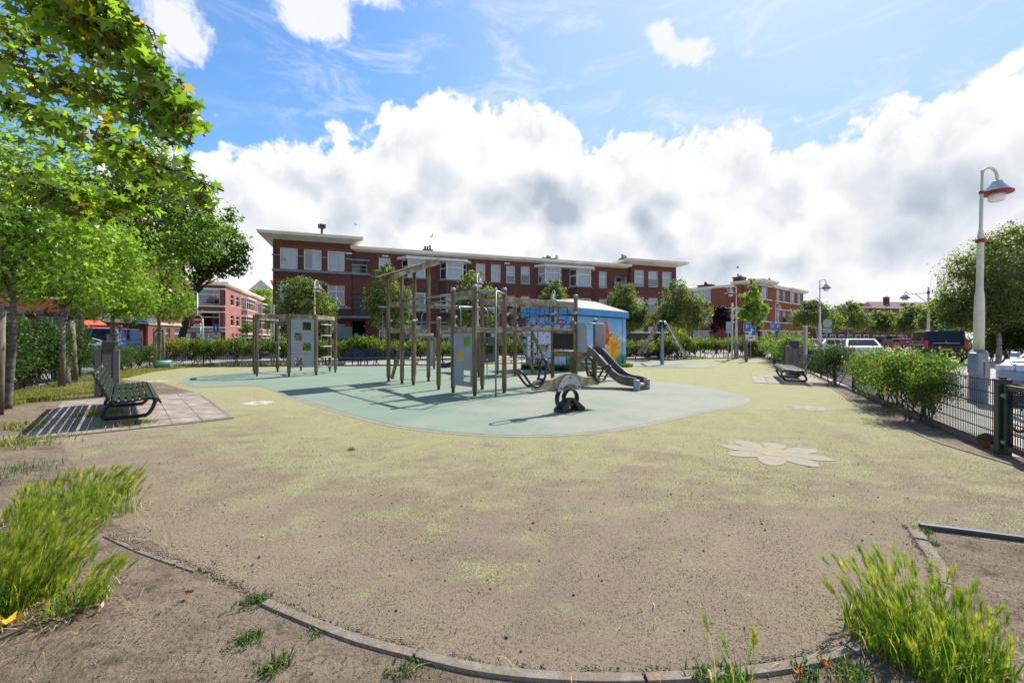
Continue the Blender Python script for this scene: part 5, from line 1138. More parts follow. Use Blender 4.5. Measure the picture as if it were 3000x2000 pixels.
for s_ in (-1, 1):
    a0, a1 = .04 * s_ + .05, .22 * s_ + .06
    part('foot', MB().add([SQ(a0 - .05, .26, -.07), SQ(a0 + .05, .26, -.07), SQ(a0 + .05, .26, .07), SQ(a0 - .05, .26, .07), SQ(a1 - .09, .012, -.12), SQ(a1 + .09, .012, -.12), SQ(a1 + .09, .012, .12), SQ(a1 - .09, .012, .12), SQ(a1 - .09, .06, -.12), SQ(a1 + .09, .06, -.12), SQ(a1 + .09, .06, .12), SQ(a1 - .09, .06, .12)],
        [(0, 3, 2, 1), (0, 1, 9, 8), (1, 2, 10, 9), (2, 3, 11, 10), (3, 0, 8, 11), (8, 9, 5, 4), (9, 10, 6, 5), (10, 11, 7, 6), (11, 8, 4, 7), (4, 5, 6, 7)]), M['iron'], sx, bevel=.006)
for s_ in (-1, 1):
    pth = [(1.16, .80), (1.06, .68), (.96, .575), (.84, .54), (.74, .57), (.66, .68), (.625, .82), (.62, .93), (.60, .97)]
    for k in (-.085, .085): pass
    q = [V((a * s_, z)) for a, z in pth]; L_ = [SQ(p.x, p.y, -.085) for p in q]; Rr = [SQ(p.x, p.y, .085) for p in q]
    e0, e1 = q[0], q[-1]; endA = [SQ(e0.x + .03 * s_, e0.y + .03, -.05), SQ(e0.x + .04 * s_, e0.y + .045, 0), SQ(e0.x + .03 * s_, e0.y + .03, .05)]; endB = [SQ(e1.x, e1.y + .045, .05), SQ(e1.x, e1.y + .06, 0), SQ(e1.x, e1.y + .045, -.05)]
    st_ = part('seat', MB().tube(spline(endA + Rr + endB + L_[::-1], 4, True), .022, 8, closed=True), M['black'], sx)
    part('seat_pad', MB().add([SQ(a * s_, z, k) for a, z in ((.98, .585), (.84, .55), (.72, .59), (.665, .68)) for k in (-.08, .08)], [(0, 1, 3, 2), (2, 3, 5, 4), (4, 5, 7, 6)], sm=True), M['black'], st_)

# ---- carousel with four slanting arms
cx = thing('carousel', 'steel mast carousel with four slanting wooden arms and black seats behind the blue kiosk', 'carousel', (CAR[0], CAR[1], 0), R(20))
part('mast', MB().lathe([(.16, .0), (.16, .01), (.10, .012), (.095, .6), (.09, 1.9), (.085, 2.25)], n=20), M['steel'], cx)
for k in range(4):
    a = R(90 * k); d = V((math.cos(a), math.sin(a), 0)); s_ = V((-d.y, d.x, 0))
    part('arm', MB().beam(d * .38 + V((0, 0, 2.10)), d * 1.55 + V((0, 0, .62)), .10, .13), M['beamwood'], cx, bevel=.01)
    part('arm_bracket', MB().tube(spline([V((0, 0, 2.36)), d * .18 + V((0, 0, 2.36)), d * .33 + V((0, 0, 2.24)), d * .47 + V((0, 0, 2.06))], 4), .035, 8), M['steel'], cx)
    part('arm_plate', MB().prism([(.06, 1.98), (.36, 2.02), (.30, 2.20), (.14, 2.31), (.06, 2.31)], s_ * .01, d, EZ, .02), M['darksteel'], cx)
    part('seat', MB().tube(spline([d * 1.50 + s_ * .10 + V((0, 0, .68)), d * 1.72 + s_ * .11 + V((0, 0, .50)), d * 1.92 + s_ * .08 + V((0, 0, .52)), d * 1.97 + V((0, 0, .56)), d * 1.92 - s_ * .08 + V((0, 0, .52)), d * 1.72 - s_ * .11 + V((0, 0, .50)), d * 1.50 - s_ * .10 + V((0, 0, .68))], 4), .022, 6), M['black'], cx)
    part('handle', MB().tube(spline([d * 1.38 + s_ * .05 + V((0, 0, .84)), d * 1.46 + s_ * .09 + V((0, 0, 1.02)), d * 1.46 - s_ * .09 + V((0, 0, 1.02)), d * 1.38 - s_ * .05 + V((0, 0, .84))], 4), .018, 6), M['black'], cx)

# ---- hanging seat between two leaning posts
hx = thing('hanging_seat', 'belt seat slung on black ropes between two outward leaning wooden posts', 'swing seat', (15.0, 25.8, 0), world=True)
h1, h2 = G(2187, 1060), G(2268.7, 1063); t1, t2 = A(2178, 975, h1.y - .1), A(2277, 972, h2.y - .1)
for a, b in ((h1, t1), (h2, t2)):
    p = part('post', MB().tube([a + (b - a) * .06, b], [.095, .10], 12), M['wood'], hx); part('post_cap', MB().cyl(b, b + V((0, 0, .05)), .13), M['black'], p); part('foot', MB().cyl(a, a + (b - a) * .08, .07), M['darksteel'], p)
z = .85; q1, q2 = A(2219, 1027, 25.8), A(2241, 1027, 25.6)
for a, b, f0 in ((t1, q1, .36), (t2, q2, .36)):
    a = a + (V((h1.x, h1.y, 0) if a is t1 else (h2.x, h2.y, 0)) - a) * f0 if False else a.lerp(h1 if a is t1 else h2, .30); m_ = a.lerp(b, .72)
    part('rope', MB().tube([a, m_], .022, 8), M['black'], hx); part('chain', MB().tube([m_, b], .016, 6), M['steel'], hx); knob(hx, a, .07)
part('seat', MB().beam(q1, q2, .18, .04), M['black'], hx)
# ---- small coloured play frame in the far corner
px_ = thing('coloured_post_frame', 'small play frame with a red tipped post, an orange post and green base', 'play frame', tuple(G(2205, 1046)), world=True)
M['redtip'] = mat('red_orange_paint', lin(226, 92, 80), lin(206, 78, 66), 3, .6); M['orangep'] = mat('faded_orange_paint', lin(222, 168, 122), lin(206, 146, 104), 3, .7); M['greenbox'] = mat('dark_green_board', lin(64, 92, 70), lin(52, 78, 58), 3, .6)
a = G(2198, 1046); p = part('post', MB().cyl(a, a + V((0, 0, 1.75)), .13), M['stake'], px_); part('post_tip', MB().cyl(a + V((0, 0, 1.75)), a + V((0, 0, 2.02)), .132), M['redtip'], p); part('post_cap', MB().box(a + V((.1, 0, 2.06)), (.7, .5, .06)), M['ink'], p)
a = G(2214, 1046.5); p = part('post', MB().cyl(a + V((0, 0, .3)), a + V((0, 0, 1.92)), .13), M['orangep'], px_); part('post_cap', MB().box(a + V((0, 0, 1.95)), (.5, .4, .06)), M['ink'], p)
part('base_board', MB().box(G(2210, 1046) + V((.1, -.1, .28)), (1.1, .6, .5)), M['greenbox'], px_, bevel=.03); part('roof_bar', MB().beam(G(2198, 1046) + V((0, 0, 1.98)), G(2214, 1046.5) + V((0, 0, 1.94)), .1, .06), M['ink'], px_)

# ---- blue painted kiosk
KM, KR, KL = V((2.53, 18.6, 0)), V((5.80, 21.96, 0)), V((.65, 20.43, 0)); ku = (KR - KM).normalized(); kl = V((-ku.y, ku.x, 0)); WK = (KR - KM).length; DK = (KL - KM).length
kt = thing('kiosk', 'blue painted utility kiosk with sunflower and children\'s drawings, behind the slide', 'kiosk', tuple(KM), math.atan2(ku.y, ku.x))
def kmural(name, base, kind):
    m_, t, b = new_mat(name); b.inputs['Roughness'].default_value = .7
    co = t.new('ShaderNodeTexCoord').outputs['Object']; s3 = t.new('ShaderNodeSeparateXYZ'); t.l.new(co, s3.inputs[0])
    if kind == 'sky':
        c = t.mix(t.mr(t.noise(t.mapping(co, sc=(.8, 1, 1.6)), 1.6, 6, .6), .48, .72, 0, .8), lin(136, 178, 222), lin(218, 228, 238)); c = t.mix(t.mr(s3.outputs[2], 1.5, 2.3), c, lin(110, 162, 214))
        g = t.mix(t.mr(t.noise(t.mapping(co, sc=(9, 9, .8)), 2.0, 4, .6), .4, .6), lin(30, 100, 70), lin(86, 160, 150)); c = t.mix(t.mr(t.m('ADD', s3.outputs[2], t.m('MULTIPLY', t.noise(t.mapping(co, sc=(6, 6, .5)), 2.0, 3), .6)), 1.05, .75), c, g)
    else:
        c = t.mix(t.mr(t.noise(co, 2.5, 6, .6), .42, .7, 0, .9), lin(228, 232, 244), lin(198, 206, 230)); c = t.mix(t.mr(t.noise(t.mapping(co, sc=(1, 1.8, 1)), 5.5, 3, .6), .60, .66, 0, .45), c, lin(96, 104, 150)); c = t.mix(t.mr(s3.outputs[2], 1.75, 2.1), c, lin(128, 172, 226))
    t.put(b.inputs['Base Color'], c); return m_
M['mural'] = kmural('mural_sky', 0, 'sky'); M['mural2'] = kmural('mural_drawings', 0, 'draw'); M['kblue'] = mat('kiosk_blue', lin(76, 150, 212), lin(66, 134, 196), 2, .6); M['gravelroof'] = mat('kiosk_roof', lin(212, 200, 184), lin(178, 166, 150), 60, .95, c3=lin(140, 130, 118))
part('wall', MB().box((WK / 2, .06, 1.22), (WK, .12, 2.44)), M['mural'], kt); part('wall', MB().box((.06, DK / 2 + .002, 1.22), (.118, DK - .25, 2.44)), M['mural2'], kt)
part('wall', MB().box((WK / 2, DK - .06, 1.22), (WK - .01, .12, 2.44)).box((WK - .06, DK / 2, 1.22), (.116, DK - .25, 2.44)), M['kblue'], kt)
for x, y in ((.11, .11), (WK - .11, .11)): part('corner_pillar', MB().box((x, y - .03, 1.215), (.27, .27, 2.43)), M['mural'], kt)
fa = part('fascia', MB().box((WK / 2, -.06, 2.63), (WK + .3, .2, .30)).box((-.06, DK / 2, 2.63), (.2, DK - .075, .30)).box((WK + .06, DK / 2, 2.6), (.2, DK - .075, .36)).box((WK / 2, DK + .06, 2.6), (WK + .3, .2, .36)), M['kblue'], kt)
e = .16; part('roof', MB().add([(-e, -e, 2.782), (WK + e, -e, 2.782), (WK + e, DK + e, 2.782), (-e, DK + e, 2.782), (1.25, DK * .5 - .35, 3.30), (WK - 1.25, DK * .5 - .35, 3.30), (WK - 1.25, DK * .5 + .35, 3.30), (1.25, DK * .5 + .35, 3.30)], [(0, 1, 5, 4), (1, 2, 6, 5), (2, 3, 7, 6), (3, 0, 4, 7), (4, 5, 6, 7)]), M['gravelroof'], kt)
part('gable_board', MB().prism([(-.1, 2.782), (DK + .1, 2.782), (DK * .5 + .62, 3.16), (DK * .5 - .62, 3.16)], (-.165, 0, 0), EY, EZ, .10), M['kblue'], kt)
def paint(name, poly, c, face='front', k=.004, lab=None):
    """a flat painted shape lying on the kiosk wall"""
    if c not in M: M[c] = mat('paint_' + c, PC[c], tuple(q * .8 for q in PC[c]), 7, .7)
    if face == 'front': return part(name, MB().prism(poly, (0, 0, 0), EX, EZ, k), M[c], kt, lab)
    return part(name, MB().prism([(-a, b) for a, b in poly], (.001, 0, 0), V((0, -1, 0)), EZ, k), M[c], kt, lab)
PC = dict(yellowp=lin(240, 178, 20), yellow2=lin(222, 150, 16), orange=lin(232, 92, 22), orange2=lin(196, 62, 14), inkp=lin(40, 30, 34), redp=lin(214, 40, 40), greenp=lin(60, 180, 60), green2=lin(52, 138, 74), pinkp=lin(226, 120, 130), bluep=lin(70, 90, 170), tealp=lin(60, 150, 150))
fcx, fcz = WK * .765, .98
rp = random.Random(5)
for k in range(40):
    a = 2 * math.pi * k / 40 + rp.uniform(-.09, .09); L_ = rp.uniform(.66, .98); w_ = rp.uniform(.040, .062); d = V((math.cos(a), math.sin(a))); s_ = V((-d.y, d.x)); L_ *= 1.0 if d.x < .2 else .84
    poly = [tuple(V((fcx, fcz)) + d * (L_ * u) + s_ * (w_ * v)) for u, v in ((.1, -.5), (.5, -1), (.85, -.9), (.97, -.5), (1, .1), (.93, .6), (.6, .9), (.1, .5))]
    paint('painted_petal', poly, 'yellowp' if k % 3 else 'yellow2', k=.004 + .0015 * (k % 4))
paint('painted_disc', [(fcx + .27 * math.cos(i * .4), fcz + .27 * math.sin(i * .4)) for i in range(16)], 'yellow2', k=.012)
for k in range(22): a = rp.uniform(0, 6.28); r_ = .25 * rp.uniform(.1, 1) ** .5; paint('painted_seed', [(fcx + r_ * math.cos(a) + .03 * math.cos(b), fcz + r_ * math.sin(a) + .014 * math.sin(b)) for b in (0, 1.5, 3.1, 4.6)], 'orange', k=.0145)
bx, bz = WK * .635, 1.50
paint('painted_wing', [(bx - .30, bz - .10), (bx - .38, bz + .2), (bx - .30, bz + .62), (bx - .12, bz + .82), (bx + .02, bz + .72), (bx + .14, bz + .40), (bx + .20, bz + .10), (bx + .10, bz - .05)], 'orange', k=.016)
paint('painted_wing', [(bx - .24, bz - .30), (bx - .30, bz - .10), (bx + .10, bz - .05), (bx + .22, bz - .06), (bx + .10, bz - .28), (bx - .08, bz - .38)], 'orange2', k=.018)
for u, v in ((0, .42), (.06, .30), (-.02, .30), (.08, .2), (-.08, .52), (.12, .12)): paint('painted_spot', [(bx + u + .025 * math.cos(b), bz + v + .03 * math.sin(b)) for b in (0, 1, 2, 3, 4, 5)], 'inkp', k=.019)
paint('painted_body', [(bx + .14, bz - .02), (bx + .26, bz + .10), (bx + .50, bz + .14), (bx + .50, bz + .12), (bx + .28, bz + .05)], 'inkp', k=.020)
for k in range(46):
    x = WK * .5 + rp.uniform(-1.2, 2.2); h_ = rp.uniform(.25, .75); x = min(max(x, .3), WK - .1); paint('painted_blade', [(x - .02, .03), (x + .03, .03), (x + rp.uniform(-.12, .12), h_)], 'green2' if k % 2 else 'tealp', k=.003 + .0006 * (k % 6))
# children's drawings on the short wall (distance from the near corner, height)
def strokes(x, z, pts, c, w_=.03):
    for (a, b), (c2, d2) in zip(pts, pts[1:]):
        v = V((c2 - a, d2 - b)); n_ = V((-v.y, v.x)).normalized() * w_ / 2; paint('painted_stroke', [(x + a - n_.x, z + b - n_.y), (x + c2 - n_.x, z + d2 - n_.y), (x + c2 + n_.x, z + d2 + n_.y), (x + a + n_.x, z + b + n_.y)], c, 'side')
def dot(x, z, r, c, e=1.0): paint('painted_dot', [(x + r * math.cos(b * .7), z + r * e * math.sin(b * .7)) for b in range(9)], c, 'side')
for r_, c in ((.17, 'redp'), (.14, 'yellowp'), (.11, 'greenp')): strokes(2.05, 1.05, [(-r_, -.3), (-r_, .05)] + [(r_ * math.cos(a), .05 + r_ * math.sin(a) * 1.2) for a in [math.pi - i * .39 for i in range(9)]] + [(r_, -.3)], c, .025)
paint('painted_heart', [(2.0, .58), (1.92, .70), (1.93, .77), (1.97, .77), (2.0, .73), (2.04, .78), (2.08, .76), (2.08, .69)], 'redp', 'side')
for x, z, c in ((1.98, .35, 'orange'), (1.88, .35, 'redp'), (1.78, .33, 'inkp'), (1.42, .95, 'yellowp'), (1.34, .95, 'inkp'), (1.5, 1.0, 'pinkp'), (.9, .45, 'pinkp'), (1.6, 1.0, 'bluep'), (1.25, 1.05, 'tealp')): dot(x, z + .12, .05, c); strokes(x, z, [(0, .08), (0, -.06)], c, .06); strokes(x, z, [(-.04, -.14), (0, -.05), (.04, -.14)], 'inkp', .015)
for x, z, r_, c in ((1.25, 1.50, .06, 'bluep'), (1.45, 1.75, .08, 'greenp'), (2.3, 2.05, .12, 'greenp'), (2.15, 2.02, .10, 'greenp'), (2.3, .95, .06, 'greenp'), (.95, 1.1, .08, 'greenp'), (1.2, 1.7, .06, 'yellowp'), (1.75, 2.1, .06, 'yellowp'), (1.5, 1.65, .05, 'redp')): dot(x, z, r_, c, .6)
strokes(.45, 1.95, [(-.2, .25), (.15, .3), (.2, .15), (-.05, .1), (-.1, -.25)], 'redp', .07); strokes(.5, 1.9, [(.0, .2), (.05, -.3)], 'redp', .05); strokes(.55, .75, [(-.2, .3), (-.2, 0), (.2, 0), (.2, .3)], 'orange', .10); strokes(.55, .75, [(.05, .0), (.05, .6)], 'yellowp', .10)
# ---------------------------------------------------------------- benches
def bench(label, loc, rz, L, mat_, group='slatted benches', nb=6):
    """length along x, facing +y"""
    t = thing('bench', label, 'bench', loc, rz, group)
    seat = [(-.01, .405), (.075, .398), (.16, .398), (.245, .402), (.33, .412), (.415, .420), (.49, .405), (.54, .350)]
    back = [(-.085, .455), (-.115, .525), (-.145, .600), (-.18, .680), (-.215, .760), (-.25, .840)]
    def slat(y, z, ang, w_):
        m = Matrix.Rotation(ang, 3, 'X'); jy = rnd.uniform(-.004, .004)
        o = part('slat', MB().box((jy, y, z), (L + rnd.uniform(-.01, .01), w_, .028), tilt=m), M[mat_], t, bevel=.005)
        for x in (-L * .47, -L * .27, 0, L * .27, L * .47): part('bolt', MB().lathe([(.012, 0), (.010, .004), (.002, .006)], (x, y, z + .014) if ang < .9 else (x, y + .016, z), 6), M['steel'], o)
    for i, (y, z) in enumerate(seat): slat(y, z, (-.08, -.03, .03, .08, .12, -.05, -.45, -1.0)[i], .066)
    for y, z in back: slat(y, z, R(114), .060)
    xs = (-L * .27, L * .27) if L > 2 else (-L * .3, L * .3)
    for x in xs:
        pts = spline([V((x, -.255, .85)), V((x, -.10, .46)), V((x, -.02, .375)), V((x, .20, .365)), V((x, .40, .385)), V((x, .50, .34)), V((x, .50, .22)), V((x, .42, .06)), V((x, .30, .028)), V((x, -.05, .028)), V((x, -.17, .06)), V((x, -.16, .16)), V((x, -.04, .34))], 5)
        part('iron_frame', MB().tube(pts, .031, 8), M['iron'], t)
    for x in (-L * .47, 0, L * .47): part('slat_strap', MB().tube(spline([V((x, -.262, .845)), V((x, -.10, .445)), V((x, -.01, .375)), V((x, .25, .38)), V((x, .42, .395)), V((x, .52, .34))], 4), .014, 6), M['iron'], t)
    return t
def ang2(d): return math.atan2(d[1], d[0])
bench('dark green slatted bench on the paved pad at the left, seen end on', (-7.45, 8.05, .014), ang2(BLa) + math.pi, 3.5, 'benchgreen')
bench('black slatted bench on a paved pad beside the info board on the right', (9.73, 14.6, .014), ang2(BRa), 3.2, 'benchblack')
bench('long dark blue bench seen from the front before the back hedge', (-7.2, 22.9, 0), ang2((.99, .14)) + math.pi, 3.4, 'benchblue')

# ---------------------------------------------------------------- litter bins
def litter_bin(label, loc, rz, papers=False):
    t = thing('litter_bin', label, 'litter bin', loc, rz, 'grey litter bins'); t.scale = (.80, .85, 1.0)
    part('core', MB().box((0, 0, .56), (.24, .42, 1.10)), M['bindark'], t, bevel=.01)
    for s_ in (-1, 1): part('side_panel', MB().box((s_ * .20, 0, .57), (.15, .46, 1.12)), M['bin'], t, bevel=.012)
    part('neck', MB().box((.03, 0, 1.22), (.30, .36, .20)), M['bindark'], t, bevel=.01)
    part('lid', MB().box((.03, 0, 1.335), (.36, .42, .025)), M['bin'], t, bevel=.006)
    part('lock', MB().box((0, -.215, .8), (.04, .02, .05)), M['alloy'], t); part('door_seam', MB().box((0, -.2115, .55), (.20, .004, .96)), M['bin'], t)
    for k in range(5): part('label_line', MB().box((.28, -.05 + 0 * k, .98 - k * .055), (.003, .22, .012)), M['plastic'], t)
    if papers:
        for x, a in ((-.22, .35), (.22, -.3)): 
            m = Matrix.Rotation(a, 3, 'Y'); part('lid_flap', MB().box((x + .03, -.02, 1.37), (.30, .30, .012), tilt=m), M['plastic'], t)
litter_bin('grey litter bin with open pale lid flaps behind the dark green bench', (-10.0, 10.55, 0), R(40), True)
litter_bin('grey litter bin behind the black bench on the right', (11.05, 16.75, 0), -.25)

# ---------------------------------------------------------------- street lamps
def lamp(label, loc, rz, hgt=5.2, near=False, group='cream lamp posts with conical hoods', tilt=0.0):
    t = thing('street_lamp', label, 'street lamp', loc, rz, group); t.rotation_euler[1] = tilt; k = hgt
    part('base', MB().lathe([(.17, -.1), (.17, .05), (.155, .06), (.15, 1.02), (.165, 1.03), (.165, 1.10), (.12, 1.15)], n=16), M['lampgrey'], t)
    if near:
        part('meter_box', MB().box((-.22, -.10, .86), (.17, .22, .48)), M['lampgrey'], t, bevel=.05); part('hatch', MB().box((.02, -.155, .62), (.14, .012, .5)), M['lampgrey'], t, bevel=.004)
        part('sticker', MB().box((-.09, -.168, .93), (.07, .008, .05)), M['signgrey'], t)
    part('pole', MB().lathe([(.095, 1.12), (.090, 2.0), (.082, k * .44), (.078, k * .455), (.062, k * .475), (.057, k * .70), (.052, k * .715), (.034, k * .735), (.030, k * .985)], n=16), M['lampwhite'], t)
    c = V((.20, 0, k - .20)); part('hook', MB().tube([V((0, 0, k * .95))] + arc((.20, 0, k - .20), .20, math.pi, 0, 12) + [V((.40, 0, k - .30))], .028, 10), M['lampwhite'], t)
    hz = k - .33; hd = part('hood', MB().lathe([(.03, .05), (.08, .045), (.09, .02), (.095, .0), (.245, -.20), (.24, -.205)], (.40, 0, hz), 24), M['hood'], t)
    part('hood_ring', MB().lathe([(.24, -.20), (.268, -.195), (.268, -.24), (.22, -.255), (.21, -.245)], (.40, 0, hz), 24), M['lampred'], hd)
    part('lens', MB().lathe([(.15, -.24), (.135, -.385), (.12, -.405), (.02, -.41)], (.40, 0, hz), 20), M['opal'], hd)
    part('stay', MB().tube([V((0, 0, hz - .22)), V((.16, 0, hz - .22))], .022, 8), M['lampred'], t); part('collar', MB().lathe([(.045, -.03), (.045, .03)], (0, 0, hz - .24), 12), M['lampred'], t)
    if near or True:
        part('basket_ring', MB().lathe([(.075, -.04), (.085, -.02), (.085, .03), (.075, .04)], (0, 0, k * .685), 14), M['lampred'], t)
        part('ring_arm', MB().tube([V((.05, 0, k * .685)), V((.18, 0, k * .690)), V((.27, 0, k * .722))], .014, 6).tube([V((-.05, 0, k * .685)), V((-.19, 0, k * .683)), V((-.21, 0, k * .690))], .014, 6), M['lampred'], t)
    return t
lamp('tall cream lamp post with grey base just beyond the right hand wire fence', (10.42, 9.55, 0), .12, 5.25, True, tilt=.022)
def lamp_at(label, px, top, hook=0.0, hgt=5.2):
    d = F * (hgt - H) / (HOR - top); return lamp(label, (Xat(px, d), d, 0), hook, hgt)
lamp_at('cream lamp post beside the round sign back, its hook to the right', 2402, 819, 0.0)
lamp_at('cream lamp post before the orange corner block, hook to the left', 2157, 838, math.pi)
lamp_at('cream lamp post left of the upright bright tree, seen over the low climbing frame', 922, 820, 1.4)
lamp_at('lamp post rising above the middle of the large climbing frame', 1398, 801, 1.3)
lamp_at('lamp post seen over the net bridge before the dark block', 1625, 850, 1.9)
lamp_at('small lamp post between the big P sign and the corner block', 2272, 888, 0.0)
# lamp on a long bracket arm
d = 33.0; t = thing('bracket_lamp', 'cream mast with a long lamp arm left of the big right tree', 'street lamp', (Xat(2720, d), d, 0)); q = Xat(2651, d) - Xat(2720, d)
part('pole', MB().lathe([(.10, 0), (.08, 3.5), (.06, 5.4)], n=12), M['lampwhite'], t); part('arm', MB().tube([V((0, 0, 4.98)), V((q * .85, 0, 4.86)), V((q * .90, 0, 4.95)), V((q * .96, 0, 5.08)), V((q, 0, 4.98)), V((q, 0, 4.85))], .03, 8).tube([V((0, 0, 4.1)), V((q * .55, 0, 4.9))], .025, 6), M['lampwhite'], t)
hd = part('hood', MB().lathe([(.05, .0), (.12, -.03), (.30, -.26), (.29, -.27)], (q, 0, 4.85), 20), M['hood'], t); part('hood_ring', MB().lathe([(.29, -.26), (.32, -.26), (.32, -.31), (.27, -.31)], (q, 0, 4.85), 20), M['lampred'], hd); part('lens', MB().lathe([(.19, -.3), (.17, -.46), (.02, -.48)], (q, 0, 4.85), 16), M['opal'], hd); part('collar', MB().lathe([(.09, -.12), (.09, .12)], (0, 0, 5.0), 10).lathe([(.09, -.1), (.09, .1)], (0, 0, 4.1), 10), M['lampred'], t)
d = 30.0; t = thing('mast_lamp', 'thin grey mast with a flat disc lamp before the dark block', 'street lamp', (Xat(1121, d), d, 0)); part('pole', MB().cyl((0, 0, 0), (0, 0, 3.62), .045), M['steel'], t); part('lamp_head', MB().lathe([(.05, 0), (.34, .02), (.34, .06), (.1, .12)], (0, 0, 3.6), 18), M['hood'], t)
d = 29.0; t = thing('cross_mast', 'white mast with a short cross arm beside the hooked lamp post', 'mast', (Xat(2145, d), d, 0)); part('pole', MB().cyl((0, 0, 0), (0, 0, 3.85), .06), M['lampwhite'], t); part('cross_arm', MB().beam((-.05, 0, 3.45), (.85, 0, 3.45), .05, .05).beam((.1, 0, 2.9), (.5, 0, 3.35), .04, .04), M['lampwhite'], t)
d = 27.0
for px, k in ((793.0, 0), (800.5, 1)):
    t = thing('thin_pole', ('pair of slim grey poles above the low climbing frame, the left one', 'pair of slim grey poles above the low climbing frame, the right one')[k], 'pole', (Xat(px + 2, d), d, 0)); part('shaft', MB().cyl((0, 0, 0), (0, 0, 3.55), .055), M['lampwhite'], t); part('shaft_cap', MB().lathe([(.06, 0), (.05, .03), (.01, .04)], (0, 0, 3.55), 10), M['steel'], t)

# ---------------------------------------------------------------- signs
def sign_pole(label, px, d, ztop, r=.038, cat='road sign', m_='steel', name='road_sign'):
    t = thing(name, label, cat, (Xat(px, d), d, 0)); part('pole', MB().cyl((0, 0, 0), (0, 0, ztop), r), M[m_], t); return t
def disc(mb, c, r, th=.012, n=28): return mb.prism([(r * math.cos(2 * math.pi * i / n), r * math.sin(2 * math.pi * i / n)) for i in range(n)], c, EX, EZ, th)
d = 26.0; t = sign_pole('red no entry disc with white bar on a tall grey pole behind the left fence', 577, d, 4.2, .055)
dx_ = Xat(582, d) - Xat(577, d); zc = 2.57
pl = part('disc', disc(MB(), (dx_, -.07, zc), .28), M['signred'], t); part('disc_rim', MB().tube(arc((dx_, -.075, zc), .278, 0, 6.27, 28), .012, 6), M['signwhite'], pl); part('white_bar', MB().box((dx_, -.087, zc), (.44, .01, .095)), M['signwhite'], pl)
sp_ = part('subplate', MB().box((dx_, -.07, zc - .37), (.50, .02, .16)), M['signwhite'], t, bevel=.008)
part('lettering', text_mb('uitgezonderd', .052, (dx_, -.083, zc - .34), EX, EZ), M['ink'], sp_); bk = MB()
for x in (-.07, .07): bk.tube(arc((dx_ + x, -.083, zc - .405), .022, 0, 6.27, 12), .004, 4)
part('bicycle_mark', bk.beam((dx_ - .07, -.083, zc - .405), (dx_, -.083, zc - .385), .004, .006).beam((dx_ + .07, -.083, zc - .405), (dx_ + .03, -.083, zc - .375), .004, .006), M['ink'], sp_)
t = sign_pole('slim grey post just right of the no entry pole', 587.5, 27.0, 2.45, .03, 'post', name='sign_post'); t = sign_pole('white slim post behind the no entry subplate', 594.5, 28.0, 2.75, .03, 'post', 'lampwhite', 'sign_post')
def blue_sign(label, px, d, zc, w_, h_, glyph, sub=True, m_='steel', off=0.0, rz=0.0):
    t = sign_pole(label, px, d, zc + h_ * .55, .035, m_=m_); t.rotation_euler[2] = rz
    p = part('panel', MB().box((off, -.05, zc), (w_, .02, h_)), M['signblue'], t, bevel=.006); part('panel_edge', MB().box((off, -.045, zc), (w_ + .03, .012, h_ + .03)), M['signwhite'], p)
    if glyph == 'arrow': part('arrow', MB().prism([(-.06, -.2), (.06, -.2), (.06, .02), (.17, .02), (0, .24), (-.17, .02), (-.06, .02)], (off, -.062, zc), EX * (w_ / .5), EZ * (h_ / .62), .004), M['signwhite'], p)
    else: part('lettering', text_mb(glyph, h_ * .72, (off, -.062, zc), EX, EZ), M['signwhite'], p)
    if sub: s_ = part('subplate', MB().box((off, -.05, zc - h_ * .5 - .22), (w_, .02, .40)), M['signwhite'], t, bevel=.006); part('panel_mark', MB().box((off, -.063, zc - h_ * .5 - .17), (w_ * .45, .006, .10)), M['ink'], s_)
    return t
blue_sign('small blue sign with white arrow before the pink terrace', 634, 40.0, 2.40, .50, .74, 'arrow')
blue_sign('tall narrow blue P sign over a white plate behind the left leaning post', 2189, 29.5, 2.22, .44, .56, 'P', rz=-.5)
blue_sign('blue one way sign with white arrow beside the narrow P sign', 2199, 31.0, 1.98, .62, .60, 'arrow', m_='signgrey', rz=-.3)
t = blue_sign('wide blue parking sign with two letters P on a cream pole', 2271, 31.0, 2.28, .64, .50, 'P  P', False, 'lampwhite', -.02); part('subplate', MB().box((-.02, -.05, 1.93), (.64, .02, .17)), M['signwhite'], t, bevel=.006)
t = sign_pole('grey back of a round road sign with square subplate behind the white parked car', 2422, 29.0, 2.6, .04); part('disc', disc(MB(), (0, -.045, 2.46), .30), M['signgrey'], t); part('stiffener', MB().box((0, -.065, 2.46), (.07, .01, .56)), M['steel'], t); part('subplate', MB().box((0, -.05, 1.98), (.58, .02, .30)), M['signgrey'], t); part('stiffener', MB().box((0, -.065, 1.98), (.07, .01, .28)), M['steel'], t)
t = sign_pole('grey back of a square sign on a slim post before the corner block', 2133, 27.0, 2.5, .035); part('panel', MB().box((.05, -.045, 2.25), (.40, .02, .48)), M['signgrey'], t); part('subplate', MB().box((.05, -.045, 1.88), (.44, .02, .20)), M['signgrey'], t)
d = 33.0; t = sign_pole('street name plate on a cream post before the big right hand tree', 2769, 28.5, 3.5, .05, 'street sign', 'lampwhite', 'street_sign'); part('name_plate', MB().box((-.02, -.06, 2.15), (.92, .03, .14)), M['signblue'], t); part('plate_rim', MB().box((-.02, -.055, 2.15), (.96, .02, .18)), M['signwhite'], t)
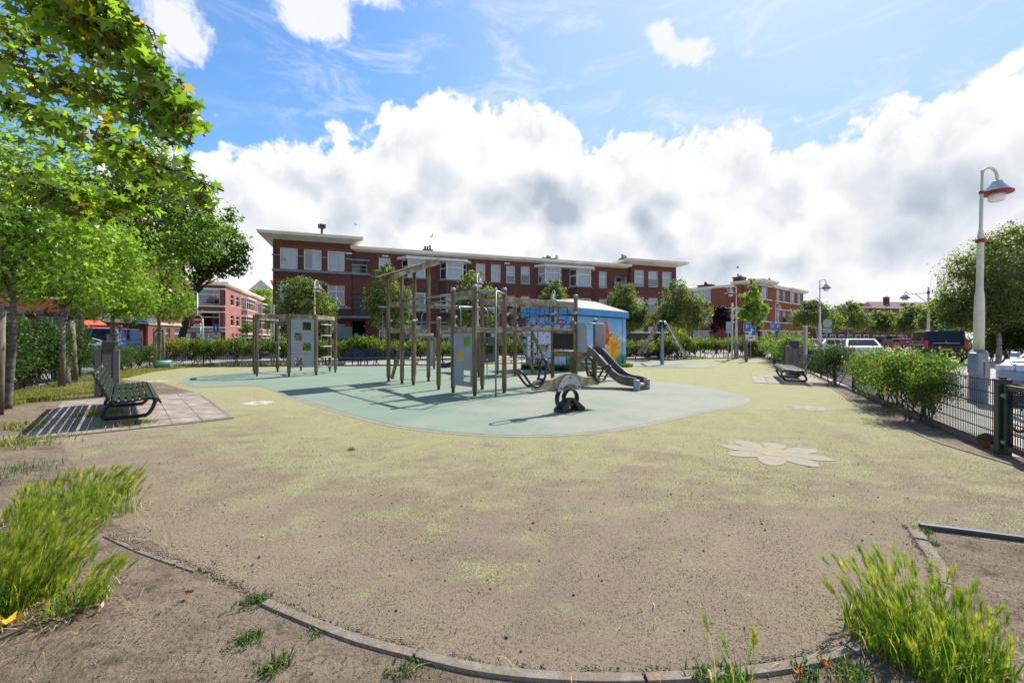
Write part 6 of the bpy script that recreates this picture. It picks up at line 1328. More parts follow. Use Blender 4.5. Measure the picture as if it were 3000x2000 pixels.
# information board seen at a slant
ib = thing('info_board', 'tall grey framed information board seen at a slant behind the black bench', 'information board', (12.1, 17.6, 0), R(62))
part('panel', MB().box((0, 0, 1.35), (.66, .03, 1.05)), M['signgrey'], ib); part('notice', MB().box((0, -.018, 1.38), (.54, .006, .86)), M['hplpale'], ib)
for k in range(6): part('notice_line', MB().box((-.05, -.0225, 1.70 - k * .11), (.36, .003, .03)), M['bin'], ib)
for x in (-.36, .36): part('post', MB().box((x, 0, .98), (.06, .06, 1.96)), M['lampwhite'], ib)
part('frame_bar', MB().box((0, 0, 1.91), (.67, .05, .06)).box((0, 0, .80), (.67, .05, .05)), M['lampwhite'], ib)

# ---------------------------------------------------------------- fences of welded wire
def wire_panel(parent, a, b, z0, z1, step=.05, r=.0050, single=False, rails=(0.0, .2, .4, .6, .8, 1.0)):
    a, b = V((*a[:2], 0)), V((*b[:2], 0)); d = (b - a); L = d.length; d.normalize(); n = int(L / step)
    pn = part('mesh_panel', MB(), M['fence'], parent); nn = V((-d.y, d.x, 0)) * .006
    mb = MB()
    for q in rails:
        z = z0 + .02 + (z1 - z0 - .04) * q; mb.beam(a + V((0, 0, z)) + nn, b + V((0, 0, z)) + nn, .008, .014)
    part('cross_wire', mb, M['fence'], pn)
    if single:
        me = MB().cyl((0, 0, z0), (0, 0, z1), r, 5).mesh('rod', M['fence'])
        off = OFF[parent.name]
        for i in range(n + 1):
            o = link('rod', me, pn); p = a + d * (L * i / n); o.location = (p.x - off[0], p.y - off[1], 0)
    else:
        mb = MB()
        for i in range(n + 1): p = a + d * (L * i / n); mb.beam(p + V((0, 0, z0)), p + V((0, 0, z1)), r * 2, r * 2, up=(1, 0, 0))
        part('rods', mb, M['fence'], pn).name = 'rod_grid'
    return pn
def fence_run(label, pts, hgt, step, single, plen=2.5, name='wire_fence', z0=.06):
    t = thing(name, label, 'fence', (pts[0][0], pts[0][1], 0), world=True)
    for a, b in zip(pts, pts[1:]):
        a, b = V(a), V(b); n = max(1, round((b - a).length / plen))
        for i in range(n):
            p, q = a.lerp(b, i / n), a.lerp(b, (i + 1) / n); u = (q - p).normalized() * .03
            po = part('fence_post', MB().box((p.x, p.y, hgt / 2), (.05, .05, hgt + .04), ang2(u)), M['fence'], t); part('post_cap', MB().box((p.x, p.y, hgt + .03), (.056, .056, .02), ang2(u)), M['iron'], po)
            wire_panel(t, p + u, q - u, z0, hgt, step, single=single)
    return t
fr1 = fence_run('dark green wire fence with upright rods behind the large right hand shrubs', [(5.98, 5.2), (9.35, 11.7)], .90, .05, True, 2.45)
fence_run('dark wire fence running off behind the info board beside the hedge', [(9.35, 11.7), (20.4, 33.0)], .95, .10, False)
fence_run('dark wire fence behind the back hedge and the long blue bench', [(-18.6, 21.9), (-4.0, 24.6), (8.2, 28.3), (14.3, 32.4), (20.4, 33.9)], .95, .10, False)
fence_run('dark wire fence among the bushes along the left street', [(-18.6, 21.9), (-15.9, 15.7), (-12.7, 10.2), (-9.0, 3.4)], .95, .10, False)
gt = thing('gate', 'dark green steel gate with upright rods at the right edge', 'gate', (5.98, 5.2, 0), world=True)
gd = V((-.46, -.888)); g0 = V((5.98, 5.2)); L_ = 1.25
part('gate_post', MB().box((g0.x, g0.y, .44), (.12, .12, .90), ang2(gd)), M['fence'], gt, bevel=.008); part('post_cap', MB().box((g0.x, g0.y, .90), (.13, .13, .025), ang2(gd)), M['iron'], gt)
a, b = g0 + gd * .12, g0 + gd * L_
for z in (.10, .82): part('gate_rail', MB().beam((a.x, a.y, z), (b.x, b.y, z), .05, .06), M['fence'], gt)
for q in (a, b): part('gate_stile', MB().box((q.x, q.y, .46), (.06, .06, .78), ang2(gd)), M['fence'], gt)
wire_panel(gt, a + gd * .04, b - gd * .04, .13, .79, .05, single=True)
for z in (.16, .72): part('hinge', MB().cyl((g0.x + gd.x * .06 - .03, g0.y + gd.y * .06, z), (g0.x + gd.x * .13 - .03, g0.y + gd.y * .13, z), .028), M['steel'], gt)
part('lock_plate', MB().box(((a.x + .06), a.y - .08, .66), (.03, .14, .16), ang2(gd)), M['iron'], gt)
t = thing('concrete_sill', 'low concrete strip below the right hand wire fence', 'concrete strip', (5.98, 5.2, 0), world=True); part('strip', MB().beam((5.98, 5.2, .02), (9.35, 11.7, .02), .05, .10), M['concrete'], t)
d = 27.0; t = thing('hoop_rail', 'black hoop rail on the kerb beside the black people carrier', 'rail', (Xat(2855, d), d, 0)); part('rail', MB().tube([V((-.7, 0, 0)), V((-.7, 0, .72)), V((.7, 0, .72)), V((.7, 0, 0))], .03, 6), M['iron'], t); part('rail', MB().tube([V((-.7, 0, .4)), V((.7, 0, .4))], .02, 6), M['iron'], t)
for k, px in enumerate((2624, 2633)):
    d = 45.0; t = thing('bollard', ('left of two dark red bollards on the square beyond the white saloon', 'right of two dark red bollards on the square beyond the white saloon')[k], 'bollard', (Xat(px, d), d, 0), 0, 'dark red bollards'); part('shaft', MB().lathe([(.11, 0), (.11, .8), (.09, .88), (.02, .9)], n=12), M['lampred'], t); part('band', MB().lathe([(.115, .62), (.115, .72)], n=12), M['signwhite'], t)

# ---------------------------------------------------------------- bicycles
def bicycle(label, loc, rz, frame_m, lean=0.0, extra=False):
    t = thing('bicycle', label, 'bicycle', loc, rz); t.rotation_euler[0] = lean
    for x in (-.52, .52):
        w_ = part('wheel', MB().tube(arc((x, 0, .34), .33, 0, 6.2832 * 31 / 32, 31), .018, 6, closed=True), M['tyre'], t)
        part('rim', MB().tube(arc((x, 0, .34), .305, 0, 6.2832 * 31 / 32, 31), .008, 5, closed=True), M['alloy'], w_); mb = MB()
        for k in range(14): a = k * math.pi / 7; mb.beam((x, 0, .34), (x + .3 * math.cos(a), 0, .34 + .3 * math.sin(a)), .004, .004, up=(0, 1, 0))
        part('spokes', mb, M['alloy'], w_); part('mudguard', MB().tube(arc((x, 0, .34), .365, 2.6, .6, 12), .016, 5), M[frame_m], t)
    part('frame', MB().tube([V((-.05, 0, .28)), V((.36, 0, .78))], .018, 6).tube([V((-.05, 0, .28)), V((-.20, 0, .80))], .018, 6).tube([V((-.17, 0, .68)), V((.35, 0, .86))], .016, 6).tube([V((-.05, 0, .28)), V((-.52, 0, .34))], .014, 6).tube([V((-.17, 0, .68)), V((-.52, 0, .34))], .011, 6), M[frame_m], t)
    part('fork', MB().tube([V((.34, 0, .95)), V((.38, 0, .72)), V((.48, 0, .42)), V((.52, 0, .34))], .016, 6), M[frame_m], t)
    part('handlebar', MB().tube(spline([V((.16, .27, 1.0)), V((.30, .26, 1.04)), V((.36, 0, 1.06)), V((.30, -.26, 1.04)), V((.16, -.27, 1.0))], 4), .013, 6), M['alloy'], t)
    part('saddle', MB().prism([(-.36, .86), (-.08, .88), (-.06, .91), (-.22, .92), (-.36, .93)], (0, -.06, 0), EX, EZ, -.12), M['black'], t, bevel=.02); part('seat_post', MB().cyl((-.20, 0, .78), (-.215, 0, .88), .014), M['alloy'], t)
    part('crank', MB().prism([(.09 * math.cos(k * .5), .09 * math.sin(k * .5)) for k in range(12)], (-.05, .03, .28), EX, EZ, .01).beam((-.05, .04, .28), (.06, .05, .16), .02, .02), M['darksteel'], t); part('carrier', MB().beam((-.72, 0, .72), (-.28, 0, .74), .12, .015), M['iron'], t)
    return t
bicycle('black bicycle locked to the no entry pole behind the left fence', (Xat(556, 25.2), 25.2, 0), R(35), 'iron')
M['redframe'] = mat('red_bike_paint', lin(150, 30, 48), lin(126, 22, 38), 4, .35)
bicycle('dark red bicycle parked behind the steel gate at the right edge', (7.35, 5.95, 0), R(62), 'redframe', R(6))
t = thing('hose_reel', 'rusty brown reel lying on the paving behind the wire fence near the gate post', 'reel', tuple(G(2890, 1312)), .5)
M['rust'] = mat('rusty_brown', lin(112, 56, 38), lin(80, 40, 30), 9, .8)
part('drum', MB().cyl((-.05, 0, .11), (.05, 0, .11), .08, 16), M['black'], t)
for x in (-.07, .06): part('flange', MB().cyl((x, 0, .065), (x + .02, 0, .065), .055, 18), M['rust'], t)
part('crank', MB().tube([V((.08, 0, .115)), V((.16, 0, .115)), V((.17, .06, .15))], .008, 6), M['alloy'], t)
bicycle('dark bicycle parked beyond the hedge right of the carousel', (Xat(1990, 31), 31.0, 0), R(12), 'iron')
# pale green tube lying by the stakes
t = thing('green_tube', 'pale green plastic tube lying in the grass beside the tree stakes', 'tube', tuple(G(478, 1077)), .25); part('shell', MB().tube([V((-.35, 0, .17)), V((.35, 0, .19))], .17, 16), mat('pale_green_plastic', lin(140, 196, 174), lin(120, 176, 154), 3, .5), t); part('end_ring', MB().tube(arc((.36, 0, .19), .16, 0, 6.2, 20, (0, 1, 0), (0, 0, 1)), .015, 5), M['plastic'], t)
# ---------------------------------------------------------------- birds
def bird(label, px, py, d, span, roll):
    t = solo('gull', MB().tube([V((0, -.18, 0)), V((0, -.05, .02)), V((0, .08, .02)), V((0, .2, 0)), V((0, .26, 0))], [.012, .05, .055, .03, .01], 8).add([(-.02, .1, .03), (-span * .3, .06, .16), (-span * .5, -.08, .10), (-span * .28, -.06, .12), (-.02, -.06, .03)], [(0, 1, 3, 4), (1, 2, 3)]).add([(.02, .1, .03), (span * .3, .06, .16), (span * .5, -.08, .10), (span * .28, -.06, .12), (.02, -.06, .03)], [(4, 3, 1, 0), (3, 2, 1)]), M['bird'], label, 'bird', 'birds in the sky')
    t.location = A(px, py, d); t.rotation_euler = (0, roll, rnd.uniform(0, 3)); return t
M['bird'] = mat('grey_bird', lin(110, 110, 116), lin(80, 80, 86), 4, .7)
bird('grey bird flying above the cornice of the long dark block tower', 1041, 658, 40, 1.1, .5); bird('small bird in the sky over the middle of the long dark block', 1265, 693, 45, .9, -.6); bird('tiny distant bird above the orange corner block', 2161, 785, 60, .9, .2)
# ---------------------------------------------------------------- vehicles (local frame: x forward, origin under the middle)
PAINT = {}
def paintmat(c):
    if c not in PAINT: PAINT[c] = carpaint(c + '_paint', dict(white=(.62, .63, .64), silver=(.42, .44, .47), black=(.010, .010, .012), blue=lin(20, 104, 190), grey=lin(70, 78, 88), red=lin(160, 20, 28), darkred=lin(110, 24, 30), darkblue=lin(26, 34, 54), paleblue=lin(128, 144, 166))[c])
    return PAINT[c]
# length, half width, belt height, roof height; stations of the lower body (x, bottom, top, half width factor); glass house x at belt and roof
CARS = dict(
    saloon=dict(L=4.6, w=.90, belt=.92, roof=1.43, top=[(-2.30, .48, .86, .80), (-2.22, .30, .97, .92), (-1.75, .20, 1.00, 1), (-1.0, .18, .95, 1), (.9, .18, .92, 1), (1.5, .20, .90, .99), (2.1, .26, .78, .92), (2.30, .38, .62, .78)], gh=(-1.78, -1.02, .28, 1.15)),
    hatch=dict(L=4.1, w=.87, belt=.92, roof=1.47, top=[(-2.05, .45, .80, .85), (-1.98, .28, .96, .94), (-1.5, .20, .96, 1), (0, .18, .93, 1), (.8, .18, .92, 1), (1.4, .2, .86, .98), (1.9, .26, .74, .9), (2.05, .38, .58, .76)], gh=(-1.98, -1.55, .22, 1.05)),
    wagon=dict(L=4.5, w=.90, belt=.95, roof=1.52, top=[(-2.25, .45, .84, .86), (-2.18, .28, .98, .95), (-1.7, .2, .97, 1), (0, .18, .95, 1), (.9, .18, .93, 1), (1.5, .2, .88, .98), (2.1, .26, .76, .9), (2.25, .38, .60, .76)], gh=(-2.16, -1.85, .30, 1.15)),
    mpv=dict(L=5.0, w=.96, belt=1.08, roof=1.90, top=[(-2.50, .45, 1.02, .92), (-2.46, .28, 1.10, .97), (-1.8, .2, 1.09, 1), (0, .2, 1.08, 1), (1.2, .2, 1.06, 1), (1.8, .22, 1.0, .98), (2.35, .28, .84, .9), (2.5, .40, .66, .78)], gh=(-2.44, -2.28, .95, 1.65)),
    van=dict(L=5.0, w=.95, belt=1.12, roof=1.95, top=[(-2.50, .45, 1.06, .96), (-2.47, .28, 1.14, .99), (-1.8, .22, 1.13, 1), (0, .22, 1.12, 1), (1.3, .22, 1.10, 1), (1.75, .24, 1.02, .98), (2.35, .30, .88, .92), (2.5, .42, .70, .82)], gh=(-2.48, -2.42, .98, 1.72)))
def loft(mb, secs, caps=True):
    n = len(secs[0]); o = len(mb.v); mb.v += [tuple(p) for s_ in secs for p in s_]
    for i in range(len(secs) - 1):
        for j in range(n): mb.f.append((o + i * n + j, o + i * n + (j + 1) % n, o + (i + 1) * n + (j + 1) % n, o + (i + 1) * n + j)); mb.mi.append(0); mb.sm.append(False)
    if caps: mb.f += [tuple(o + j for j in range(n))[::-1], tuple(o + (len(secs) - 1) * n + j for j in range(n))]; mb.mi += [0, 0]; mb.sm += [False, False]
    return mb
def car(kind, colour, label, loc, rz, group=None, plate='', side_glass=2, detail=True, scale=1.0):
    s = CARS[kind]; w_ = s['w']; t = thing('parked_' + ('van' if kind in ('van', 'mpv') else 'car'), label, 'van' if kind in ('van', 'mpv') else 'car', loc, rz, group); pm = paintmat(colour)
    secs = []
    for x, zb, zt, f0 in s['top']:
        q = w_ * f0; secs.append([(x, -q * .93, zb), (x, -q, zb + .14), (x, -q * 1.0, (zb + zt) / 2 + .05), (x, -q * .965, zt - .04), (x, -q * .90, zt), (x, q * .90, zt), (x, q * .965, zt - .04), (x, q * 1.0, (zb + zt) / 2 + .05), (x, q, zb + .14), (x, q * .93, zb)])
    b = part('body', loft(MB(), secs), pm, t, bevel=.035)
    xb, xr, xf, xw = s['gh']; zb, zr = s['belt'] - .02, s['roof']; wb, wr = w_ * .93, w_ * (.84 if kind in ('van', 'mpv') else .74)
    zbk = [zt for x, _, zt, _ in s['top']][2] - .03
    base = [(xb, -wb, zbk), (xw, -wb, zb), (xw, wb, zb), (xb, wb, zbk)]; roof = [(xr, -wr, zr - .02), (xf, -wr, zr - .03), (xf, wr, zr - .03), (xr, wr, zr - .02)]
    gb = MB().add(base + roof, [(0, 1, 5, 4), (2, 3, 7, 6), (1, 2, 6, 5), (3, 0, 4, 7), (4, 5, 6, 7), (3, 2, 1, 0)])
    part('cabin', gb, pm, t, bevel=.05)
    B, T = [V(p) for p in base], [V(p) for p in roof]
    def glass(a, b_, c, d_, u0, u1, v0, v1, nm, out=.006):
        pt_ = lambda u, v: (a.lerp(b_, u)).lerp(d_.lerp(c, u), v); n_ = (b_ - a).cross(d_ - a).normalized() * out
        part(nm, MB().add([pt_(u0, v0) + n_, pt_(u1, v0) + n_, pt_(u1, v1) + n_, pt_(u0, v1) + n_] + [pt_(u0, v0) - n_, pt_(u1, v0) - n_, pt_(u1, v1) - n_, pt_(u0, v1) - n_], [(0, 1, 2, 3), (0, 4, 5, 1), (1, 5, 6, 2), (2, 6, 7, 3), (3, 7, 4, 0)]), M['carglass'], t)
    glass(B[1], B[2], T[2], T[1], .06, .94, .06, .93, 'windscreen'); 
    if side_glass != 1: glass(B[3], B[0], T[0], T[3], .07, .93, .12 if kind not in ('van', 'mpv') else .10, .92, 'rear_window')
    cuts = {2: [(.06, .36), (.40, .68), (.72, .93)] if kind in ('wagon', 'mpv') else [(.12, .50), (.54, .90)], 1: [(.55, .70), (.74, .94)], 3: [(.72, .94)]}[side_glass]
    for u0, u1 in cuts:
        glass(B[0], B[1], T[1], T[0], u0, u1, .12, .90, 'side_window'); glass(B[2], B[3], T[3], T[2], 1 - u1, 1 - u0, .12, .90, 'side_window')
    for x in (-s['L'] * .30, s['L'] * .315):
        for sy in (-1, 1):
            r = .33 if kind not in ('van', 'mpv') else .36; y = sy * w_ * .93
            wh = part('wheel', MB().cyl((x, y - .10 * sy, r), (x, y + .072 * sy, r), r, 20), M['tyre'], t); part('rim', MB().cyl((x, y + .073 * sy, r), (x, y + .085 * sy, r), r * .66, 14), M['alloy'], wh)
            part('wheel_arch', MB().tube(arc((x, y + .055 * sy, r), r + .05, 0, math.pi, 12), .03, 6), M['tyre'], t)
    xe = s['L'] / 2
    for sy in (-1, 1):
        if kind in ('van', 'mpv'): part('tail_light', MB().box((-xe + .02, sy * w_ * .86, 1.08), (.06, .17, .50)), M['taillight'], t, bevel=.015)
        else: part('tail_light', MB().box((-xe + .06, sy * w_ * .68, .78), (.14, .34, .15)), M['taillight'], t, bevel=.02)
        part('headlight', MB().box((xe - .13, sy * w_ * .66, .66 if kind not in ('van', 'mpv') else .80), (.2, .36, .15)), M['headlight'], t, bevel=.03)
        part('mirror', MB().box((xw - .28, sy * (w_ + .08), zb + .08), (.12, .18, .13)), pm, t, bevel=.03)
    part('bumper', MB().box((-xe + .02, 0, .48), (.10, w_ * 1.72, .18)), pm if kind != 'van' else M['darksteel'], t, bevel=.03); part('grille', MB().box((xe - .03, 0, .52), (.05, w_ * .9, .16)), M['ink'], t)
    pl = part('number_plate', MB().box((-xe - .006, 0, .80 if kind in ('van', 'mpv') else .72), (.03, .52, .12)), M['plate'], t); part('country_strip', MB().box((-xe - .0075, .235, .80 if kind in ('van', 'mpv') else .72), (.03, .05, .118)), M['signblue'], pl)
    if plate: part('lettering', text_mb(plate, .105, (-xe - .023, -.02, .80 if kind in ('van', 'mpv') else .72), (0, -1, 0), EZ), M['ink'], pl)
    if detail:
        for u in (.12, -.95): part('door_seam', MB().box((u, -w_ * .995, .62), (.012, .012, .62)).box((u, w_ * .995, .62), (.012, .012, .62)), M['ink'], t); part('door_handle', MB().box((u - .2, -w_ - .0, .82), (.16, .02, .03)).box((u - .2, w_, .82), (.16, .02, .03)), M['darksteel'] if colour != 'black' else M['alloy'], t)
    return t
h_l = math.atan2(-1, -.06)
v = car('van', 'blue', 'bright blue van with orange and black beacon bar on the left street', (-26.2, 27.9, 0), math.atan2(-.9, .44), side_glass=1); v.scale = (1, 1, 1.09)
bb = part('beacon_bar', MB().box((.75, 0, 2.03), (.28, 1.5, .12)), M['darksteel'], v, bevel=.02); M['beacon'] = mat('orange_beacon', lin(236, 84, 44), lin(214, 64, 30), 5, .3)
for y in (-.60, .60): part('beacon', MB().box((.75, y, 2.045), (.30, .34, .13)), M['beacon'], bb, bevel=.03)
M['vanmask'] = M['silver'] = mat('silver_bonnet', lin(150, 160, 176), lin(120, 132, 150), 3, .3); part('bonnet_panel', MB().box((1.98, 0, 1.02), (.75, 1.5, .03), tilt=Matrix.Rotation(R(14), 3, 'Y')), M['vanmask'], v)
v = car('mpv', 'black', 'black people carrier with yellow plate parked beside the street trees', (Xat(2738, 26.6), 26.6, 0), R(56), plate='VLX-63-H')
for y in (-.72, .72): part('roof_rail', MB().tube([V((-2.0, y, 1.88)), V((-1.9, y, 1.95)), V((.6, y, 1.95)), V((.8, y, 1.88))], .018, 6), M['alloy'], v)
part('chrome_strip', MB().box((-2.49, 0, 1.16), (.05, 1.1, .035)), M['alloy'], v); part('bumper_strip', MB().box((-2.54, 0, .60), (.03, 1.6, .02)), M['alloy'], v)
car('saloon', 'white', 'white saloon with yellow plate standing behind the clipped right hand shrubs', (Xat(2512, 25.8), 25.8, 0), R(60), plate='L-402-TX')
car('hatch', 'paleblue', 'pale silver car cut off by the right edge beyond the fence', (14.75, 10.95, 0), R(195))
car('mpv', 'black', 'large black van parked behind the kiosk and carousel', (9.0, 31.0, 0), R(196), side_glass=2)
car('saloon', 'white', 'white car behind the lamp post and info board', (22.5, 30.5, 0), R(20)); car('saloon', 'silver', 'silver car nose to tail with the white car behind the info board', (26.2, 33.4, 0), R(200))
for kind, col_, lab, px, d, rz in [('van', 'grey', 'dark grey van in the middle of the distant parking row', 2610, 76, 10), ('hatch', 'silver', 'silver hatchback left of the dark grey van in the distant parking row', 2556, 66, 15), ('hatch', 'darkred', 'dark red hatchback before the grey van in the distant parking row', 2590, 62, 20), ('hatch', 'red', 'bright red car right of the dark grey van in the distant parking row', 2648, 66, 12), ('wagon', 'silver', 'beige estate car right end of the distant parking row', 2662, 84, 8),
                              ('wagon', 'darkblue', 'dark blue car left of the silver hatchback in the distant row', 2525, 70, 8), ('saloon', 'silver', 'silver car seen past the right side of the black people carrier', 2846, 44, 20), ('wagon', 'darkblue', 'dark car further back right of the black people carrier', 2872, 56, 15), ('wagon', 'grey', 'grey car between the white saloon roof and the lamp post', 2462, 52, 10)]:
    car(kind, col_, lab, (Xat(px, d), d, 0), R(rz), 'cars parked on the distant square')
for kind, col_, lab, px, d, rz in [('saloon', 'white', 'white car parked before the garage doors of the pink terrace', 612, 37, 10), ('wagon', 'silver', 'silver estate car right of the blue arrow sign', 698, 38, -160), ('hatch', 'paleblue', 'pale blue car seen through the low climbing frame', 780, 41, -150), ('hatch', 'black', 'dark car roof showing above the hedge behind the long blue bench', 1060, 29.5, 15), ('saloon', 'grey', 'grey car behind the hedge right of the low climbing frame', 880, 36, 20)]:
    car(kind, col_, lab, (Xat(px, d), d, 0), R(rz), 'cars parked in the left street')
# ---------------------------------------------------------------- leaves, trees, shrubs
SHAPES = {}
def _star():
    tips = [(0, 1.0), (72, .92), (-72, .92), (132, .62), (-132, .62)]; out = []
    for a, r in sorted(tips): out.append((a, r))
    order = [-132, -72, 0, 72, 132]; rr = {0: 1.0, 72: .95, -72: .95, 132: .66, -132: .66}; pts = []
    for i, a in enumerate(order):
        if i: m_ = (order[i - 1] + a) / 2; pts.append((m_, .39))
        pts += [(a - 12, rr[a] * .64), (a, rr[a]), (a + 12, rr[a] * .64)]
    pts.append((180, .18))
    return np.array([(math.sin(R(a)) * r, math.cos(R(a)) * r * 1.0) for a, r in pts]) * .62
SHAPES['star'] = _star()
SHAPES['star5'] = np.array([(math.sin(R(a)) * r, math.cos(R(a)) * r) for a, r in ((-132, .6), (-100, .3), (-68, .95), (-35, .36), (0, 1), (35, .36), (68, .95), (100, .3), (132, .6), (180, .2))]) * .62
SHAPES['rhomb'] = np.array([(0, -.5), (.30, 0), (0, .5), (-.30, 0)])
SHAPES['oval'] = np.array([(0, -.5), (.26, -.22), (.26, .15), (0, .5), (-.26, .15), (-.26, -.22)])
def leaf_verts(c, size, shape, rng, up=.5, out=None, droop=.25, jit=.35):
    """c (n,3) leaf centres -> vertices (n,k,3)"""
    n = len(c); sh = SHAPES[shape]; k = len(sh)
    nrm = rng.normal(0, 1, (n, 3)); nrm /= np.linalg.norm(nrm, axis=1, keepdims=True)
    nrm = nrm * (1 - up * .5) + np.array([0, 0, up]); 
    if out is not None: nrm += out * .5
    nrm /= np.linalg.norm(nrm, axis=1, keepdims=True)
    t = rng.normal(0, 1, (n, 3)); t[:, 2] -= droop * 2; t -= nrm * (t * nrm).sum(1, keepdims=True); t /= np.linalg.norm(t, axis=1, keepdims=True); b = np.cross(nrm, t)
    s_ = size * rng.uniform(1 - jit, 1 + jit, n)
    fold = np.abs(sh[:, 0])[None, :, None] * nrm[:, None, :] * rng.uniform(-.1, .5, (n, 1, 1)) - (sh[:, 1] ** 2)[None, :, None] * nrm[:, None, :] * rng.uniform(0, .35, (n, 1, 1))
    return c[:, None, :] + (b[:, None, :] * sh[None, :, :1] + t[:, None, :] * sh[None, :, 1:] + fold) * s_[:, None, None]
def leaf_mesh(name, c, size, shape, mat_, rng, rn=None, **k):
    v = leaf_verts(c, size, shape, rng, **k); n, kk = v.shape[:2]
    r_ = rng.uniform(0, 1, n) if rn is None else rn
    return np_mesh(name, v.reshape(-1, 3), [np.arange(n * kk).reshape(n, kk)], np.repeat(r_, kk), mat_)
def lobe_points(lobes, n, rng, inner=.45, sub=26, tight=.16, flat=.75):
    """leaf centres in clumps through the given ellipsoid lobes; clumps lie mostly near the surface"""
    L = np.array([[*c, *(r if hasattr(r, '__len__') else (r, r, r))] for c, r in lobes]); wgt = (L[:, 3] * L[:, 4] * L[:, 5]) ** .72; wgt /= wgt.sum()
    m = max(1, n // sub); idx = rng.choice(len(L), m, p=wgt)
    d = rng.normal(0, 1, (m, 3)); d /= np.linalg.norm(d, axis=1, keepdims=True)
    rad = inner + (1.04 - inner) * rng.uniform(0, 1, m) ** .6; stray = rng.uniform(0, 1, m) < .07; rad = np.where(stray, rad * 1.16, rad)
    cc = L[idx, :3] + d * L[idx, 3:] * rad[:, None]
    rr = L[idx, 3:].mean(1) * tight * rng.uniform(.6, 1.5, m)
    cnt = np.maximum(3, (sub * rng.uniform(.5, 1.5, m))).astype(int); rep = np.repeat(np.arange(m), cnt)
    p = cc[rep] + rng.normal(0, 1, (len(rep), 3)) * rr[rep][:, None] * np.array([1, 1, flat]); shade = np.repeat(rng.normal(0, .16, m), cnt)
    return p, d[rep], cc, np.clip(rng.uniform(0, 1, len(rep)) * .75 + .12 + shade, 0, .999)
def branches(mb, start, r0, targets, rng, seg=5, r1=.006):
    for q in targets:
        q = V(q); s_ = V(start[rng.integers(len(start))]) if isinstance(start, list) else V(start); L_ = (q - s_).length
        pts = [s_.lerp(q, i / seg) + V(rng.normal(0, .04 * L_, 3)) * (1 if 0 < i < seg else 0) + V((0, 0, .10 * L_ * math.sin(math.pi * i / seg))) for i in range(seg + 1)]
        mb.tube(pts, [r0 * (1 - i / seg) ** 1.1 + r1 for i in range(seg + 1)], 5, caps=False)
G1 = leaf_mat('sweetgum_leaf', [(0, (.065, .12, .018)), (.35, (.11, .185, .026)), (.7, (.165, .26, .038)), (.90, (.23, .33, .055)), (.945, (.24, .33, .06)), (.953, (.46, .35, .03)), (1, (.52, .38, .04))], .62, .30, 1.85, .5)
G1m = leaf_mat('young_sweetgum_leaf', [(0, (.07, .13, .018)), (.4, (.125, .21, .028)), (.8, (.19, .29, .045)), (1, (.28, .37, .08))], .62, .35, 1.8, .45)
G2 = leaf_mat('dark_tree_leaf', [(0, (.032, .068, .014)), (.5, (.09, .16, .030)), (.85, (.14, .22, .045)), (1, (.21, .29, .075))], .6, .5, 1.7, .3)
G3 = leaf_mat('street_tree_leaf', [(0, (.070, .105, .036)), (.5, (.112, .152, .054)), (.85, (.165, .205, .082)), (1, (.27, .31, .13))], .58, .5, 1.7, .3)
G4 = leaf_mat('hedge_leaf', [(0, (.030, .070, .016)), (.45, (.060, .120, .022)), (.8, (.115, .185, .036)), (.92, (.26, .30, .06)), (1, (.38, .25, .08))], .52, .5, 1.65, .28)
G5 = leaf_mat('bright_leaf', [(0, (.11, .18, .03)), (.5, (.18, .27, .045)), (1, (.30, .37, .09))], .58, .5, 1.7, .3)
G6 = leaf_mat('purple_leaf', [(0, (.018, .008, .012)), (.6, (.040, .014, .022)), (1, (.08, .028, .036))], .3, .4, 1.2)
G7 = leaf_mat('yellow_leaf', [(0, (.12, .14, .02)), (.5, (.28, .24, .03)), (1, (.48, .36, .05))], .4, .5, 1.2)
G8 = leaf_mat('dark_hedge_leaf', [(0, (.022, .050, .014)), (.5, (.042, .085, .020)), (.9, (.075, .13, .032)), (1, (.10, .145, .045))], .4, .5, 1.45, .28)
def tree(name, label, base, trunk, r0, lobes, n, size, shape, lm, bark='bark', group=None, seed=1, inner=.45, sub=26, tight=.16, nb=26, up=.5, cat='tree', droop=.25, forks=None):
    rng = np.random.default_rng(seed); t = thing(name, label, cat, tuple(base), 0, group); b = V(base)
    p, d, cc, rn = lobe_points([(V(c) - b, r) for c, r in lobes], n, rng, inner, sub, tight)
    t_ = [V(q) - b for q in trunk]; sp_ = spline(t_, 6); k = len(sp_)
    mb = MB().tube(sp_, [r0 * (1.25 if i == 0 else 1.0) * (1 - .62 * i / (k - 1)) for i in range(k)], 10)
    tr = part('trunk', mb, M[bark], t)
    mb = MB(); st = [tuple(q) for q in sp_[int(k * .62):]]; sel = cc[rng.choice(len(cc), min(nb, len(cc)), replace=False)]
    branches(mb, st, r0 * .24, [tuple(q) for q in sel], rng)
    for f_ in forks or []: f_ = [V(q) - b for q in f_]; mb.tube(spline(f_, 5), [r0 * .62 * (1 - .75 * i / (5 * (len(f_) - 1))) for i in range(5 * (len(f_) - 1) + 1)], 8)
    part('limbs', mb, M[bark], tr)
    c_ = link('crown', leaf_mesh('crown', p, size, shape, lm, rng, rn, up=up, out=d, droop=droop), t)
    return t
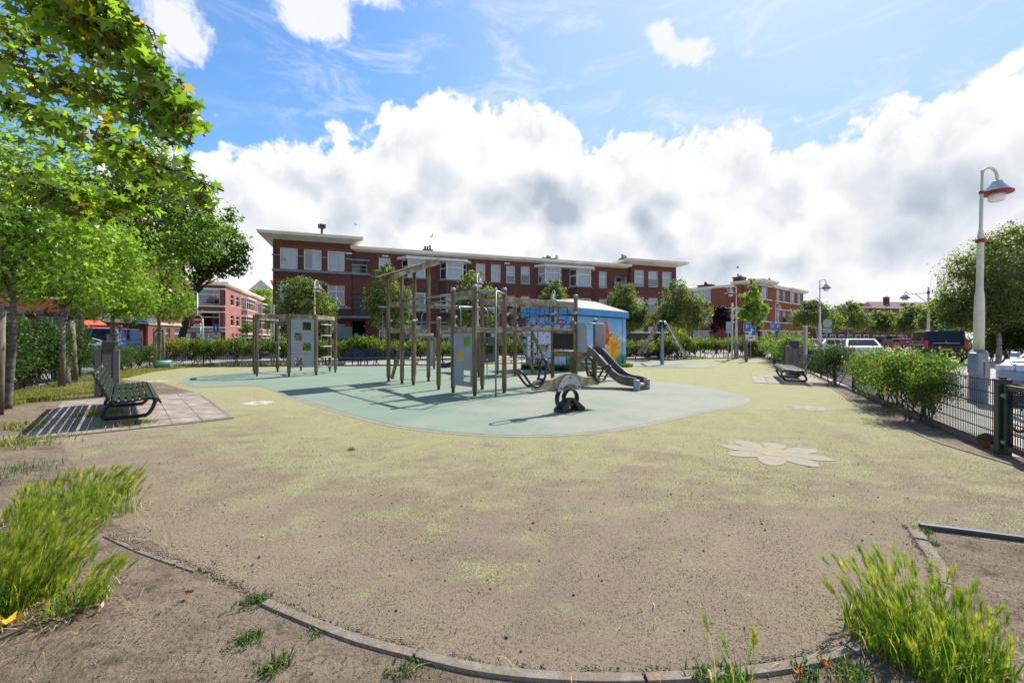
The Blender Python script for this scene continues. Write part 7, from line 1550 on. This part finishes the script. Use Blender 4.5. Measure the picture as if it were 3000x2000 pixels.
# row of young sweetgums with stakes
def Lb(px, py, d, r, rz=None, dd=0.0): q = A(px, py, d + dd); return (q, (r, r, rz or r))
t0 = G(18, 1197); tree('sweetgum_tree', 'young sweetgum with slim grey trunk at the left edge, in front of the hedge', t0, [t0, t0 + V((.12, 0, 1.2)), A(40, 860, 8.6), A(60, 640, 8.8)], .075, [Lb(30, 640, 8.7, 1.35), Lb(170, 700, 8.9, 1.05), Lb(-90, 720, 8.4, 1.2), Lb(120, 560, 9.2, 1.1), Lb(60, 790, 8.6, .75, .5), Lb(210, 800, 9.2, .6, .4), Lb(-60, 520, 9, 1.2)], 7000, .125, 'star', G1m, seed=3, sub=20, tight=.2, group='young sweetgums in a row', nb=40)
t1 = G(196, 1127); tree('sweetgum_tree', 'young sweetgum held between two wooden stakes left of the litter bin', t1, [t1, t1 + V((-.1, 0, 1.3)), A(192, 890, 13.1), A(210, 700, 13.3)], .10, [Lb(230, 740, 13.2, 1.45), Lb(330, 780, 13.6, 1.05), Lb(120, 780, 13, 1.1), Lb(260, 650, 13.4, 1.1), Lb(300, 850, 13.6, .8, .55), Lb(160, 850, 13, .8, .5), Lb(400, 740, 13.8, .7)], 7000, .130, 'star5', G1m, seed=4, sub=20, tight=.2, group='young sweetgums in a row', nb=40)
t2 = G(333, 1080); tree('sweetgum_tree', 'young sweetgum standing before the blue van between its stakes', t2, [t2, t2 + V((-.05, 0, 1.6)), A(331, 910, 20.2), A(335, 800, 20.3)], .12, [Lb(335, 850, 20.3, 1.5, 1.2), Lb(280, 880, 20, 1.0, .8), Lb(410, 870, 20.5, 1.1, .9), Lb(340, 790, 20.4, 1.0), Lb(380, 915, 20.3, .7, .45), Lb(300, 920, 20.3, .6, .4)], 7000, .140, 'star5', G1m, seed=5, sub=20, tight=.2, group='young sweetgums in a row', nb=34)
t3 = G(466, 1063); tree('sweetgum_tree', 'smallest young sweetgum of the row, nearest the no entry sign', t3, [t3, t3 + V((.02, 0, 1.6)), A(465, 920, 24.5), A(470, 830, 24.6)], .12, [Lb(470, 860, 24.6, 1.35, 1.2), Lb(430, 890, 24.4, .9, .7), Lb(520, 885, 24.8, 1.05, .8), Lb(480, 800, 24.7, .9), Lb(500, 925, 24.6, .8, .4)], 6500, .145, 'star5', G1m, seed=6, sub=20, tight=.2, group='young sweetgums in a row', nb=34)
def stake(label, px, py, hh, lean=(0, 0), r=.06, strap=None):
    b = G(px, py); t = thing('tree_stake', label, 'stake', tuple(b), 0, 'round wooden tree stakes'); e = V((lean[0], lean[1], hh))
    part('shaft', MB().tube([V((0, 0, -.02)), e * .5, e], [r * 1.05, r, r * .96], 12), M['stake'], t)
    if strap: part('strap', MB().beam(e * .96, e * .96 + V(strap), .015, .07), M['black'], t)
stake('round stake at the very left edge beside the leftmost young trunk', -2, 1215, 2.05, (.05, 0), .055, (.15, .02, 0)); stake('left stake of the pair beside the bin and young sweetgum', 181, 1132, 2.03, (0, 0), .085, (.18, .05, 0)); stake('right stake of the pair beside the bin and young sweetgum', 220, 1120, 2.0, (-.12, 0), .085, (-.16, .02, 0))
stake('stake behind the litter bin, left of the young trunk', 318, 1082, 1.62, (.03, 0), .09, (.2, 0, 0)); stake('stake right of the litter bin, leaning left before the blue van', 347, 1078, 1.95, (-.12, 0), .085, (-.15, 0, 0)); stake('stake with black strap left of the trunk near the green tube', 456, 1068, 1.98, (-.06, 0), .085, (.2, 0, 0)); stake('stake right of the trunk near the green tube', 478, 1061, 1.98, (.03, 0), .085, (-.2, 0, 0))
# two big dark trees behind the row
bt = A(222, 993, 25) * 1; bt.z = 0
tree('large_tree', 'largest dark tree with a thick leaning trunk behind the blue van', bt, [bt, A(222, 960, 25), A(240, 860, 25), A(290, 720, 25.5), A(350, 600, 26)], .42, [Lb(420, 620, 26.5, 3.0, 2.3), Lb(330, 540, 27, 2.6, 2.0), Lb(500, 560, 27, 2.2, 1.7), Lb(430, 470, 27, 1.9, 1.3), Lb(540, 680, 27, 2.6, 1.8), Lb(330, 700, 26, 2.6, 1.7), Lb(250, 600, 27, 2.4), Lb(600, 620, 27, 1.6, 1.0), Lb(470, 740, 26, 2.0, .9), Lb(560, 540, 27, 1.2, .8), Lb(640, 600, 27.2, .7, .3)], 19000, .20, 'oval', G2, 'darkbark', seed=8, sub=34, tight=.13, nb=60, forks=[[A(290, 720, 25.5), A(380, 620, 26), A(470, 560, 26.4)], [A(262, 790, 25.2), A(230, 680, 25.6), A(240, 580, 26)]])
bc = A(512, 993, 33); bc.z = 0
tree('large_tree', 'slanting dark tree whose limbs reach right towards the pink terrace', bc, [bc, A(531, 993, 33), A(556, 900, 33), A(580, 840, 33), A(596, 770, 33)], .30, [Lb(620, 720, 33, 2.2, 1.6), Lb(560, 760, 32.5, 2.0, 1.5), Lb(670, 760, 33.5, 1.6, 1.1), Lb(690, 710, 33.5, 1.0, .9), Lb(590, 660, 33, 2.0, 1.1), Lb(540, 700, 33, 1.8), Lb(655, 690, 33.5, 1.3, .8), Lb(630, 805, 33.5, 1.2, .5), Lb(690, 780, 33.5, .7, .7)], 13000, .19, 'oval', G2, 'darkbark', seed=9, sub=30, tight=.14, nb=50, forks=[[A(590, 815, 33), A(625, 770, 33.2), A(660, 720, 33.5), A(690, 690, 33.5)]])
c_ = A(600, 922, 32); 
# street trees before the long block
def street(label, px, d, lobes, n, size=.16, lm=None, seed=1, bark='birchbark', name='street_tree', r0=.09, trunk_top=None, group='street trees before the brick blocks', **k):
    b = V((Xat(px, d), d, 0)); ls = [Lb(x, y, d, r / F * d, (rz or r) / F * d, dd) for x, y, r, rz, dd in lobes]
    top_ = A(lobes[0][0], lobes[0][1] - 20, d)
    return tree(name, label, b, [b, b + V((.05, 0, 1.2)), (b * .4 + top_ * .6), top_], r0, ls, int(n * (1.25 if n < 30000 else .9)), size, 'rhomb', lm or G3, bark, group, seed, inner=.35, sub=26, tight=.15, nb=26, **k)
street('wide pale green street tree before the left tower of the dark block', 885, 29, [(885, 890, 62, 60, 0), (845, 920, 48, 45, .3), (930, 905, 50, 55, -.3), (880, 840, 45, 34, 0), (940, 950, 40, 30, 0), (830, 955, 36, 26, 0), (915, 850, 34, 30, 0), (895, 960, 50, 25, 0)], 11000, .15, seed=21)
street('street tree half hidden behind the roofed climbing tower', 1130, 31, [(1140, 870, 52, 60, 0), (1105, 880, 38, 48, .3), (1180, 890, 36, 48, -.3), (1130, 805, 32, 30, 0), (1120, 940, 40, 26, 0), (1165, 945, 38, 28, 0), (1140, 785, 16, 18, 0)], 8500, .15, seed=22)
street('street tree rising behind the front wooden tower', 1385, 33, [(1385, 865, 50, 50, 0), (1345, 890, 36, 40, .3), (1430, 880, 38, 40, -.3), (1385, 815, 32, 26, 0), (1370, 930, 44, 28, 0), (1340, 940, 30, 22, 0), (1420, 930, 36, 26, 0)], 8500, .15, seed=23)
street('small street tree rising above the net bridge before the dark block', 1625, 37, [(1623, 870, 32, 36, 0), (1605, 890, 24, 24, 0), (1645, 885, 24, 26, 0), (1625, 835, 18, 20, 0)], 4500, .16, seed=24)
street('street tree behind the right end of the kiosk roof', 1838, 37, [(1825, 880, 38, 42, 0), (1850, 910, 40, 34, 0), (1815, 925, 34, 32, 0), (1830, 845, 24, 20, 0), (1880, 925, 26, 26, 0), (1860, 950, 36, 20, 0)], 8000, .16, seed=25)
street('broad street tree behind the carousel mast', 1985, 37, [(1985, 880, 48, 44, 0), (2030, 910, 46, 42, 0), (1950, 915, 36, 38, 0), (1985, 840, 30, 22, 0), (2060, 925, 28, 30, 0), (2000, 950, 50, 26, 0), (1940, 940, 24, 24, 0), (2070, 890, 14, 10, 0)], 10500, .16, seed=26)
street('upright bright yellow green young tree before the corner block', 2204, 39, [(2204, 920, 34, 22, 0), (2204, 880, 26, 26, 0), (2205, 850, 12, 24, 0), (2178, 915, 22, 20, 0), (2232, 905, 20, 22, 0), (2180, 870, 10, 16, 0), (2225, 945, 16, 10, 0), (2205, 825, 5, 12, 0)], 4200, .20, G5, 27, 'bark')
street('dark purple leaved tree against the corner block', 2112, 46, [(2115, 930, 24, 28, 0), (2098, 950, 20, 26, 0), (2135, 950, 18, 22, 0), (2108, 908, 14, 14, 0)], 4500, .20, G6, 28, 'darkbark')
for i, (lab, px, d, lb) in enumerate([('street tree right of the corner block behind the lamp post', 2395, 50, [(2385, 920, 42, 34, 0), (2350, 935, 30, 24, 0), (2430, 935, 36, 30, 0), (2380, 892, 28, 14, 0)]), ('second street tree right of the corner block', 2487, 58, [(2480, 925, 40, 34, 0), (2450, 940, 30, 26, 0), (2515, 940, 32, 26, 0), (2490, 895, 20, 16, 0)]),
                                      ('street tree in the middle of the distant row with dense rounded crown', 2592, 64, [(2590, 940, 38, 30, 0), (2560, 945, 28, 24, 0), (2625, 945, 32, 24, 0)]), ('thin pale street tree left of the bracket lamp', 2668, 60, [(2680, 935, 34, 34, 0), (2655, 945, 30, 24, 0), (2700, 910, 24, 20, 0), (2660, 895, 16, 10, 0)]), ('street tree directly behind the bracket lamp mast', 2745, 46, [(2745, 920, 34, 46, 0), (2720, 945, 28, 28, 0), (2770, 940, 34, 34, 0)]),
                                      ('far street tree between the corner block and the lamp post', 2440, 75, [(2440, 945, 30, 22, 0), (2415, 950, 26, 18, 0)]), ('far street tree under the tiled roof row', 2640, 80, [(2640, 945, 30, 24, 0), (2615, 950, 26, 18, 0)]), ('far street tree behind the black people carrier', 2790, 70, [(2790, 945, 36, 30, 0), (2830, 945, 36, 30, 0)])]):
    street(lab, px, d, lb, 6500, .21 if d < 60 else .26, G3, 30 + i)
street('largest street tree at the right edge, its crown behind the tall lamp post', 2925, 25.5, [(2920, 790, 95, 100, 0), (2850, 850, 80, 80, .4), (2990, 760, 90, 100, .5), (2800, 900, 60, 50, 0), (3060, 820, 120, 120, 1), (2900, 900, 90, 50, 0), (2960, 690, 50, 40, 0), (2765, 880, 30, 34, 0), (2990, 900, 80, 50, 0), (2830, 780, 40, 36, 0), (2890, 720, 36, 30, 0), (2860, 925, 70, 36, 0), (2950, 940, 80, 34, 0), (2790, 925, 40, 30, 0)], 52000, .135, seed=50, r0=.14)
street('round green tree in front of the far gabled house', 762, 85, [(765, 890, 38, 40, 0), (740, 900, 28, 36, 0), (790, 920, 30, 44, 0), (755, 940, 40, 36, 0), (770, 855, 24, 16, 0)], 8000, .36, G5, 51, 'bark', group='trees along the left street')
street('tiny street tree before the pink terrace', 722, 50, [(722, 960, 16, 13, 0), (712, 968, 12, 8, 0), (732, 968, 12, 8, 0)], 1500, .16, G2, 52, 'bark', r0=.05, group='trees along the left street')
# ---------------------------------------------------------------- the overhanging sweetgum branch close to the viewer
nt_ = thing('sweetgum_tree', 'large leaved sweetgum overhanging the top left corner, with yellow leaves and seed balls', 'tree', (-6.6, 3.4, 0), world=True)
part('trunk', MB().tube(spline([V((-6.6, 3.4, -.05)), V((-6.55, 3.4, 1.5)), V((-6.4, 3.45, 3.2)), V((-6.2, 3.5, 5.5))], 6), [.17 - .005 * i for i in range(19)], 12), M['bark'], nt_)
rng = np.random.default_rng(77); AX = []
def limb(pts, r0):
    sp_ = spline(pts, 8); k = len(sp_); part('branch', MB().tube(sp_, [r0 * (1 - .85 * i / (k - 1)) + .003 for i in range(k)], 7), M['bark'], nt_); return sp_
bs = [limb([V((-6.3, 3.45, 3.6)), A(-350, 20, 3.6), A(60, 60, 3.3), A(300, 110, 3.1), A(430, 200, 3.0), A(575, 320, 3.0)], .018), limb([V((-6.4, 3.45, 3.2)), A(-350, 200, 3.8), A(60, 300, 3.5), A(280, 390, 3.3), A(480, 490, 3.2), A(655, 560, 3.15)], .02),
      limb([V((-6.45, 3.42, 2.9)), A(-400, 400, 3.6), A(-50, 500, 3.4), A(200, 560, 3.5), A(400, 590, 3.6)], .018), limb([V((-6.3, 3.5, 4.2)), A(-300, -120, 3.3), A(100, -60, 3.0), A(330, 20, 2.9), A(450, 90, 2.95)], .016), limb([V((-6.4, 3.45, 3.3)), A(-300, 120, 3.4), A(80, 200, 3.2), A(330, 270, 3.1), A(520, 330, 3.1), A(600, 400, 3.1)], .016), limb([V((-6.3, 3.5, 4.4)), A(-250, -200, 3.4), A(40, -90, 3.1), A(200, 20, 3.0), A(330, 60, 3.0)], .015)]
mb = MB(); LC = []
LIM = lambda y: np.interp(y, [-400, 0, 60, 130, 190, 260, 330, 380, 430, 470, 520, 560, 600, 640], [380, 385, 440, 470, 545, 575, 605, 610, 545, 560, 620, 660, 640, 430])
for sp_ in bs:
    for i in range(14, len(sp_)):
        for _ in range(4):
            b = sp_[i]; g_ = sp_[min(i + 1, len(sp_) - 1)] - sp_[i - 1]; L_ = rng.uniform(.10, .34) * (1 - .45 * i / len(sp_)); dd = (g_.normalized() * .8 + V(rng.normal(0, .75, 3))).normalized(); e = b + dd * L_ + V((0, 0, -.04))
            xe, ye = 1500 + e.x / e.y * F, HOR - (e.z - H) / e.y * F
            if xe > LIM(ye) - 25: continue
            mb.tube([b, b.lerp(e, .5) + V((0, 0, .02)), e], [.006, .004, .002], 4, caps=False)
            for _ in range(5): LC.append(b.lerp(e, rng.uniform(.25, 1.1)) + V(rng.normal(0, .055, 3)) + V((0, 0, -.03)))
part('twigs', mb, M['darkbark'], nt_, kind='stuff')
LC = np.array([tuple(q) for q in LC])
# only where the photo shows the mass: right-hand outline of the crown in directions from the viewer
px_ = 1500 + LC[:, 0] / LC[:, 1] * F; py_ = HOR - (LC[:, 2] - H) / LC[:, 1] * F
lim = LIM(py_)
keep = (px_ < lim + rng.normal(0, 10, len(LC))) & (py_ < np.interp(px_, [-500, 0, 300, 500, 700], [720, 700, 640, 620, 610])) & (LC[:, 2] < 4.4)
LC = LC[keep]; px_, py_ = px_[keep], py_[keep]; n = len(LC)
v = leaf_verts(LC, .100, 'star', rng, up=.45, droop=.5); rr = rng.uniform(0, 1, n); inview = (px_ > 15) & (py_ > 15); kk = v.shape[1]
score = np.where(inview, 1 / LC[:, 1] + rng.uniform(0, .12, n), -1); big = np.argsort(-score)[:290]; rest = np.setdiff1d(np.arange(n), big)
off = np.array(OFF[nt_.name])
for i in big:
    q = v[i] - v[i].mean(0); me = np_mesh('leaf', q, [np.arange(kk)[None]], np.full(kk, rr[i]), G1); o = link('leaf', me, nt_); o.location = tuple(v[i].mean(0) - off)
vr = (v[rest] - off).reshape(-1, 3); o = link('foliage', np_mesh('foliage', vr, [np.arange(len(rest) * kk).reshape(-1, kk)], np.repeat(rr[rest], kk), G1), nt_); o['kind'] = 'stuff'
M['seed'] = mat('seed_ball', lin(120, 116, 34), lin(84, 80, 26), 12, .8, c3=lin(40, 32, 18))
sb = []
for v_ in range(3):
    mb = MB()
    for k in range(6):
        c0 = V(rng.normal(0, .022, 3)); 
        for _ in range(16): d_ = V(rng.normal(0, 1, 3)).normalized(); mb.tube([c0, c0 + d_ * .020], [.006, .001], 3, caps=False)
    sb.append(mb.mesh('seed_cluster', M['seed']))
for i in rng.choice(n, 120, replace=False): o = link('seed_cluster', sb[i % 3], nt_); o.location = tuple(LC[i] + rng.normal(0, .03, 3) - off); o.rotation_euler = tuple(rng.uniform(0, 6, 3)); o.scale = (rng.uniform(1.0, 1.7),) * 3; o['kind'] = 'stuff'
# ---------------------------------------------------------------- shrubs
def shrub_kind(name, n, w_, h_, z0, size, lm, seed, stems=5, shape='oval', lobes=None):
    rng = np.random.default_rng(seed)
    lobes = lobes or [(V((rng.uniform(-.28, .28) * w_, rng.uniform(-.28, .28) * w_, z0 + (h_ - z0) * rng.uniform(.35, .78))), (w_ * rng.uniform(.26, .36), w_ * rng.uniform(.26, .36), (h_ - z0) * rng.uniform(.22, .34))) for _ in range(8)]
    p, d, cc, rn = lobe_points(lobes, n, rng, .3, 18, .22)
    k = max(8, n // 60); tips = np.stack([rng.uniform(-.42, .42, k) * w_, rng.uniform(-.42, .42, k) * w_, h_ * rng.uniform(.85, 1.08, k)], 1)       # young shoots
    for q in tips: m_ = 14; u = rng.uniform(0, 1, m_)[:, None]; a = np.array([q[0] * .8, q[1] * .8, h_ * .6]); p = np.concatenate([p, a + (q - a) * u + rng.normal(0, .022, (m_, 3))]); rn = np.concatenate([rn, np.clip(.55 + rng.uniform(0, .44, m_), 0, 1)]); d = np.concatenate([d, np.tile([0, 0, 1.], (m_, 1))])
    keep = p[:, 2] > .06; fm = leaf_mesh('foliage', p[keep], size, shape, lm, rng, rn[keep], up=.45, out=d[keep] * .6)
    mb = MB()
    for i in range(stems):
        b = V((rng.uniform(-.22, .22) * w_, rng.uniform(-.15, .15) * w_, -.02)); e = V(cc[rng.integers(len(cc))]); mb.tube(spline([b, b.lerp(e, .4) + V(rng.normal(0, .04, 3)), e], 3), [.020 - .002 * j for j in range(7)], 5, caps=False)
    branches(mb, [(0, 0, z0 * .9)], .010, [tuple(q) for q in cc[:14]], rng, 3)
    return fm, mb.mesh('stems', M['bark'])
def put_shrub(kd, loc, rz, sc, label, group=None, name='shrub', cat='shrub'):
    t = thing(name, label, cat, tuple(loc), rz, group); t.scale = sc if isinstance(sc, tuple) else (sc, sc, sc)
    link('foliage', kd[0], t); link('stems', kd[1], t); return t
HK = [shrub_kind('hedge', 3000, 1.5, 1.45, .35, .072, G4, 60 + i) for i in range(5)]; HD = [shrub_kind('hedge', 5200, 1.8, 1.6, .15, .062, G8, 70 + i) for i in range(4)]
rr_ = random.Random(3)
def along(pts, step, start=0.0):
    out = []; acc = -start
    for a, b in zip(pts, pts[1:]):
        a, b = V(a), V(b); L_ = (b - a).length; s_ = -acc if acc < 0 else step - acc if acc else 0
        u = (-acc) % step if acc else 0
        while u < L_: out.append(a.lerp(b, u / L_)); u += step
        acc = -(u - L_)
    return out
for q in along([(-16.6, 22.2), (-4.0, 24.25)], 1.05): put_shrub(HK[rr_.randrange(5)], (q.x + rr_.uniform(-.1, .1), q.y + rr_.uniform(-.12, .12), 0), rr_.uniform(0, 6), (rr_.uniform(.9, 1.1), rr_.uniform(.8, 1.0), rr_.uniform(.86, 1.10)), 'clipped leafy shrub of the hedge behind the long blue bench', 'hedge behind the blue bench')
for q in along([(-3.2, 24.4), (6.4, 27.3)], 1.1): put_shrub(HK[rr_.randrange(5)], (q.x, q.y + .1, 0), rr_.uniform(0, 6), (1.0, .9, rr_.uniform(.8, 1.0)), 'leafy hedge shrub glimpsed behind the wooden towers and kiosk', 'hedge behind the kiosk')
for q in along([(7.0, 27.4), (9.0, 28.0)], 1.9): put_shrub(HK[rr_.randrange(5)], (q.x, q.y, 0), rr_.uniform(0, 6), (1.1, .95, rr_.uniform(.85, 1.0)), 'loose hedge bush in front of the large black van', 'bushes before the black van')
for q in along([(10.6, 29.2), (14.2, 31.9), (20.0, 33.3)], 1.15): put_shrub(HK[rr_.randrange(5)], (q.x, q.y, 0), rr_.uniform(0, 6), (1.05, .9, rr_.uniform(.90, 1.15)), 'leggy hedge shrub of the row behind the hanging seat', 'hedge behind the hanging seat')
put_shrub(HK[0], (11.7, 30.6, 0), 1, (1.5, 1.3, 1.5), 'tall pale green bush standing above the hedge right of the carousel'); put_shrub(HK[1], (19.6, 31.2, 0), 2, (1.5, 1.3, 1.35), 'tallest bush of the hedge behind the hanging seat right post'); put_shrub(HD[1], (14.2, 35.6, 0), 2, (.8, .8, 1.0), 'dark clipped bush against the corner block wall')
for q in along([(19.2, 31.0), (12.4, 18.2)], 1.35): put_shrub(HK[rr_.randrange(5)], (q.x - .2, q.y, 0), rr_.uniform(0, 6), (1.0, 1.0, rr_.uniform(.85, 1.05)), 'shrub of the hedge running behind the info board', 'hedge behind the info board')
for q in along([(-15.9, 15.2), (-13.0, 10.5), (-10.4, 6.2)], .95): put_shrub(HD[rr_.randrange(4)], (q.x - .2 + rr_.uniform(-.15, .15), q.y + rr_.uniform(-.15, .15), 0), rr_.uniform(0, 6), rr_.uniform(.85, 1.05), 'dense dark shrub of the bushes behind the leftmost young trees', 'bushes at the left edge')
for q in along([(-14.2, 13.6), (-11.6, 9.4)], 1.2): put_shrub(HD[rr_.randrange(4)], (q.x - 1.0, q.y + .6, 0), rr_.uniform(0, 6), (1.1, 1.1, rr_.uniform(1.05, 1.35)), 'taller dark shrub in the second row of the left bushes', 'bushes at the left edge, second row')
for q in along([(-18.2, 20.9), (-16.0, 16.4)], 1.15): put_shrub(HD[rr_.randrange(4)], (q.x, q.y + rr_.uniform(-.2, .2), 0), rr_.uniform(0, 6), (.8, .8, rr_.uniform(.60, .72)), 'dark shrub of the row before the blue van', 'bushes before the blue van')
RK = [shrub_kind('hedge', 8500, 1.5, 1.22, .25, .041, G4, 80, 6), shrub_kind('hedge', 8500, 1.4, 1.22, .30, .040, G4, 81, 6), shrub_kind('hedge', 6500, 1.4, 1.28, .18, .044, G8, 82, 5)]
put_shrub(RK[2], (10.05, 13.3, 0), .4, (.80, .85, .98), 'dark rounded shrub between the black bench and the wire fence post'); put_shrub(RK[0], (8.42, 9.85, 0), 1.1, (.62, .72, .84), 'clipped shrub furthest along the right wire fence, left part of the mass', 'clipped shrubs at the right fence'); put_shrub(RK[1], (7.75, 8.75, 0), 2.2, (.85, 1.0, .94), 'clipped shrub in the middle of the mass at the right wire fence', 'clipped shrubs at the right fence')
put_shrub(RK[0], (6.98, 7.40, 0), 3.5, (.72, .85, .98), 'nearest clipped shrub at the right wire fence with slanting bare stems', 'clipped shrubs at the right fence'); put_shrub(RK[1], (6.72, 6.80, 0), 4.4, (.36, .45, .72), 'small ragged shrub leaning on the wire fence near the gate', 'clipped shrubs at the right fence')
YK = shrub_kind('yellow', 1500, 1.7, 1.5, .2, .10, G7, 90); q = Xat(520, 28); put_shrub(YK, (q, 28, 0), 0, (1.3, 1, .98), 'yellow flowering bush behind the bicycle at the left fence', None, 'flowering_bush'); put_shrub(YK, (Xat(490, 27.5), 27.5, 0), 2, (.9, 1, 1.0), 'smaller yellow green bush left of the yellow flowering one', None, 'flowering_bush')
for k, (px, d, s_) in enumerate(((2905, 27.5, 1.2), (2950, 26, 1.5), (3000, 27, 1.6), (3050, 25, 1.6), (2870, 30, .7))): put_shrub(HD[k % 4], (Xat(px, d), d, 0), k, (s_, s_, s_ * (.95 if k else .8)), ('low dark bush right of the tall lamp post base', 'middle dark bush of the bed behind the tall lamp post', 'dense dark bush at the right edge beneath the large tree', 'outermost bush at the right edge beneath the large tree', 'small weeds beside the black people carrier')[k])
# ---------------------------------------------------------------- wall barley in the foreground
BA = leaf_mat('barley_green', [(0, (.08, .16, .018)), (.5, (.15, .25, .026)), (.8, (.27, .34, .05)), (1, (.52, .44, .19))], .52, .5, 1.5)
BH = leaf_mat('barley_ear', [(0, (.17, .25, .032)), (.5, (.28, .35, .06)), (.82, (.44, .44, .12)), (1, (.66, .55, .30))], .5, .6, 1.3)
def barley(label, c, rad, n, h, wind, seed, heads=.55, sq=(1, 1), rot=0.0):
    rng = np.random.default_rng(seed); a = rng.uniform(0, 2 * np.pi, n); r_ = np.sqrt(rng.uniform(0, 1, n)) * rad
    b = np.stack([r_ * np.cos(a) * sq[0], r_ * np.sin(a) * sq[1]], 1); cr, sr = math.cos(rot), math.sin(rot); b = b @ np.array([[cr, sr], [-sr, cr]])
    t = tag(thing('wild_barley', label, 'grass clump', (c[0], c[1], 0)), kind='thing')
    lv, q, tr, rn = blades(np.concatenate([b, b[: n // 1]], 0) * np.array([[1.02, 1.02]]) + rng.normal(0, .012, (n + n // 1, 2)), h * .62, .0075, .75, rng, (wind[0] * .6, wind[1] * .6))
    o = link('blades', np_mesh('blades', lv, [q, tr], rn, BA), t); o['kind'] = 'stuff'
    m = int(n * heads); bb = b[:m]; hh = h * rng.uniform(.45, 1.15, m) * (1.1 - .45 * (np.linalg.norm(bb, axis=1) / (rad * max(sq))) ** 2); az_ = rng.uniform(0, 6.28, m); ln = hh[:, None] * (np.stack([np.cos(az_), np.sin(az_)], 1) * rng.uniform(.02, .22, (m, 1)) + np.array([wind]) * rng.uniform(.6, 1.4, (m, 1)) + bb / rad * .22)
    sv_, sq_, st_ = [], [], []; B0 = np.concatenate([bb, np.zeros((m, 1))], 1); T0 = np.concatenate([bb + ln, hh[:, None]], 1); M0 = B0 * .5 + T0 * .5; M0[:, :2] -= ln * .22
    sd = np.stack([np.cos(az_), np.sin(az_), np.zeros(m)], 1) * .0016
    sv_ = np.stack([B0 - sd, B0 + sd, M0 + sd, M0 - sd, T0 + sd, T0 - sd], 1).reshape(-1, 3); i6 = np.arange(m)[:, None] * 6
    o = link('stalks', np_mesh('stalks', sv_, [np.concatenate([i6 + np.array([[0, 1, 2, 3]]), i6 + np.array([[3, 2, 4, 5]])])], np.repeat(rng.uniform(0, .9, m), 6), BA), t); o['kind'] = 'stuff'
    K = 46; u = T0 - M0; u /= np.linalg.norm(u, axis=1, keepdims=True); u[:, :2] += np.array([wind]) * .5; u[:, 2] -= .1; u /= np.linalg.norm(u, axis=1, keepdims=True)
    Lh = rng.uniform(.05, .075, m); f0 = rng.uniform(0, 1, (m, K)); ra = rng.normal(0, 1, (m, K, 3)); ra -= u[:, None] * (ra * u[:, None]).sum(-1, keepdims=True); ra /= np.linalg.norm(ra, axis=-1, keepdims=True)
    p0 = T0[:, None] + u[:, None] * (f0 * Lh[:, None])[..., None] + ra * .002; tipv = p0 + (u[:, None] * .9 + ra * .30) * rng.uniform(.03, .06, (m, K, 1)); wd = np.cross(u[:, None] + 0 * ra, ra) * .0014
    av = np.stack([p0 - wd, p0 + wd, tipv], 2).reshape(-1, 3)
    hr = np.repeat(np.clip(rng.uniform(0, 1, m) * .9 + rng.normal(0, .05, m), 0, 1), K * 3)
    o = link('ears', np_mesh('ears', av, [np.arange(m * K * 3).reshape(-1, 3)], hr, BH), t); o['kind'] = 'stuff'
    return t
g1 = G(70, 1830); barley('tall wild barley clump at the lower left edge', (-2.72, 2.26), .26, 520, .35, (.14, .03), 101, .8, (1.0, 1.15)); barley('pale lower barley tuft behind the tall clump at the left', (-3.70, 3.65), .36, 420, .18, (.16, .05), 102, .5, (1.0, 1.0), .5); barley('scattered barley tuft at the foot of the tall left clump', (-2.28, 2.24), .12, 80, .18, (.25, .02), 103, .5)
barley('low barley tuft furthest back beside the turf edge at left', (-3.25, 3.40), .17, 110, .19, (.1, .05), 104, .3, (1.3, 1))
barley('large wild barley clump at the lower right corner', (1.86, 1.93), .26, 540, .27, (-.10, .06), 105, .30, (1.05, 1.0)); barley('sparse barley stalks in front of the kerb, bottom centre right', (.86, 1.70), .08, 10, .19, (-.05, .05), 106, .55, (1.4, .5))
bs2 = [G(1330, 2005), G(2150, 1990)]
# dry and fallen leaves as single leaves
def fallen(label, px, py, s_, col, a):
    q = G(px, py); sh = SHAPES['star']; vs = [(x * s_, y * s_, .012 + .02 * abs(x) + (.01 if i % 3 else .025)) for i, (x, y) in enumerate(sh)]
    o = solo('fallen_leaf', MB().add(vs, [tuple(range(len(vs)))]), M[col], label, 'leaf', 'fallen leaves on the soil'); o.location = (q.x, q.y, .004); o.rotation_euler = (.1, .15, a)
M['leafy'] = mat('yellow_fallen_leaf', lin(208, 168, 40), lin(180, 136, 30), 20, .7); M['leafo'] = mat('orange_fallen_leaf', lin(212, 124, 46), lin(170, 88, 40), 20, .7); M['leafb'] = mat('brown_fallen_leaf', lin(170, 70, 40), lin(120, 60, 40), 20, .8); M['leafp'] = mat('pale_fallen_leaf', lin(216, 184, 150), lin(190, 150, 120), 20, .8)
for i, (lab, px, py, s_, c, a) in enumerate([('yellow fallen leaf below the tall left barley', 20, 1838, .11, 'leafy', .4), ('orange curled leaf below the kerb near the right barley', 2340, 1992, .05, 'leafo', 1), ('orange leaf just left of the large right barley clump', 2425, 1968, .042, 'leafo', 2), ('small red brown leaf on bare soil at left', 557, 1752, .045, 'leafb', 3), ('pale dry leaf beside the left barley stalks', 297, 1792, .05, 'leafp', .7), ('brown leaf scrap on the turf, upper left of centre', 755, 1650, .035, 'leafb', 2), ('brown leaf scrap in the middle of the sandy turf', 1560, 1547, .035, 'leafb', 1.2), ('pale leaf near the barley tuft at left', 285, 1533, .06, 'leafp', 2.2)]): fallen(lab, px, py, s_, c, a)
